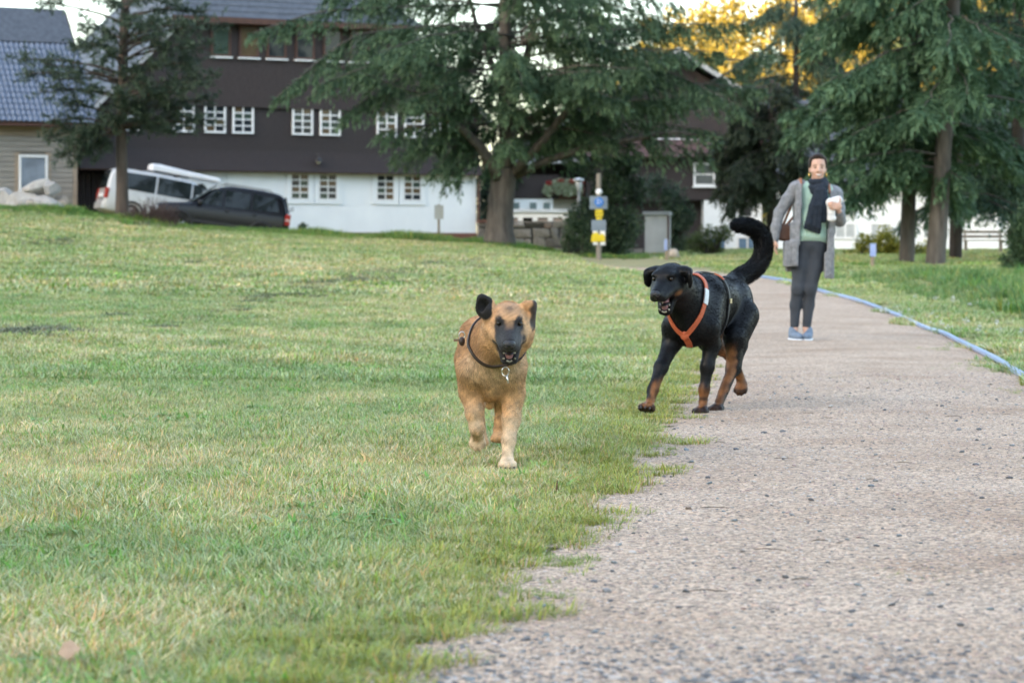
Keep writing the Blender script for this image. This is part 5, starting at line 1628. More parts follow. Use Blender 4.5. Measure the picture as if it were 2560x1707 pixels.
def trail_post():
    D = 72.0
    b = P(1497, 655, D); b.z = float(terr(b.x, D)) - 0.1
    t = empty("trail_signpost", b); tag(t, "wooden trail post carrying a round blue sign and yellow boards", "signpost")
    z = lambda py: CAMZ - (py - HY) / FPX * D - b.z
    x = lambda px: (px - 1497) / FPX * D
    MB().tube([(0, 0, -0.2), (0, 0, z(434))], [0.085, 0.070], 10).build("post", M_GREYPOST, t)
    MB().box(x(1474), x(1518), -0.10, -0.085, z(523), z(491)).build("back_panel", M_SIGNGREY, t)
    rs = MB().tube([(0, -0.125, (z(494) + z(517)) / 2), (0, -0.102, (z(494) + z(517)) / 2)], (z(494) - z(517)) / 2, 24).build("round_sign", M_BLUE, t)
    zc = (z(494) + z(517)) / 2
    pm = MB()                                      # white walker and wheel pictogram
    pm.ball((-0.03, -0.128, zc + 0.075), (0.018, 0.004, 0.018), 8, 6)
    pm.tube([(-0.03, -0.128, zc + 0.055), (-0.03, -0.128, zc + 0.0), (-0.05, -0.128, zc - 0.06)], 0.010, 5); pm.tube([(-0.03, -0.128, zc + 0.0), (-0.005, -0.128, zc - 0.06)], 0.009, 5)
    pm.tube([(0.045 + 0.024 * math.cos(a), -0.128, zc - 0.02 + 0.024 * math.sin(a)) for a in [i * .5236 for i in range(13)]], 0.006, 5)
    pm.tube([(0.02, -0.128, zc + 0.03), (0.06, -0.128, zc + 0.05), (0.07, -0.128, zc + 0.01)], 0.007, 5)
    pm.build("pictogram", M_WPAINT, rs)
    MB().ball((0, -0.06, z(480)), (0.10, 0.05, 0.09), 12, 8).build("white_marker", M_WPAINT, t, True)
    y1 = MB().box(x(1488), x(1507), -0.105, -0.088, z(541), z(524)).build("yellow_sign", M_YELLOW, t)
    MB().box(x(1491), x(1496), -0.110, -0.106, z(534.5), z(532)).build("arrow_mark", M_BLACK, y1); MB().box(x(1499), x(1504), -0.110, -0.106, z(534.5), z(532)).build("arrow_mark", M_BLACK, y1)
    MB().box(x(1490), x(1504), -0.105, -0.088, z(549.5), z(543)).build("yellow_sign", M_YELLOW, t)
    MB().box(x(1478), x(1515), -0.100, -0.087, z(577), z(550)).build("notice_board", M_SIGNGREY, t)
    MB().box(x(1500), x(1513), -0.098, -0.086, z(613), z(577.5)).build("white_board", M_WPAINT, t)
    MB().box(x(1482), x(1494), -0.098, -0.086, z(612), z(577.5)).build("white_board", M_WPAINT, t)
    mb = MB().prism([(x(1477), z(605)), (x(1512), z(604)), (x(1512), z(590)), (x(1505), z(583)), (x(1500), z(588)), (x(1492), z(581)), (x(1485), z(582)), (x(1479), z(588))], -0.125, -0.105)
    mb.build("yellow_board", M_YELLOW, t)
trail_post()

def post_sign(name, label, px, py0, py1, D, pr, panel, pm, postm, cat="post"):
    b = P(px, py1, D); b.z = float(terr(b.x, D)) - 0.05
    t = empty(name, b); tag(t, label, cat)
    z = lambda py: CAMZ - (py - HY) / FPX * D - b.z
    x = lambda q: (q - px) / FPX * D
    MB().tube([(0, 0, -0.2), (0, 0, z(py0))], [pr, pr * 0.9], 8).build("post", postm, t)
    if panel:
        x0, x1, y0, y1 = panel
        MB().box(x(x0), x(x1), -pr - 0.02, -pr + 0.002, z(y1), z(y0)).build("panel", pm, t)
post_sign("info_sign", "small grey sign on a thin wooden post before the whitewashed wall", 1097, 511, 597, 87, 0.045, (1086, 1109, 513, 548), mat_noise("sign_pale", (0.45, 0.48, 0.48), (0.55, 0.58, 0.58), 4, 0.4), M_WOODPOST, "sign")
post_sign("marker_post", "wooden marker post with pale blue plate on the lawn", 2181, 609, 686, 56, 0.050, (2174, 2189, 609, 641), mat_noise("plate_blue", (0.30, 0.38, 0.66), (0.38, 0.46, 0.74), 4, 0.4), M_WOODPOST)
post_sign("shed_post", "wooden marker post with small blue plate beside the pale shed", 1667, 598, 652, 74, 0.060, (1660, 1668, 598, 626), mat_noise("plate_blue2", (0.28, 0.36, 0.62), (0.36, 0.44, 0.70), 4, 0.4), M_WOODPOST)

def round_stone():
    D = 76; c = P(1684, 634, D)
    S = SDF(); S.ell((0, 0, 0), (0.17, 0.13, 0.18)); S.ell((0.05, 0.02, -0.1), (0.15, 0.13, 0.12))
    V, F = S.mesh(0.03)
    o = link("round_stone", mesh_np("round_stone", V, F, True), mat_noise("round_stone", (0.34, 0.29, 0.24), (0.46, 0.40, 0.34), 8, 0.9, 0.5, 20)); o.location = (c.x, D, float(terr(c.x, D)) + 0.15)
    tag(o, "pale round stone lying beside the shed post", "stone")
round_stone()

def street_lamp():
    D = 88.0
    b = P(1447, 600, D); b.z = 0.8
    t = empty("street_lamp", b); tag(t, "mushroom headed street lamp below the flower balcony", "street lamp")
    z = lambda py: CAMZ - (py - HY) / FPX * D - b.z
    MB().tube([(0, 0, -0.3), (0, 0, z(478))], [0.06, 0.05], 8).build("post", M_BARGE, t)
    MB().tube([(0, 0, z(478)), (0, 0, z(470)), (0, 0, z(453))], [0.06, 0.085, 0.135], 12).build("lantern", mat_noise("lantern_glass", (0.50, 0.52, 0.54), (0.6, 0.62, 0.64), 4, 0.25), t, True)
    MB().tube([(0, 0, z(453)), (0, 0, z(451)), (0, 0, z(448)), (0, 0, z(445))], [0.18, 0.23, 0.20, 0.04], 16).build("lamp_cap", mat_noise("lamp_cap", (0.60, 0.61, 0.63), (0.7, 0.71, 0.72), 4, 0.4), t, True)
street_lamp()

def flower_boxes():
    D = 112.4
    F = Foliage(61)
    c0 = P(1410, 470, D)
    t = empty("flower_box", P(1410, 492, D)); tag(t, "overflowing flower box with white and red blossoms on the balcony", "flower box")
    k = D / FPX
    MB().box(-52 * k, 52 * k, -0.16, 0.10, 0.15, 0.42).build("planter", M_BROWNWOOD, t)
    for x, y, rx, ry, n in ((1370, 474, 15, 20, 500), (1395, 470, 18, 22, 650), (1420, 474, 20, 20, 700), (1445, 470, 18, 20, 550), (1408, 455, 40, 8, 300)):
        F.puff(P(x, y, D - 0.2), (rx * k, 0.22, ry * k), n, 0.085, 0.07, (.17, .24, .13), (.62, .66, .50), 0.3)
    F.build("white_blossom", t, M_LEAF, t.location)
    F = Foliage(62)
    for x, y, rx, ry, n in ((1373, 458, 9, 7, 160), (1400, 452, 14, 4, 120), (1430, 454, 14, 5, 140), (1452, 455, 9, 7, 140)):
        F.puff(P(x, y, D - 0.25), (rx * k, 0.18, ry * k), n, 0.07, 0.06, (.22, .03, .03), (.45, .06, .05), 0.3)
    F.build("red_blossom", t, M_LEAF, t.location)
flower_boxes()

def bench():
    D = 84.0
    b = P(2458, 676, D); b.z = float(terr(b.x, D)) - 0.02
    t = empty("park_bench", b, R(-4)); tag(t, "plain grey bench standing before the white house wall", "bench")
    k = D / FPX
    for y in (-0.16, 0.0, 0.16): MB().box(-0.72, 0.72, y - 0.065, y + 0.065, 0.42, 0.46).build("seat_plank", M_GREYPOST, t)
    for x in (-0.6, 0.6):
        MB().box(x - 0.04, x + 0.04, -0.18, 0.18, 0.0, 0.415).build("leg", M_GREYPOST, t)
        MB().box(x - 0.03, x + 0.03, 0.24, 0.28, 0.3, 0.82).build("back_post", M_GREYPOST, t)
        MB().box(x - 0.03, x + 0.03, 0.10, 0.235, 0.34, 0.40).build("brace", M_GREYPOST, t)
    for z in (0.58, 0.74): MB().box(-0.72, 0.72, 0.20, 0.235, z - 0.05, z + 0.05).build("back_plank", M_GREYPOST, t)
bench()

def garden_stake():
    D = 89.0
    b = P(712, 575, D); b.z = float(terr(b.x, D)) - 0.05
    t = empty("garden_stake", b); tag(t, "thin garden stake with dark metal ornaments before the whitewashed wall", "garden stake")
    z = lambda py: CAMZ - (py - HY) / FPX * D - b.z
    MB().tube([(0, 0, -0.2), (0, 0, z(533))], 0.010, 6).build("rod", M_BARGE, t)
    mb = MB(); k = D / FPX
    mb.tube([(-9 * k, 0, z(529)), (0, 0, z(531)), (9 * k, 0, z(532))], 0.022, 6); mb.ball((-8 * k, 0, z(527)), (0.06, 0.03, 0.035), 8, 6); mb.ball((6 * k, 0, z(532)), (0.07, 0.03, 0.035), 8, 6)
    mb.build("ornament", M_DARKMETAL, t)
    mb = MB().tube([(18 * k + 0.055 * math.cos(a), 0, z(524) + 0.055 * math.sin(a)) for a in [i * .5236 for i in range(13)]], 0.014, 5)
    mb.tube([(8 * k, 0, z(532)), (15 * k, 0, z(527))], 0.012, 5)
    mb.build("ring_ornament", M_DARKMETAL, t)
garden_stake()

def hose():
    pts = [(2640, 985), (2540, 928), (2500, 903), (2450, 877), (2405, 856), (2360, 833), (2325, 823), (2293, 810), (2250, 790), (2209, 774), (2166, 758), (2124, 745), (2080, 735), (2043, 724), (2010, 712), (1973, 703), (1935, 697), (1900, 692)]
    W = []
    for x, y in pts:
        d = 16.0
        for _ in range(60):
            q = P(x, y, d); d += (q.z - 0.03 - float(terr(q.x, q.y))) * 12
        W.append(P(x, y, d)); W[-1].z = float(terr(W[-1].x, W[-1].y)) + 0.035
    out = []
    for i in range(len(W) - 1):
        p0, p1, p2, p3 = W[max(i - 1, 0)], W[i], W[i + 1], W[min(i + 2, len(W) - 1)]
        for j in range(8):
            t = j / 8
            q = 0.5 * ((2 * p1) + (p2 - p0) * t + (2 * p0 - 5 * p1 + 4 * p2 - p3) * t * t + (3 * p1 - p0 - 3 * p2 + p3) * t ** 3)
            q.z = float(terr(q.x, q.y)) + 0.030
            out.append(q)
    o = MB().tube(out, [0.024 if q.y < 26 else 0.024 + 0.0006 * (q.y - 26) for q in out], 10).build("blue_hose", mat_noise("hose_blue", (0.22, 0.32, 0.55), (0.32, 0.43, 0.66), 2, 0.35, coat=0.3), None, True)
    tag(o, "light blue water hose lying along the path's grassy edge", "hose")
hose()

# clover heads in the right verge, twigs and leaf bits lying on the gravel
def litter():
    rr = random.Random(12)
    F = Foliage(71)
    for i in range(60):
        x, y = rr.uniform(2200, 2560), rr.uniform(740, 870)
        if x - 2000 < (y - 720) * 3.6: continue
        d = 24.0
        for _ in range(40):
            q = P(x, y, d); d += (q.z - 0.05 - float(terr(q.x, q.y))) * 12
        F.puff(P(x, y, d), (.025, .025, .02), 14, .03, .02, (.55, .55, .5), (.75, .75, .72), 0.3)
    tag(F.build("clover_blossom", None, M_LEAF, (0, 0, 0)), kind="stuff")
    mt = mat_noise("twig", (0.07, 0.045, 0.03), (0.14, 0.10, 0.06), 30, 0.9)
    for i in range(14):
        Yp = rr.uniform(4.6, 12); X0, X1 = float(path_left(Yp)) + 0.1, min(float(path_right(Yp)), 0.21 * Yp)
        Xp = rr.uniform(X0, X1); a = rr.uniform(-0.5, 0.5); L = rr.uniform(0.012, 0.045)
        zz = float(terr(Xp, Yp)) + 0.032
        p = [(-L, 0, 0), (-L * .3, rr.uniform(-.01, .01), .003), (L * .4, rr.uniform(-.012, .012), .002), (L, rr.uniform(-.01, .01), 0)]
        o = MB().tube(p, [.0008, .0013, .0012, .0007], 5).build("twig", mt, path); o.location = (Xp, Yp, zz); o.rotation_euler = (0, 0, a)
    # two dry dock stalks in the near grass and a fallen leaf
    for (x, y0, y1, lx, lab) in ((1385, 1245, 1200, 8, "tallest dry brown dock stalk in the grass near the gravel"), (1290, 1232, 1218, 6, "short dry dock stalk leaning in the grass below the shepherd's front paw"), (1185, 1245, 1225, 4, "thin dry dock stalk in the lawn farthest from the gravel")):
        d = 4593 / (y0 - HY)
        b = P(x, y0, d); e = P(x + lx, y1, d)
        o = MB().tube([b - Vector((0, 0, .02)), b.lerp(e, .5) + Vector((.004, 0, 0)), e], [.0025, .004, .0018], 6).build("dock_stalk", mat_noise("dock_brown", (0.09, 0.045, 0.025), (0.15, 0.08, 0.045), 60, 0.9))
        tag(o, lab, "stalk", "dry dock stalks")
    d = 4593 / (1690 - HY); c = P(172, 1690, d)
    F = Foliage(73)
    o = MB().add([(-.02, 0, .03), (0, -.012, .022), (.022, 0, .04), (.004, .01, .055), (-.012, .008, .05)], [(0, 1, 2, 3, 4)]).build("fallen_leaf", mat_noise("leaf_tan", (0.36, 0.24, 0.16), (0.48, 0.34, 0.24), 60, 0.8))
    o.location = (c.x, d, float(terr(c.x, d)) + 0.01); md = o.modifiers.new("thick", 'SOLIDIFY'); md.thickness = 0.0012
    tag(o, "curled tan leaf lying in the near grass", "leaf")
litter()
# ------------------------------------------------------------------ dogs
from mathutils.bvhtree import BVHTree

def fur_mesh(name, V, F, Nn, n, length, flow, colf, width, lift, seed, jitter=0.35, sable=False):
    """short hairs rooted on the body surface; length/flow/lift are functions of the root points"""
    rg = np.random.default_rng(seed)
    T = np.concatenate([F[:, [0, 1, 2]], F[:, [0, 2, 3]]])
    ar = np.linalg.norm(np.cross(V[T[:, 1]] - V[T[:, 0]], V[T[:, 2]] - V[T[:, 0]]), axis=1)
    t = rg.choice(len(T), n, p=ar / ar.sum())
    a, b = rg.random(n), rg.random(n)
    s = a + b > 1; a[s], b[s] = 1 - a[s], 1 - b[s]
    w = np.stack([1 - a - b, a, b], 1)
    p = (V[T[t]] * w[..., None]).sum(1)
    nn = (Nn[T[t]] * w[..., None]).sum(1)
    nn /= np.linalg.norm(nn, axis=1, keepdims=True)
    fl = flow(p) + jitter * rg.normal(size=(n, 3)) + 0.45 * np.stack([vnoise(p, 22, seed + i) for i in range(3)], 1)
    fl -= (fl * nn).sum(1, keepdims=True) * nn
    fl /= np.maximum(np.linalg.norm(fl, axis=1, keepdims=True), 1e-6)
    li = (lift(p) if callable(lift) else np.full(n, lift)) * rg.uniform(0.6, 1.4, n)
    ax = fl * np.cos(li)[:, None] + nn * np.sin(li)[:, None]
    L = length(p) * rg.uniform(0.65, 1.25, n)
    side = np.cross(ax, nn + 0.5 * rg.normal(size=(n, 3)))
    side /= np.linalg.norm(side, axis=1, keepdims=True)
    W = width * rg.uniform(0.6, 1.3, n)
    root = p - nn * (0.12 * L)[:, None]
    mid = root + ax * (L * 0.45)[:, None]
    tip = root + ax * L[:, None] - np.array([0, 0, 1.0]) * (L * 0.12)[:, None]
    v = np.stack([root, mid + side * W[:, None] / 2, tip, mid - side * W[:, None] / 2], 1).reshape(-1, 3)
    f = np.arange(4 * n).reshape(n, 4)
    c = colf(p, True) * (1 + 0.16 * rg.normal(size=(n, 1)))
    if sable: c = c * np.where(rg.random((n, 1)) < 0.14, 0.55, np.where(rg.random((n, 1)) < 0.2, 1.3, 1.0))
    c = np.clip(c, 0.001, 1)
    return mesh_np(name, v, f, attrs={"col": np.repeat(c, 4, axis=0)})

def frame_from(fwd, up=(0, 0, 1)):
    f = Vector(fwd).normalized(); l = Vector(up).cross(f).normalized(); u = f.cross(l)
    return Matrix((f, l, u)).transposed()      # columns f, l, u

def dog_head(S, hc, M, s, jaw, ears, k=0.02):
    """skull, muzzle and open lower jaw; head axes: f forward, l left, u up"""
    hc = Vector(hc)
    H = lambda f, l, u: tuple(hc + M @ Vector((f * s, l * s, u * s)))
    E = lambda c, r, kk=k, MM=None: S.ell(H(*c), [q * s for q in r], (M if MM is None else M @ MM), kk)
    E((0.0, 0, 0.0), (0.088, 0.064, 0.064), 0.04)
    E((0.035, 0, 0.018), (0.058, 0.050, 0.044))
    for y in (-1, 1):
        E((0.022, 0.038 * y, -0.030), (0.060, 0.034, 0.044))
        E((0.058, 0.031 * y, 0.040), (0.022, 0.019, 0.013), 0.015)
        S.cone(H(0.066, 0.032 * y, -0.022), H(0.138, 0.019 * y, -0.033), 0.024 * s, 0.018 * s, 0.018)
    S.cone(H(0.045, 0, -0.006), H(0.155, 0, -0.016), 0.036 * s, 0.0225 * s, 0.025)
    S.cone(H(0.07, 0, 0.008), H(0.160, 0, -0.004), 0.022 * s, 0.015 * s, 0.02)
    for y in (-1, 1):                                   # eye sockets
        S.ell(H(0.080, 0.039 * y, 0.024), [0.016 * s, 0.012 * s, 0.007 * s], M, 0.010, True)
    # lower jaw hinged near the cheeks
    ca, sa = math.cos(jaw), math.sin(jaw)
    J = lambda d, l, u: H(0.030 + d * ca + u * sa, l, -0.050 - d * sa + u * ca)
    for y in (-1, 1):
        S.cone(J(0.0, 0.032 * y, 0), J(0.086, 0.0195 * y, -0.001), 0.018 * s, 0.011 * s, 0.012)
    S.cone(J(0.0, 0, -0.012), J(0.088, 0, -0.008), 0.026 * s, 0.014 * s, 0.014)
    for (c, r, MM) in ears:
        S.ell(H(*c), [q * s for q in r], M @ MM, 0.014)
    return H, J

def rotm(ax, deg):
    return Matrix.Rotation(R(deg), 3, ax)

def dog_face_parts(parent, H, J, M, s, eye_mat, nose_mat, teeth_mat, tongue_mat, gum_mat, eyepos=(0.0690, 0.0370, 0.0250)):
    ex, ey, ez = eyepos
    for y in (-1, 1):
        MB().ball(H(ex, ey * y, ez), 0.0090 * s, 12, 8).build("eye", eye_mat, parent, True)
    Mq = M
    mb = MB()
    mb.ball(H(0.170, 0, -0.006), (0.016 * s, 0.0225 * s, 0.0150 * s), 14, 10, Mq)
    mb.ball(H(0.166, 0, -0.019), (0.013 * s, 0.012 * s, 0.014 * s), 10, 8, Mq)
    nose = mb.build("nose", nose_mat, parent, True)
    nm = MB()
    for y in (-1, 1):
        nm.ball(H(0.1845, 0.0095 * y, -0.010), (0.0025 * s, 0.0048 * s, 0.0036 * s), 8, 6, Mq)
    nm.build("nostril", gum_mat, nose, True)
    # dark inner mouth, tongue, teeth
    g = MB()
    g.ball(J(0.045, 0, 0.006), (0.048 * s, 0.024 * s, 0.008 * s), 12, 8, Mq)
    g.ball(H(0.085, 0, -0.040), (0.055 * s, 0.024 * s, 0.011 * s), 12, 8, Mq)
    g.build("gum", gum_mat, parent, True)
    t = MB()
    tp = [Vector(J(0.005, 0, 0.012)), Vector(J(0.035, 0, 0.017)), Vector(J(0.058, 0, 0.014)), Vector(J(0.074, 0, 0.008))]
    for i in range(3):
        t.tube([tp[i], tp[i + 1]], [0.0165 * s, 0.0165 * s if i < 2 else 0.012 * s], 10)
    t.ball(tp[3], (0.011 * s, 0.012 * s, 0.006 * s), 10, 6, Mq)
    t.build("tongue", tongue_mat, parent, True)
    def cone_t(b, tip, r, name="tooth"):
        MB().tube([b, tip], [r * 1.35, r * 0.4], 6).build(name, teeth_mat, parent, True)
    for y in (-1, 1):
        cone_t(J(0.080, 0.0195 * y, 0.004), J(0.082, 0.0215 * y, 0.024), 0.0042 * s)
        cone_t(H(0.146, 0.0175 * y, -0.040), H(0.147, 0.0180 * y, -0.056), 0.0036 * s)
        for q in range(1):
            cone_t(J(0.060 - 0.013 * q, (0.0195 + 0.003 * q) * y, 0.006), J(0.060 - 0.013 * q, (0.0205 + 0.003 * q) * y, 0.017), 0.0045 * s)
    for q in (-2, -1, 0, 1, 2):
        cone_t(J(0.091 - abs(q) * 0.0015, 0.0038 * q, 0.004), J(0.093 - abs(q) * 0.0015, 0.0044 * q, 0.017), 0.0030 * s)

def paw(S, c, s, yaw, toes=True, pitch=0.0):
    """foot pad with four toes; c = centre, forward along yaw in the body frame"""
    Mz = Matrix.Rotation(yaw, 3, 'Z') @ Matrix.Rotation(pitch, 3, 'Y')
    c = Vector(c)
    S.ell(c, (0.040 * s, 0.029 * s, 0.024 * s), Mz, 0.015)
    for y, dx in ((-0.024, 0.020), (-0.009, 0.034), (0.009, 0.034), (0.024, 0.020)):
        S.ell(c + Mz @ Vector((dx * s, y * s, -0.004 * s)), (0.020 * s, 0.0105 * s, 0.0165 * s), Mz, 0.005)
    return [c + Mz @ Vector(((dx + 0.021) * s, y * s, -0.010 * s)) for y, dx in ((-0.024, 0.020), (-0.009, 0.034), (0.009, 0.034), (0.024, 0.020))], Mz

def strap(bvh, pts, width, off, n=60, closed=False):
    """band lying on the body surface along a rough path"""
    pts = [Vector(p) for p in pts]
    if closed: pts = pts + [pts[0]]
    seg = [(pts[i + 1] - pts[i]).length for i in range(len(pts) - 1)]
    tot = sum(seg); out = []
    for i in range(n + 1):
        t = tot * i / n; j = 0
        while j < len(seg) - 1 and t > seg[j]: t -= seg[j]; j += 1
        out.append(pts[j].lerp(pts[j + 1], t / seg[j]))
    surf, nor = [], []
    for p in out:
        loc, nn, _, _ = bvh.find_nearest(p)
        surf.append(loc); nor.append(nn)
    for _ in range(4):
        rng_ = range(n + 1) if closed else range(1, n)
        s2 = [p.copy() for p in surf]
        for i in rng_:
            a = surf[(i - 1) % (n + 1)] if i > 0 else surf[n - 1]
            b = surf[(i + 1) % (n + 1)] if i < n else surf[1]
            s2[i] = (a + b + surf[i] * 2) / 4
        surf = s2
    mb = MB()
    V, Fq = [], []
    for i in range(n + 1):
        a = surf[i - 1] if i > 0 else (surf[n - 1] if closed else surf[0])
        b = surf[i + 1] if i < n else (surf[1] if closed else surf[n])
        t = (b - a).normalized()
        loc, nn, _, _ = bvh.find_nearest(surf[i])
        sd = t.cross(nn).normalized() * width / 2
        c = (loc if (surf[i] - loc).dot(nn) < 0 else surf[i])
        V += [c + sd + nn * (off - 0.006), c + sd + nn * off, c - sd + nn * off, c - sd + nn * (off - 0.006)]
    for i in range(n):
        for k in range(4):
            Fq.append((4 * i + k, 4 * i + (k + 1) % 4, 4 * i + 4 + (k + 1) % 4, 4 * i + 4 + k))
    if not closed:
        Fq += [(3, 2, 1, 0), (4 * n, 4 * n + 1, 4 * n + 2, 4 * n + 3)]
    return mb.add(V, Fq)

M_EYE = mat_noise("dog_eye", (0.010, 0.006, 0.004), (0.018, 0.010, 0.005), 60, 0.10)
M_NOSE = mat_noise("dog_nose", (0.010, 0.010, 0.011), (0.018, 0.018, 0.020), 300, 0.30, 0.3, 500)
M_TEETH = mat_noise("dog_teeth", (0.42, 0.39, 0.33), (0.55, 0.52, 0.45), 80, 0.35)
M_TONGUE = mat_noise("dog_tongue", (0.34, 0.16, 0.17), (0.42, 0.22, 0.24), 120, 0.35, 0.2, 400)
M_GUM = mat_noise("dog_gum", (0.012, 0.008, 0.009), (0.03, 0.018, 0.02), 80, 0.35)
M_CLAW = mat_noise("dog_claw", (0.02, 0.018, 0.016), (0.05, 0.045, 0.04), 80, 0.4)
M_COAT = mat_attr("dog_coat", "col", 0.62, 0.25, 0.0, 0.10, 40, 0.15)
M_FUR = mat_attr("dog_fur", "col", 0.55, 0.25, 0.12)
M_COAT_BLACK = mat_attr("dog_coat_black", "col", 0.42, 0.22, 0.0, 0.15, 40, 0.0)
M_FUR_BLACK = mat_attr("dog_fur_black", "col", 0.45, 0.14)

def orient_out(V, F):
    vn = vert_normals(V, F)
    c = V.mean(0)
    if ((V - c) * vn).sum() < 0:
        F = F[:, ::-1]; vn = -vn
    return F, vn

# ---- tan shepherd, trotting towards the camera
def build_shepherd():
    yaw = R(-90 + 1.5)
    root = empty("shepherd_dog", (-0.081, 9.08, 0.0), yaw)
    tag(root, "tan shepherd dog with black face mask and dark leather collar trotting over the grass", "dog")
    S = SDF()
    hc = Vector((0.44, 0.060, 0.545))
    hy, hp = R(-1.5), R(25)
    fwd = (math.cos(hp) * math.cos(hy), math.cos(hp) * math.sin(hy), -math.sin(hp))
    M = frame_from(fwd)
    # trunk
    S.ell((0.06, 0, 0.415), (0.26, 0.094, 0.140), k=0.05)
    S.ell((0.20, 0.004, 0.385), (0.110, 0.074, 0.120), k=0.05)
    S.ell((0.17, 0.004, 0.295), (0.09, 0.042, 0.055), k=0.04)
    S.cone((0.12, 0, 0.470), (-0.36, 0, 0.455), 0.078, 0.072, 0.06)
    S.ell((-0.18, 0, 0.420), (0.22, 0.082, 0.100), k=0.05)
    S.ell((-0.37, 0, 0.430), (0.125, 0.086, 0.110), k=0.05)
    # neck with its thick ruff
    S.cone((0.16, 0.0, 0.440), (0.37, 0.045, 0.520), 0.090, 0.076, 0.05)
    S.cone((0.24, 0.01, 0.400), (0.40, 0.05, 0.470), 0.082, 0.068, 0.05)
    S.ell((0.295, 0.025, 0.415), (0.050, 0.058, 0.065), k=0.04)
    # head
    ears = [((-0.012, -0.085, 0.048), (0.013, 0.038, 0.044), rotm('X', 10) @ rotm('Z', 14)),
            ((0.000, -0.068, 0.022), (0.020, 0.028, 0.046), rotm('X', 24)), ((-0.014, -0.096, 0.076), (0.011, 0.018, 0.026), rotm('X', 20)),
            ((-0.020, 0.066, 0.052), (0.016, 0.030, 0.020), rotm('X', 15)),
            ((-0.018, 0.081, 0.020), (0.022, 0.014, 0.048), rotm('X', -10))]
    H, J = dog_head(S, hc, M, 1.0, R(49), ears)
    S.ell(H(-0.002, -0.094, 0.060), (0.010, 0.018, 0.024), M @ rotm('X', 12) @ rotm('Z', 14), 0.010, True)   # hollow of the ear turned forward
    for y in (-1, 1):                                                          # cheek fur
        S.ell(H(-0.015, 0.050 * y, -0.050), (0.050, 0.036, 0.055), M, 0.04)
    # forelegs: left one planted, right one swinging with the wrist bent
    for y in (-1, 1):
        S.cone((0.13, 0.056 * y, 0.485), (0.245, 0.070 * y, 0.370), 0.058, 0.054, 0.035)
    S.chain([(0.245, 0.072, 0.365), (0.205, 0.078, 0.275), (0.235, 0.072, 0.180), (0.268, 0.062, 0.105), (0.285, 0.057, 0.050)],
            [0.053, 0.043, 0.031, 0.023, 0.021], 0.02)
    clawsL, Mz = paw(S, (0.302, 0.056, 0.024), 1.02, 0.0)
    S.chain([(0.240, -0.070, 0.365), (0.190, -0.074, 0.280), (0.220, -0.062, 0.205), (0.225, -0.054, 0.150), (0.175, -0.050, 0.120)],
            [0.053, 0.043, 0.031, 0.024, 0.022], 0.02)
    clawsR, Mz2 = paw(S, (0.150, -0.050, 0.105), 0.92, 0.0, True, R(62))
    # hind legs
    for y in (-1, 1):
        S.ell((-0.36, 0.066 * y, 0.370), (0.115, 0.052, 0.130), k=0.05)
    S.chain([(-0.36, 0.066, 0.370), (-0.235, 0.085, 0.275), (-0.430, 0.055, 0.195), (-0.400, 0.040, 0.100)], [0.068, 0.046, 0.026, 0.022], 0.03)
    clawsHL, _ = paw(S, (-0.385, 0.038, 0.070), 0.95, 0.0)
    S.chain([(-0.38, -0.064, 0.370), (-0.330, -0.066, 0.275), (-0.520, -0.045, 0.190), (-0.560, -0.030, 0.085)], [0.068, 0.046, 0.026, 0.022], 0.03)
    clawsHR, _ = paw(S, (-0.550, -0.028, 0.050), 0.95, 0.0, True, R(40))
    S.chain([(-0.46, 0, 0.470), (-0.58, 0.0, 0.385), (-0.66, 0.01, 0.270), (-0.70, 0.01, 0.180)], [0.050, 0.045, 0.045, 0.020], 0.03)
    V, F = S.mesh(0.0055)
    V = relax(V, F, 1, 0.5)
    F, vn = orient_out(V, F)
    Minv = np.array(M.transposed()); hcn = np.array(hc)
    TAN, RED, CREAM, BLK = np.array([0.54, 0.320, 0.155]), np.array([0.43, 0.225, 0.100]), np.array([0.70, 0.54, 0.365]), np.array([0.016, 0.015, 0.016])
    def col(p, fur=False):
        q = (p - hcn) @ Minv.T
        f, l, u = q[:, 0], q[:, 1], q[:, 2]
        al = np.abs(l)
        n1 = vnoise(p, 30, 3); n2 = vnoise(p, 75, 9)
        c = np.tile(TAN, (len(p), 1))
        mix = lambda c, d, w: c + (d - c) * np.clip(w, 0, 1)[:, None]
        c = mix(c, RED, smoothstep(0.44, 0.54, p[:, 2] + 0.02 * n1) * smoothstep(0.30, 0.1, p[:, 0]))
        c = mix(c, RED, 0.6 * smoothstep(0.10, 0.125, np.abs(p[:, 1]) + 0.008 * n1) * smoothstep(0.25, 0.0, p[:, 0]))
        # pale chest, throat and inner legs
        c = mix(c, CREAM, 0.75 * smoothstep(0.24, 0.34, p[:, 0]) * smoothstep(0.46, 0.38, p[:, 2] + 0.02 * n1))
        c = mix(c, CREAM, 0.75 * smoothstep(0.26, 0.12, p[:, 2] + 0.03 * n2) * (p[:, 0] > -0.2))
        c = mix(c, np.array([0.25, 0.15, 0.075]), 0.55 * smoothstep(0.35, 0.9, n1 * 0.6 + n2 * 0.5) * smoothstep(0.55, 0.46, p[:, 2]) * (p[:, 0] > 0.15) * (p[:, 2] > 0.28))
        # head
        hd = smoothstep(-0.09, -0.05, f) * (np.sqrt(f * f + l * l + u * u) < 0.24)
        c = mix(c, np.array([0.56, 0.32, 0.155]), hd * smoothstep(-0.02, 0.03, u))
        spot = np.exp(-((f - 0.035) / 0.030) ** 2 - (l / 0.022) ** 2) * (u > 0.02)
        c = mix(c, np.array([0.10, 0.075, 0.06]), 0.85 * hd * spot * (0.8 + 0.3 * n2))
        # black mask: muzzle, lips, round the eyes
        edge = 0.062 + 0.006 * n2 + 0.020 * (u > 0.004) * np.clip(1 - al / 0.026, 0, 1)
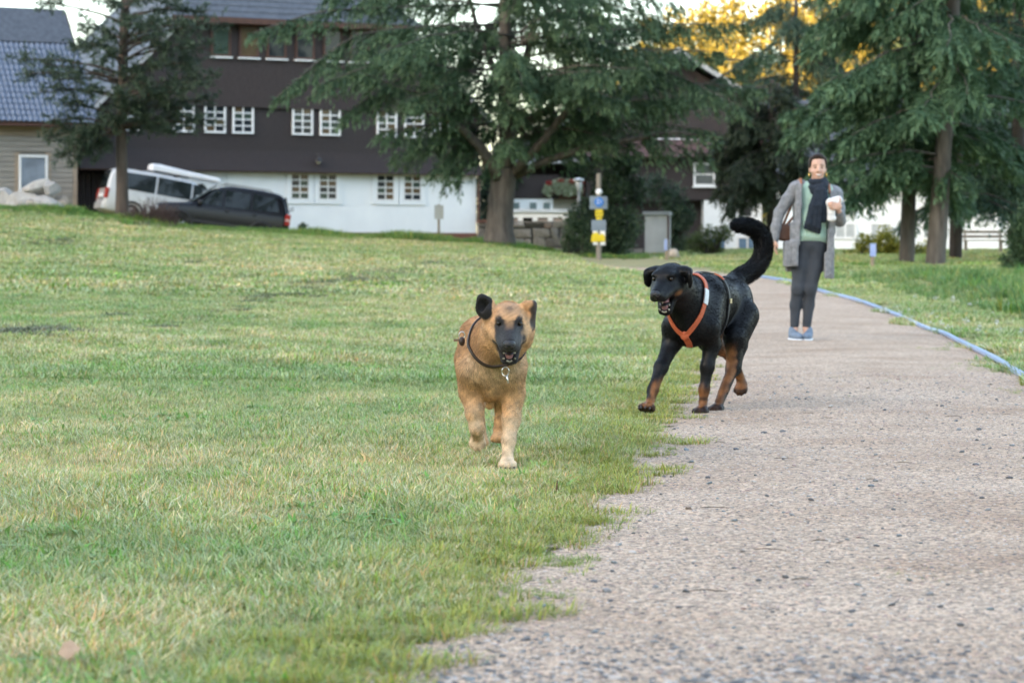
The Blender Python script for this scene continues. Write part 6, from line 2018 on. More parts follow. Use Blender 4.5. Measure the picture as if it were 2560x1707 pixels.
        mask = smoothstep(edge - 0.012, edge + 0.010, f) * (u < 0.045)
        eyer = np.sqrt(((f - 0.070) / 0.040) ** 2 + ((al - 0.037) / 0.019) ** 2 + ((u - 0.026) / 0.024) ** 2)
        mask = np.maximum(mask, smoothstep(1.25, 0.85, eyer))
        brow = np.sqrt(((al - 0.030 - 0.2 * (u - 0.036)) / 0.011) ** 2 + ((u - 0.038) / 0.015) ** 2) * (f > 0.02) + 9 * (f <= 0.02)
        mask = np.maximum(mask, smoothstep(1.3, 0.8, brow))
        mask = mask * (1 - 0.9 * smoothstep(0.044, 0.056, al + 0.005 * n2) * (u > -0.045))
        stripe = smoothstep(0.019, 0.006, al + 0.003 * n2) * (u > 0.012) * smoothstep(0.125, 0.070, f)
        mask = mask * (1 - 0.75 * stripe)
        lip = smoothstep(-0.028, -0.045, u) * smoothstep(0.050, 0.075, f) * (al < 0.06)
        mask = np.maximum(mask, lip * smoothstep(-0.16, -0.12, u) * (f > 0.03))
        c = mix(c, BLK * 1.6, mask * hd)
        # ears
        eL = np.sqrt(((l + 0.094) / 0.038) ** 2 + ((u - 0.058) / 0.046) ** 2)
        c = mix(c, BLK, hd * (l < -0.062) * smoothstep(1.15, 0.92, eL) * (f > -0.06))
        c = mix(c, BLK * 1.6, hd * 0.95 * smoothstep(0.070, 0.082, l + 0.005 * n2) * (u > -0.03) * (f < 0.03))
        n3 = vnoise(p, 160, 21)
        return c * np.clip(1 + (0.13 * n2 + 0.13 * n3)[:, None], 0.5, 1.6)
    cc = col(V)
    me = mesh_np("body", V, F, True, {"col": cc})
    body = link("body", me, M_COAT, root)
    def flow(p):
        q = (p - hcn) @ Minv.T
        fl = np.tile(np.array([-0.75, 0, -0.65]), (len(p), 1))
        hd = np.sqrt((q ** 2).sum(1)) < 0.13
        hb = np.array(M @ Vector((-0.9, 0, 0.1)))
        fl[hd] = hb
        fl[p[:, 2] < 0.26] = (-0.25, 0, -1.0)
        back = p[:, 2] > 0.47
        fl[back & ~hd] = (-1, 0, -0.15)
        return fl
    def length(p):
        q = (p - hcn) @ Minv.T
        L = np.full(len(p), 0.014)
        L = np.where((p[:, 0] > 0.10) & (p[:, 2] > 0.38), 0.022, L)
        L = np.where(p[:, 2] < 0.30, 0.009, L)
        L = np.where(p[:, 2] < 0.10, 0.005, L)
        r = np.sqrt((q ** 2).sum(1))
        L = np.where((r < 0.12) & (q[:, 0] > -0.05), 0.009, L)
        L = np.where((np.abs(q[:, 1]) > 0.064) & (q[:, 2] > -0.02) & (r < 0.15), 0.006, L)
        L = np.where((q[:, 0] > 0.055) & (r < 0.24) & (q[:, 2] > -0.14), 0.005, L)
        return L
    fm = fur_mesh("fur", V, F, vn, 190000, length, flow, col, 0.0015, 0.27, 5, 0.30, True)
    tag(link("fur", fm, M_FUR, root), kind="stuff")
    dog_face_parts(root, H, J, M, 1.0, M_EYE, M_NOSE, M_TEETH, M_TONGUE, M_GUM)
    for cl in clawsL:
        MB().tube([cl, cl + Vector((0.012, 0, -0.008))], [0.0045, 0.0015], 6).build("claw", M_CLAW, root, True)
    bvh = BVHTree.FromPolygons([Vector(v) for v in V], [tuple(q) for q in F.tolist()])
    M_LEATHER = mat_noise("collar_leather", (0.018, 0.010, 0.007), (0.045, 0.024, 0.015), 60, 0.5, 0.2, 200)
    M_STEEL = mat_noise("collar_steel", (0.55, 0.55, 0.53), (0.70, 0.70, 0.68), 50, 0.28, metallic=1.0)
    loop = [(0.43, 0.050, 0.350), (0.375, 0.125, 0.415), (0.30, 0.15, 0.47), (0.23, 0.11, 0.54), (0.20, 0.03, 0.58), (0.21, -0.05, 0.54), (0.27, -0.085, 0.455), (0.36, -0.02, 0.385)]
    collar = strap(bvh, loop, 0.010, 0.010, 90, True).build("collar", M_LEATHER, root)
    # ring and tag at the throat
    fp, fnn, _, _ = bvh.find_nearest(Vector((0.44, 0.052, 0.350)))
    c0 = fp + fnn * 0.034
    ring = MB().tube([c0 + Vector((0.004 * math.sin(a * 3), 0.013 * math.cos(a), 0.016 * math.sin(a))) for a in [i * 2 * math.pi / 16 for i in range(17)]], 0.0022, 6, False)
    ring.build("ring", M_STEEL, collar, True)
    MB().tube([c0 + Vector((0, 0.004, -0.014)), c0 + Vector((0.002, 0.010, -0.042))], [0.0035, 0.0035], 6).build("clasp", M_STEEL, collar, True)
    sp, sn, _, _ = bvh.find_nearest(Vector((0.27, -0.09, 0.46)))
    c1 = sp + sn * 0.032
    MB().ball(c1, (0.014, 0.012, 0.017), 10, 8).build("buckle", M_LEATHER, collar, True)
    MB().box(-0.004, 0.004, -0.022, 0.0, -0.005, 0.005, Matrix.Translation(c1 + Vector((0, -0.008, 0.004)))).build("strap_end", mat_noise("strap_end", (0.16, 0.10, 0.05), (0.22, 0.14, 0.08), 60, 0.6), collar)
    ring2 = MB().tube([c1 + Vector((0.0, 0.011 * math.cos(a), 0.022 + 0.013 * math.sin(a))) for a in [i * 2 * math.pi / 14 for i in range(15)]], 0.002, 6, False)
    ring2.build("ring", M_STEEL, collar, True)
    return root

# ---- black and tan dog with an orange harness, trotting along the path
def build_black_dog():
    th = R(-90 - 24)
    O = Vector((0.97, 12.1, 0.0))
    root = empty("black_dog", O, th)
    tag(root, "black and tan dog with orange chest harness and raised tail trotting on the gravel path", "dog")
    Rz = Matrix.Rotation(th, 3, 'Z')
    toL = lambda w: Rz.transposed() @ (Vector(w) - O)
    S = SDF()
    hc = Vector((0.452, -0.028, 0.672))
    hy, hp = R(-1), R(19)
    M = frame_from((math.cos(hp) * math.cos(hy), math.cos(hp) * math.sin(hy), -math.sin(hp)))
    s = 1.16
    S.ell((0.05, 0, 0.515), (0.27, 0.100, 0.160), k=0.05)
    S.ell((0.22, 0.0, 0.475), (0.115, 0.092, 0.140), k=0.05)
    S.cone((0.08, 0, 0.610), (-0.34, 0, 0.590), 0.080, 0.080, 0.06)
    S.ell((-0.20, 0, 0.540), (0.20, 0.092, 0.110), k=0.05)
    S.ell((-0.355, 0, 0.565), (0.110, 0.090, 0.105), k=0.05)
    S.cone((0.14, 0.0, 0.570), (0.40, -0.022, 0.655), 0.098, 0.070, 0.05)
    S.cone((0.20, 0.0, 0.510), (0.42, -0.024, 0.615), 0.090, 0.056, 0.05)
    ears = [((-0.014, -0.069, 0.034), (0.030, 0.030, 0.016), rotm('X', 20)),
            ((-0.002, -0.089, 0.020), (0.030, 0.011, 0.028), rotm('X', 22) @ rotm('Z', -25)), ((0.010, -0.096, -0.010), (0.017, 0.008, 0.024), rotm('X', 16) @ rotm('Z', -25)),
            ((-0.014, 0.070, 0.034), (0.030, 0.032, 0.016), rotm('X', -20)),
            ((0.002, 0.091, 0.018), (0.032, 0.012, 0.030), rotm('X', -24) @ rotm('Z', 25)), ((0.016, 0.100, -0.012), (0.018, 0.008, 0.025), rotm('X', -18) @ rotm('Z', 25))]
    H, J = dog_head(S, hc, M, s, R(48), ears)
    for y in (-1, 1):
        S.ell(H(-0.02, 0.040 * y, -0.045), (0.045, 0.030, 0.045), M, 0.04)
        S.cone((0.08, 0.062 * y, 0.590), (0.215, 0.080 * y, 0.430), 0.068, 0.064, 0.05)
    # left fore planted, right fore reaching out
    S.chain([(0.215, 0.082, 0.430), (0.165, 0.088, 0.350), (0.200, 0.078, 0.240), (0.222, 0.070, 0.130), (0.232, 0.067, 0.065)],
            [0.059, 0.042, 0.031, 0.023, 0.022], 0.025)
    cl1, _ = paw(S, (0.248, 0.066, 0.026), 1.20, 0.0)
    S.chain([(0.225, -0.085, 0.430), (0.235, -0.096, 0.350), (0.340, -0.112, 0.240), (0.425, -0.122, 0.135), (0.455, -0.124, 0.082)],
            [0.059, 0.042, 0.031, 0.023, 0.022], 0.025)
    cl2, _ = paw(S, (0.482, -0.125, 0.050), 1.18, 0.0, True, R(-16))
    for y in (-1, 1):
        S.ell((-0.335, 0.070 * y, 0.500), (0.110, 0.056, 0.140), Matrix.Rotation(R(-14), 3, 'Y'), k=0.05)
    # left hind well forward under the body, right hind trailing
    S.chain([(-0.310, 0.085, 0.480), (-0.155, 0.098, 0.370), (-0.140, 0.094, 0.215), (0.035, 0.083, 0.058)], [0.080, 0.048, 0.028, 0.023], 0.03)
    S.chain([(-0.310, 0.085, 0.480), (-0.215, 0.096, 0.330), (-0.150, 0.098, 0.220)], [0.080, 0.042, 0.030], 0.03)
    cl3, _ = paw(S, (0.066, 0.082, 0.026), 1.20, 0.0)
    S.chain([(-0.320, -0.075, 0.480), (-0.225, -0.066, 0.350), (-0.420, -0.010, 0.275), (-0.490, 0.018, 0.150)], [0.080, 0.048, 0.028, 0.023], 0.03)
    S.cone((-0.330, -0.070, 0.44), (-0.415, -0.012, 0.280), 0.055, 0.026, 0.03)
    cl4, _ = paw(S, (-0.488, 0.022, 0.112), 1.08, 0.0, True, R(50))
    tailw = [(1846, 697, 12.52), (1880, 676, 12.60), (1903, 646, 12.64), (1909, 607, 12.66), (1894, 578, 12.66), (1866, 564, 12.64), (1840, 563, 12.62)]
    tail = [toL(P(*t)) for t in tailw]
    tail = [Vector((-0.36, 0, 0.60))] + tail
    tr = [0.058, 0.038, 0.034, 0.033, 0.033, 0.031, 0.027, 0.018]
    t2, r2 = [], []
    for i in range(len(tail) - 1):                       # rounded with a spline
        p0, p1, p2, p3 = tail[max(i - 1, 0)], tail[i], tail[i + 1], tail[min(i + 2, len(tail) - 1)]
        for j in range(4):
            t = j / 4
            t2.append(0.5 * ((2 * p1) + (p2 - p0) * t + (2 * p0 - 5 * p1 + 4 * p2 - p3) * t * t + (3 * p1 - p0 - 3 * p2 + p3) * t ** 3))
            r2.append(tr[i] + (tr[i + 1] - tr[i]) * t)
    tail = t2 + [tail[-1]]
    S.chain(tail, r2 + [tr[-1]], 0.03)
    V, F = S.mesh(0.0065)
    V = relax(V, F, 1, 0.5)
    F, vn = orient_out(V, F)
    Minv = np.array(M.transposed()); hcn = np.array(hc)
    BLK, RUST, DK = np.array([0.0040, 0.0042, 0.0050]), np.array([0.25, 0.105, 0.038]), np.array([0.009, 0.008, 0.0075])
    def col(p, fur=False):
        q = (p - hcn) @ Minv.T / s
        f, l, u = q[:, 0], q[:, 1], q[:, 2]
        n1 = vnoise(p, 30, 3); n2 = vnoise(p, 75, 9)
        c = np.tile(BLK, (len(p), 1))
        mix = lambda c, d, w: c + (d - c) * np.clip(w, 0, 1)[:, None]
        fore = (p[:, 0] > 0.14) & (p[:, 2] < 0.36)
        hz = p[:, 2]
        leftf = fore & (p[:, 1] > 0)
        rightf = fore & (p[:, 1] < 0)
        # forelegs: rust from the wrist down, inner side higher; toes dark
        w = smoothstep(0.17, 0.13, hz + 0.012 * n1) * leftf
        w = np.maximum(w, rightf * smoothstep(0.21, 0.15, hz + 0.04 * smoothstep(-0.11, -0.14, p[:, 1]) + 0.012 * n1) * smoothstep(-0.126, -0.108, p[:, 1] + 0.004 * n2))
        w = np.maximum(w, rightf * smoothstep(0.11, 0.08, hz + 0.01 * n1))
        w = w * (1 - 0.85 * smoothstep(0.050, 0.040, hz - 0.022 * rightf + 0.006 * n2))
        w = w * (1 - 0.8 * leftf * smoothstep(0.02, 0.0, np.abs(hz - 0.085)) * (p[:, 0] > 0.22))
        # hind legs: rust on the inside and front of the lower leg
        hind = (p[:, 0] < 0.14) & (hz < 0.42)
        lh = hind & (p[:, 1] > 0.03) & (p[:, 0] > -0.30)
        axx = np.interp(hz, [0.03, 0.06, 0.215, 0.37], [0.048, 0.02, -0.15, -0.155])
        wl = lh * smoothstep(0.36, 0.30, hz) * smoothstep(0.000, 0.016, (p[:, 0] - axx) - 0.9 * (p[:, 1] - 0.092) + 0.006 * n2)
        rh = hind & ((p[:, 1] < 0.03) | (p[:, 0] < -0.36))
        wr = rh * smoothstep(0.42, 0.36, hz) * smoothstep(-0.085, -0.055, p[:, 1] + 0.006 * n2)
        wr = np.maximum(wr, rh * smoothstep(0.20, 0.16, hz))
        wh = np.maximum(wl, wr)
        wh = wh * (1 - 0.85 * lh * smoothstep(0.055, 0.045, hz + 0.006 * n2))
        wh = wh * (1 - 0.75 * rh * smoothstep(0.110, 0.095, hz + 0.006 * n2))
        w = np.maximum(w, wh)
        c = mix(c, RUST, w * (0.85 + 0.25 * n2))
        # rust patch behind the lips
        lp = np.sqrt(((f - 0.052) / 0.028) ** 2 + ((np.abs(l) - 0.050) / 0.020) ** 2 + ((u + 0.038) / 0.015) ** 2)
        c = mix(c, RUST * 0.8, 0.8 * smoothstep(1.3, 0.6, lp))
        c = mix(c, DK, 0.5 * smoothstep(0.2, 0.8, n1) * (hz < 0.55))
        return c
    me = mesh_np("body", V, F, True, {"col": col(V)})
    body = link("body", me, M_COAT_BLACK, root)
    tl = np.array([list(t) for t in tail])
    def near_tail(p):
        d = np.full(len(p), 9.0); k = np.zeros(len(p), int)
        for i in range(1, len(tl)):
            dd = np.linalg.norm(p - tl[i], axis=1); m = dd < d; d[m] = dd[m]; k[m] = i
        return (p[:, 0] < -0.42) & (p[:, 2] > 0.60), k
    def flow(p):
        q = (p - hcn) @ Minv.T
        fl = np.tile(np.array([-0.85, 0, -0.5]), (len(p), 1))
        hd = np.sqrt((q ** 2).sum(1)) < 0.15
        fl[hd] = np.array(M @ Vector((-0.9, 0, 0.1)))
        fl[p[:, 2] < 0.36] = (-0.3, 0, -1.0)
        on, k = near_tail(p)
        dirs = np.array([tl[min(i + 1, len(tl) - 1)] - tl[max(i - 1, 0)] for i in range(len(tl))])
        fl[on] = (dirs / np.linalg.norm(dirs, axis=1, keepdims=True))[k[on]]
        return fl
    def length(p):
        q = (p - hcn) @ Minv.T
        r = np.sqrt((q ** 2).sum(1))
        L = np.full(len(p), 0.016)
        L = np.where(p[:, 2] < 0.33, 0.010, L)
        L = np.where(p[:, 2] < 0.10, 0.006, L)
        L = np.where((r < 0.15) & (q[:, 0] > -0.05), 0.008, L)
        L = np.where((r < 0.25) & (q[:, 0] > 0.06), 0.005, L)
        on, _ = near_tail(p)
        L = np.where(on, 0.026, L)
        return L
    def lift(p):
        on, _ = near_tail(p)
        return np.where(on, 0.50, np.where((p[:, 2] > 0.66), 0.32, 0.22))
    fm = fur_mesh("fur", V, F, vn, 170000, length, flow, col, 0.0016, lift, 15, 0.28, True)
    tag(link("fur", fm, M_FUR_BLACK, root), kind="stuff")
    dog_face_parts(root, H, J, M, s, M_EYE, M_NOSE, M_TEETH, M_TONGUE, M_GUM)
    for cl in cl1 + cl2 + cl3:
        MB().tube([cl, cl + Vector((0.013, 0, -0.008))], [0.005, 0.0018], 6).build("claw", M_CLAW, root, True)
    bvh = BVHTree.FromPolygons([Vector(v) for v in V], [tuple(q) for q in F.tolist()])
    M_OR = mat_noise("harness_orange", (0.40, 0.082, 0.028), (0.50, 0.108, 0.038), 40, 0.6, 0.15, 300)
    M_RF = mat_noise("harness_reflective", (0.45, 0.46, 0.46), (0.58, 0.60, 0.60), 60, 0.35)
    M_BK = mat_noise("harness_black", (0.012, 0.012, 0.013), (0.022, 0.022, 0.023), 60, 0.6)
    har = empty("harness"); har.parent = root
    top, mid = (0.16, 0.0, 0.74), (0.345, 0.008, 0.375)
    for y, nm in ((1, "neck_strap"), (-1, "neck_strap")):
        strap(bvh, [mid, (0.335, 0.055 * y, 0.43), (0.310, 0.095 * y, 0.500), (0.275, 0.110 * y, 0.580), (0.21, 0.085 * y, 0.68), top], 0.023, 0.011).build(nm, M_OR, har)
    strap(bvh, [(0.288, 0.108, 0.550), (0.270, 0.112, 0.590), (0.250, 0.105, 0.625)], 0.029, 0.0145, 16).build("reflective_band", M_RF, har)
    strap(bvh, [mid, (0.32, 0.022, 0.335), (0.27, 0.012, 0.330)], 0.030, 0.012, 24).build("chest_strap", M_OR, har)
    MB().ball(bvh.find_nearest(Vector(mid))[0] + Vector((0.010, 0, 0)), (0.006, 0.022, 0.022), 12, 8).build("chest_pad", M_OR, har, True)
    strap(bvh, [top, (0.10, 0.0, 0.715), (0.0, 0.0, 0.70), (-0.07, 0, 0.69)], 0.026, 0.010, 20).build("back_strap", M_BK, har)
    strap(bvh, [(-0.07, 0, 0.74), (-0.065, 0.10, 0.66), (-0.055, 0.13, 0.52), (-0.05, 0.06, 0.38), (-0.05, 0, 0.34), (-0.05, -0.06, 0.38), (-0.055, -0.13, 0.52), (-0.065, -0.10, 0.66)], 0.022, 0.010, 70, True).build("girth_strap", M_BK, har)
    strap(bvh, [(-0.07, 0.035, 0.73), (-0.067, 0.09, 0.68)], 0.023, 0.0125, 12).build("girth_strap_top", M_OR, har)
    sp, sn, _, _ = bvh.find_nearest(Vector((-0.06, 0.13, 0.56)))
    MB().box(-0.013, 0.013, -0.004, 0.004, -0.012, 0.012, Matrix.Translation(sp + sn * 0.012)).build("buckle", mat_noise("buckle_brass", (0.4, 0.33, 0.2), (0.5, 0.42, 0.28), 60, 0.4, metallic=0.8), har)
    return root

build_shepherd()
build_black_dog()
# ------------------------------------------------------------------ the woman on the path
def build_woman():
    O = Vector((2.612, 21.86, 0.030))
    root = empty("person", O)
    tag(root, "smiling woman in grey cardigan, mint sweater and dark scarf standing on the gravel path", "person")
    skin_c = np.array([0.60, 0.36, 0.265])
    def q(cx, cy, y=0.0):             # woman-sized grid: x right, z up in metres
        return ((cx - 368) / 833.4, y, (1480 - cy) / 833.4)
    # ---- body: one continuous skin surface
    S = SDF()
    hx, hz = 0.152, 1.572
    S.ell((hx, -0.005, hz + 0.018), (0.073, 0.090, 0.098), k=0.03)               # cranium
    S.ell((hx - 0.003, -0.042, hz - 0.052), (0.056, 0.055, 0.068), k=0.03)      # face
    S.ell((hx - 0.004, -0.066, hz - 0.100), (0.026, 0.024, 0.020), k=0.03)      # chin
    for s in (-1, 1):
        S.ell((hx - 0.003 + 0.036 * s, -0.070, hz - 0.042), (0.022, 0.018, 0.018), k=0.02)   # cheek
        S.ell((hx + 0.071 * s, 0.002, hz - 0.020), (0.010, 0.020, 0.030), k=0.01)            # ear
        S.ell((hx - 0.003 + 0.030 * s, -0.098, hz - 0.006), (0.018, 0.012, 0.008), k=0.008, sub=True)
    S.cone((hx - 0.004, -0.092, hz + 0.002), (hx - 0.005, -0.110, hz - 0.034), 0.010, 0.014, 0.012)   # nose
    S.cone((hx, 0.01, hz - 0.09), (0.135, 0.02, 1.40), 0.052, 0.058, 0.03)      # neck
    sl, sr = Vector((-0.035, 0.01, 1.405)), Vector((0.305, 0.02, 1.355))
    S.ell((0.135, 0.02, 1.28), (0.140, 0.075, 0.145), k=0.05)                    # chest
    S.ell((0.105, 0.02, 1.08), (0.110, 0.070, 0.16), k=0.05)
    S.ell((0.085, 0.02, 0.90), (0.135, 0.085, 0.11), k=0.06)                     # hips
    S.cone(sl + Vector((0.02, 0, -0.03)), sr + Vector((-0.02, 0, -0.03)), 0.040, 0.040, 0.04)
    # her right arm hangs a little away from the body
    S.chain([sl + Vector((0, 0, -0.02)), (-0.190, 0.02, 1.165), (-0.238, -0.01, 0.935)], [0.038, 0.034, 0.026], 0.02)
    hr = Vector((-0.240, -0.016, 0.885))
    S.ell(hr, (0.017, 0.036, 0.045), k=0.02)
    for i, (dy, L) in enumerate(((-0.026, 0.060), (-0.009, 0.072), (0.009, 0.068), (0.025, 0.052))):
        a = hr + Vector((0.0, dy, -0.032))
        b = a + Vector((0.008, 0.0, -L * 0.55)); c = b + Vector((0.018, 0.0, -L * 0.42))
        S.chain([a, b, c], [0.0085, 0.008, 0.0068], 0.006)
    S.chain([hr + Vector((0.008, -0.032, 0.010)), hr + Vector((0.020, -0.052, -0.015)), hr + Vector((0.022, -0.056, -0.040))], [0.011, 0.0095, 0.008], 0.008)
    # her left arm is bent, the hand carrying a paper bundle in front of the chest
    el, wr = Vector((0.345, 0.0, 1.085)), Vector((0.318, -0.195, 1.175))
    S.chain([sr + Vector((0, 0, -0.02)), el, wr], [0.038, 0.036, 0.026], 0.02)
    hl = Vector((0.298, -0.250, 1.215))
    S.ell(hl, (0.040, 0.020, 0.038), Matrix.Rotation(R(25), 3, 'Y'), k=0.02)
    for i in range(4):
        a = hl + Vector((-0.018 + 0.002 * i, -0.008, 0.030 - 0.019 * i))
        L = (0.070, 0.078, 0.072, 0.056)[i]
        b = a + Vector((-L * 0.5, -0.012, 0.006)); c = b + Vector((-L * 0.45, 0.008, 0.0))
        S.chain([a, b, c], [0.0095, 0.009, 0.0075], 0.006)
    S.chain([hl + Vector((0.015, 0.0, 0.028)), hl + Vector((0.024, 0.006, 0.062)), hl + Vector((0.014, 0.014, 0.088))], [0.0115, 0.0105, 0.009], 0.008)
    # legs
    kl, kr = Vector((-0.030, -0.01, 0.46)), Vector((0.085, -0.015, 0.46))
    S.chain([(0.030, 0.02, 0.86), (kl.x, 0.01, kl.z), (-0.042, 0.028, 0.33), (-0.055, 0.018, 0.125), (-0.058, 0.0, 0.06)], [0.075, 0.042, 0.040, 0.031, 0.032], 0.02)
    S.chain([(0.140, 0.02, 0.86), (kr.x, 0.01, kr.z), (0.066, 0.025, 0.33), (0.052, 0.018, 0.125), (0.055, 0.0, 0.06)], [0.075, 0.042, 0.040, 0.031, 0.032], 0.02)
    V, F = S.mesh(0.008)
    V = relax(V, F, 1, 0.4)
    F, _ = orient_out(V, F)
    col = np.tile(skin_c, (len(V), 1))
    fx, fz = V[:, 0] - (hx - 0.004), V[:, 2] - hz
    front = V[:, 1] < -0.05
    chk = np.exp(-((np.abs(fx) - 0.038) / 0.02) ** 2 - ((fz + 0.045) / 0.02) ** 2) * front
    col += (np.array([0.55, 0.24, 0.18]) - col) * (0.2 * chk)[:, None]
    me = mesh_np("body", V, F, True, {"col": col})
    link("body", me, mat_attr("skin", "col", 0.5, 0.4, 0, 0.05, 30), root)
    # face
    M_BROW = mat_noise("brow_hair", (0.02, 0.013, 0.010), (0.035, 0.022, 0.016), 90, 0.7)
    M_WHITE = mat_noise("teeth_white", (0.78, 0.76, 0.73), (0.84, 0.82, 0.79), 60, 0.3)
    M_LIP = mat_noise("lips", (0.50, 0.25, 0.19), (0.55, 0.28, 0.21), 60, 0.4)
    M_IRIS = mat_noise("eye_dark", (0.020, 0.014, 0.012), (0.04, 0.026, 0.02), 90, 0.2)
    fy = -0.104
    for s in (-1, 1):
        cx = hx - 0.004 + 0.030 * s
        MB().ball((cx, -0.086, hz - 0.004), (0.0125, 0.008, 0.0048), 12, 8).build("eye", M_IRIS, root, True)
        MB().tube([(cx - 0.021, -0.090, hz + 0.013 + (0.004 if s > 0 else 0.0)), (cx, -0.096, hz + 0.020), (cx + 0.021, -0.090, hz + 0.013 + (0.0 if s > 0 else 0.004))], [0.002, 0.0033, 0.002], 6).build("eyebrow", M_BROW, root, True)
    mz = hz - 0.070
    MB().tube([(hx - 0.004 + 0.029 * t, -0.1000 + 0.016 * t * t, mz + 0.011 * t * t - 0.004) for t in (-1, -0.5, 0, 0.5, 1)], [0.002, 0.007, 0.0085, 0.007, 0.002], 8).build("lips", M_LIP, root, True)
    MB().tube([(hx - 0.004 + 0.022 * t, -0.1065 + 0.013 * t * t, mz + 0.009 * t * t - 0.002) for t in (-1, -0.5, 0, 0.5, 1)], [0.002, 0.005, 0.006, 0.005, 0.002], 8).build("teeth", M_WHITE, root, True)
    # hair pulled back
    S = SDF()
    S.ell((hx + 0.002, 0.020, hz + 0.032), (0.081, 0.088, 0.100), k=0.02)
    S.ell((hx + 0.000, -0.035, hz + 0.092), (0.058, 0.050, 0.034), k=0.02)
    S.ell((hx + 0.004, 0.105, hz + 0.02), (0.040, 0.035, 0.045), k=0.02)
    for s in (-1, 1): S.ell((hx + 0.066 * s, -0.012, hz + 0.040), (0.016, 0.040, 0.052), k=0.02)
    S.ell((hx - 0.003, -0.088, hz - 0.002), (0.057, 0.058, 0.066), k=0.01, sub=True)
    V, F = S.mesh(0.007); F, _ = orient_out(V, F)
    link("hair", mesh_np("hair", V, F, True), mat_noise("hair_brown", (0.018, 0.010, 0.007), (0.045, 0.027, 0.018), 30, 0.55, 0.6, 60, (8, 1, 1), spec=0.2), root)
    M_GOLD = mat_noise("gold", (0.75, 0.48, 0.12), (0.85, 0.58, 0.2), 60, 0.25, metallic=1.0)
    MB().tube([(hx + 0.076, -0.012, hz - 0.045), (hx + 0.077, -0.014, hz - 0.085)], [0.004, 0.009], 8).build("earring", M_GOLD, root, True)
    MB().tube([(hx - 0.078, -0.012, hz - 0.045), (hx - 0.079, -0.014, hz - 0.085)], [0.004, 0.009], 8).build("earring", M_GOLD, root, True)
    # ---- leggings
    S = SDF()
    S.ell((0.085, 0.02, 0.90), (0.160, 0.112, 0.120), k=0.05)
    S.chain([(0.022, 0.02, 0.84), (-0.005, 0.012, 0.68), (kl.x, kl.y, 0.48), (-0.046, 0.025, 0.33), (-0.056, 0.018, 0.145)], [0.092, 0.078, 0.055, 0.049, 0.040], 0.03)
    S.chain([(0.148, 0.02, 0.84), (0.120, 0.010, 0.68), (kr.x, kr.y, 0.48), (0.074, 0.022, 0.33), (0.055, 0.018, 0.145)], [0.092, 0.078, 0.055, 0.049, 0.040], 0.03)
    for i in range(4):                                     # folds at the knees and ankles
        for kx, zz in ((kl.x, 0.46), (kr.x, 0.46), (-0.05, 0.18), (0.055, 0.18)):
            S.cone((kx - 0.05, -0.055, zz + 0.022 * (i - 1.5)), (kx + 0.045, -0.060, zz + 0.022 * (i - 1.5) + 0.010), 0.004, 0.004, 0.012)
    V, F = S.mesh(0.009); V = relax(V, F, 1, 0.4); F, _ = orient_out(V, F)
    link("leggings", mesh_np("leggings", V, F, True), mat_noise("leggings_slate", (0.034, 0.040, 0.050), (0.050, 0.057, 0.070), 9, 0.85, 0.3, 120), root)
    # ---- sweater
    S = SDF()
    S.ell((0.138, 0.015, 1.29), (0.168, 0.112, 0.150), k=0.06)
    S.ell((0.112, 0.005, 1.09), (0.148, 0.115, 0.17), k=0.06)
    S.cone((0.000, 0.02, 0.935), (0.185, 0.02, 0.930), 0.085, 0.080, 0.05)
    S.ell((0.090, 0.005, 0.955), (0.158, 0.118, 0.070), k=0.05)
    S.cone((-0.005, 0.01, 1.395), (0.280, 0.02, 1.350), 0.062, 0.060, 0.05)
    for i in range(6):
        S.cone((-0.02 + 0.045 * i, -0.11, 0.95), (0.01 + 0.04 * i, -0.115, 1.12 + 0.03 * (i % 3)), 0.006, 0.003, 0.025)
    V, F = S.mesh(0.010); V = relax(V, F, 1, 0.4); F, _ = orient_out(V, F)
    link("sweater", mesh_np("sweater", V, F, True), mat_noise("sweater_mint", (0.36, 0.52, 0.43), (0.42, 0.58, 0.48), 8, 0.9, 0.4, 160), root)
    # ---- cardigan: sleeves, back and two hanging fronts
    MC = mat_noise("cardigan_wool", (0.18, 0.185, 0.198), (0.30, 0.305, 0.32), 26, 0.95, 0.6, 90)
    S = SDF()
    S.chain([(0.005, 0.01, 1.405), (-0.045, 0.01, 1.385), (-0.120, 0.015, 1.28), (-0.192, 0.02, 1.165), (-0.226, 0.0, 1.03), (-0.240, -0.01, 0.925)], [0.060, 0.062, 0.055, 0.050, 0.045, 0.041], 0.02)
    S.chain([(0.285, 0.02, 1.355), (0.318, 0.02, 1.335), (0.342, 0.01, 1.21), (0.352, 0.0, 1.090), (0.338, -0.10, 1.125), (0.325, -0.165, 1.160)], [0.062, 0.062, 0.056, 0.053, 0.048, 0.043], 0.02)
    S.cone((-0.02, 0.055, 1.385), (0.300, 0.06, 1.340), 0.062, 0.060, 0.04)
    # back panel
    S.box((0.130, 0.110, 1.20), (0.155, 0.018, 0.20), 0.02, None, 0.04)
    S.box((0.080, 0.125, 0.84), (0.195, 0.010, 0.20), 0.01, None, 0.03)
    # left front (picture left): from the shoulder down to a straight hem
    for (x0, x1, z0, z1) in ((-0.050, -0.006, 1.22, 1.42), (-0.060, -0.012, 1.05, 1.24), (-0.100, -0.022, 0.88, 1.07), (-0.150, -0.040, 0.685, 0.90)):
        xm, w = (x0 + x1) / 2, (x1 - x0) / 2
        S.box((xm, -0.092, (z0 + z1) / 2), (w, 0.006, (z1 - z0) / 2), 0.006, Matrix.Rotation(R(-18), 3, 'Z'), 0.022)
        S.box((x0 + 0.012, 0.02, (z0 + z1) / 2), (0.006, 0.10, (z1 - z0) / 2), 0.006, None, 0.022)
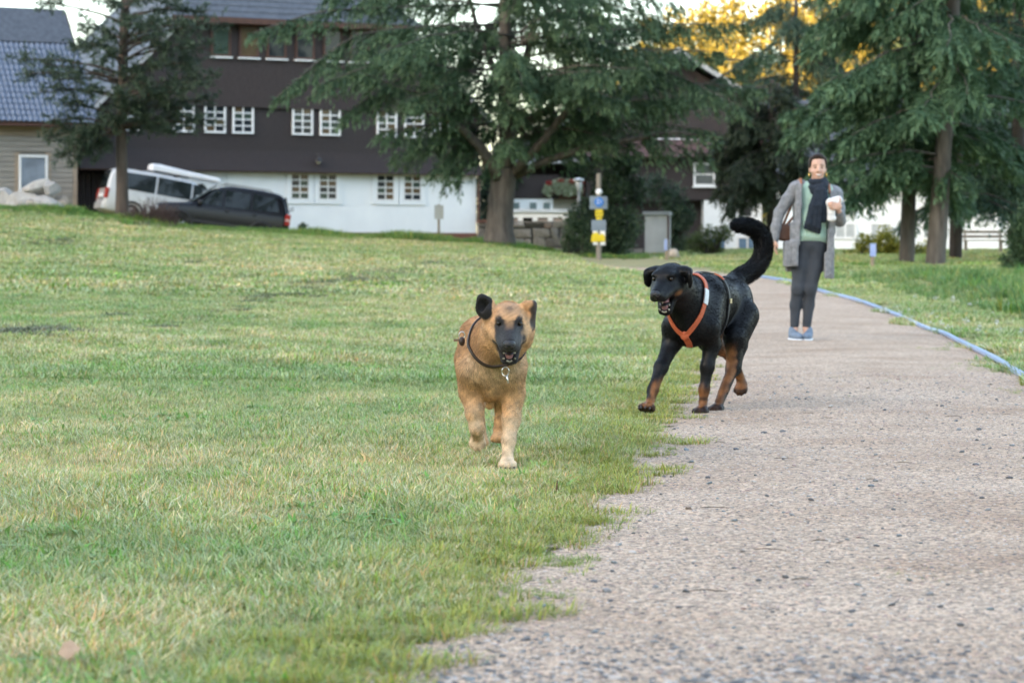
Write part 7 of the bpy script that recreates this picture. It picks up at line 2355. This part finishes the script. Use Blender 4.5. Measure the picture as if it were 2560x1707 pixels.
    for (x0, x1, z0, z1) in ((0.258, 0.312, 1.17, 1.36), (0.240, 0.296, 0.98, 1.19), (0.228, 0.284, 0.78, 1.00), (0.200, 0.284, 0.575, 0.80)):
        xm, w = (x0 + x1) / 2, (x1 - x0) / 2
        S.box((xm, -0.085, (z0 + z1) / 2), (w, 0.006, (z1 - z0) / 2), 0.006, Matrix.Rotation(R(22), 3, 'Z'), 0.022)
        S.box((x1 - 0.012, 0.03, (z0 + z1) / 2), (0.006, 0.10, (z1 - z0) / 2), 0.006, None, 0.022)
    for i in range(5):
        S.cone((-0.145 + 0.024 * i, -0.118, 0.70), (-0.10 + 0.018 * i, -0.110, 1.0), 0.005, 0.002, 0.014)
        S.cone((0.205 + 0.018 * i, -0.106, 0.60), (0.240 + 0.011 * i, -0.100, 0.95), 0.005, 0.002, 0.014)
    V, F = S.mesh(0.008); V = relax(V, F, 2, 0.4); F, _ = orient_out(V, F)
    link("cardigan", mesh_np("cardigan", V, F, True), MC, root)
    # ---- scarf: loops round the neck and a hanging tail
    S = SDF()
    ring = lambda z, rx, ry, cx, dz: [(cx + rx * math.cos(a), -0.010 + ry * math.sin(a), z + dz * math.sin(a + 0.6)) for a in [i * math.pi / 8 for i in range(17)]]
    for z, rx, ry, cx, dz, rr in ((1.450, 0.060, 0.072, 0.150, 0.012, 0.026), (1.412, 0.070, 0.092, 0.150, 0.030, 0.030), (1.370, 0.062, 0.104, 0.150, 0.020, 0.028)):
        pts = ring(z, rx, ry, cx, dz)
        S.chain(pts, [rr] * len(pts), 0.012)
    for i in range(6):
        t = i / 5
        S.chain([(0.130 + 0.055 * t, -0.120 - 0.010 * (i % 2), 1.36), (0.075 + 0.085 * t, -0.145 - 0.012 * (i % 2), 1.22), (0.040 + 0.105 * t, -0.150 - 0.010 * (i % 2), 1.075 - 0.010 * i), (0.022 + 0.125 * t, -0.140, 1.030 - 0.045 * t)],
                [0.024, 0.022, 0.020, 0.016], 0.012)
    for i in range(4):
        t = i / 3
        S.chain([(0.160 + 0.05 * t, -0.115, 1.34), (0.165 + 0.045 * t, -0.140, 1.18), (0.150 + 0.050 * t, -0.135, 1.085)], [0.022, 0.020, 0.014], 0.012)
    V, F = S.mesh(0.007); V = relax(V, F, 1, 0.4); F, _ = orient_out(V, F)
    link("scarf", mesh_np("scarf", V, F, True), mat_noise("scarf_navy", (0.007, 0.012, 0.022), (0.016, 0.026, 0.042), 30, 0.9, 0.5, 140), root)
    # ---- shoes
    M_SH = mat_noise("shoe_blue", (0.13, 0.18, 0.25), (0.20, 0.26, 0.34), 60, 0.8, 0.4, 200)
    M_SOLE = mat_noise("shoe_sole", (0.70, 0.72, 0.74), (0.80, 0.82, 0.84), 60, 0.6)
    M_TREAD = mat_noise("shoe_tread", (0.015, 0.015, 0.017), (0.03, 0.03, 0.032), 60, 0.7)
    for sx, rot in ((-0.060, 12), (0.060, -12)):
        sh = empty("shoe", (sx, -0.02, 0), R(rot)); sh.parent = root
        S = SDF()
        S.ell((0, -0.065, 0.048), (0.045, 0.095, 0.040), k=0.03)
        S.ell((0, 0.045, 0.055), (0.039, 0.060, 0.050), k=0.03)
        S.cone((0, 0.035, 0.085), (0, 0.040, 0.105), 0.042, 0.040, 0.02)
        V, F = S.mesh(0.007); V = V[:, :]; V[:, 2] = np.maximum(V[:, 2], 0.020); F, _ = orient_out(V, F)
        up = link("upper", mesh_np("upper", V, F, True), M_SH, sh)
        S = SDF()
        S.ell((0, -0.062, 0.018), (0.050, 0.102, 0.018), k=0.02); S.ell((0, 0.050, 0.020), (0.044, 0.062, 0.020), k=0.02)
        V, F = S.mesh(0.007); V[:, 2] = np.clip(V[:, 2], 0.006, 0.034); F, _ = orient_out(V, F)
        link("sole", mesh_np("sole", V, F, True), M_SOLE, sh)
        MB().ball((0, -0.115, 0.008), (0.036, 0.050, 0.010), 12, 6).build("tread", M_TREAD, sh, True)
        for i in range(4):
            MB().tube([(-0.018, -0.030 - 0.018 * i, 0.094 - 0.006 * i), (0.0, -0.034 - 0.018 * i, 0.098 - 0.006 * i), (0.018, -0.030 - 0.018 * i, 0.094 - 0.006 * i)], 0.003, 5).build("lace", M_SH, up, True)
    # ---- shoulder bag and its straps
    M_BAG = mat_noise("bag_leather", (0.075, 0.033, 0.020), (0.12, 0.055, 0.032), 12, 0.6, 0.2, 90)
    bag = empty("shoulder_bag"); bag.parent = None
    bag.location = O
    tag(bag, "brown leather shoulder bag hanging behind the woman's arm", "bag")
    S = SDF(); S.box((-0.150, 0.075, 0.985), (0.050, 0.050, 0.058), 0.018, Matrix.Rotation(R(10), 3, 'Y'))
    V, F = S.mesh(0.009); F, _ = orient_out(V, F)
    link("bag_body", mesh_np("bag_body", V, F, True), M_BAG, bag)
    M_STRAP = mat_noise("bag_strap", (0.30, 0.12, 0.06), (0.40, 0.17, 0.09), 20, 0.6)
    MB().tube([(-0.150, 0.09, 1.05), (-0.05, 0.11, 1.30), (-0.012, 0.06, 1.462), (-0.006, -0.04, 1.468), (-0.004, -0.075, 1.40), (-0.02, -0.09, 1.34)], 0.012, 6).build("strap", M_STRAP, bag, True)
    MB().tube([(-0.130, 0.12, 1.04), (0.10, 0.15, 1.30), (0.245, 0.07, 1.415), (0.250, -0.03, 1.420), (0.250, -0.085, 1.34)], 0.012, 6).build("strap", M_STRAP, bag, True)
    # ---- paper bundle in her left hand
    bun = empty("paper_bundle", O)
    tag(bun, "crumpled white paper bundle held in the woman's hand at chest height", "bundle")
    S = SDF()
    S.ell((0.262, -0.225, 1.258), (0.062, 0.042, 0.040), Matrix.Rotation(R(-10), 3, 'Y'), k=0.02)
    S.ell((0.310, -0.215, 1.275), (0.038, 0.038, 0.034), k=0.02)
    S.cone((0.235, -0.220, 1.245), (0.250, -0.215, 1.120), 0.036, 0.034, 0.03)
    S.ell((0.252, -0.215, 1.105), (0.036, 0.028, 0.030), k=0.02)
    V, F = S.mesh(0.008); F, vn = orient_out(V, F)
    V = V + vn * (0.004 * vnoise(V, 60, 4))[:, None]
    link("paper", mesh_np("paper", V, F, False), mat_noise("paper_white", (0.72, 0.71, 0.70), (0.82, 0.81, 0.80), 30, 0.8, 0.5, 60), bun)

build_woman()
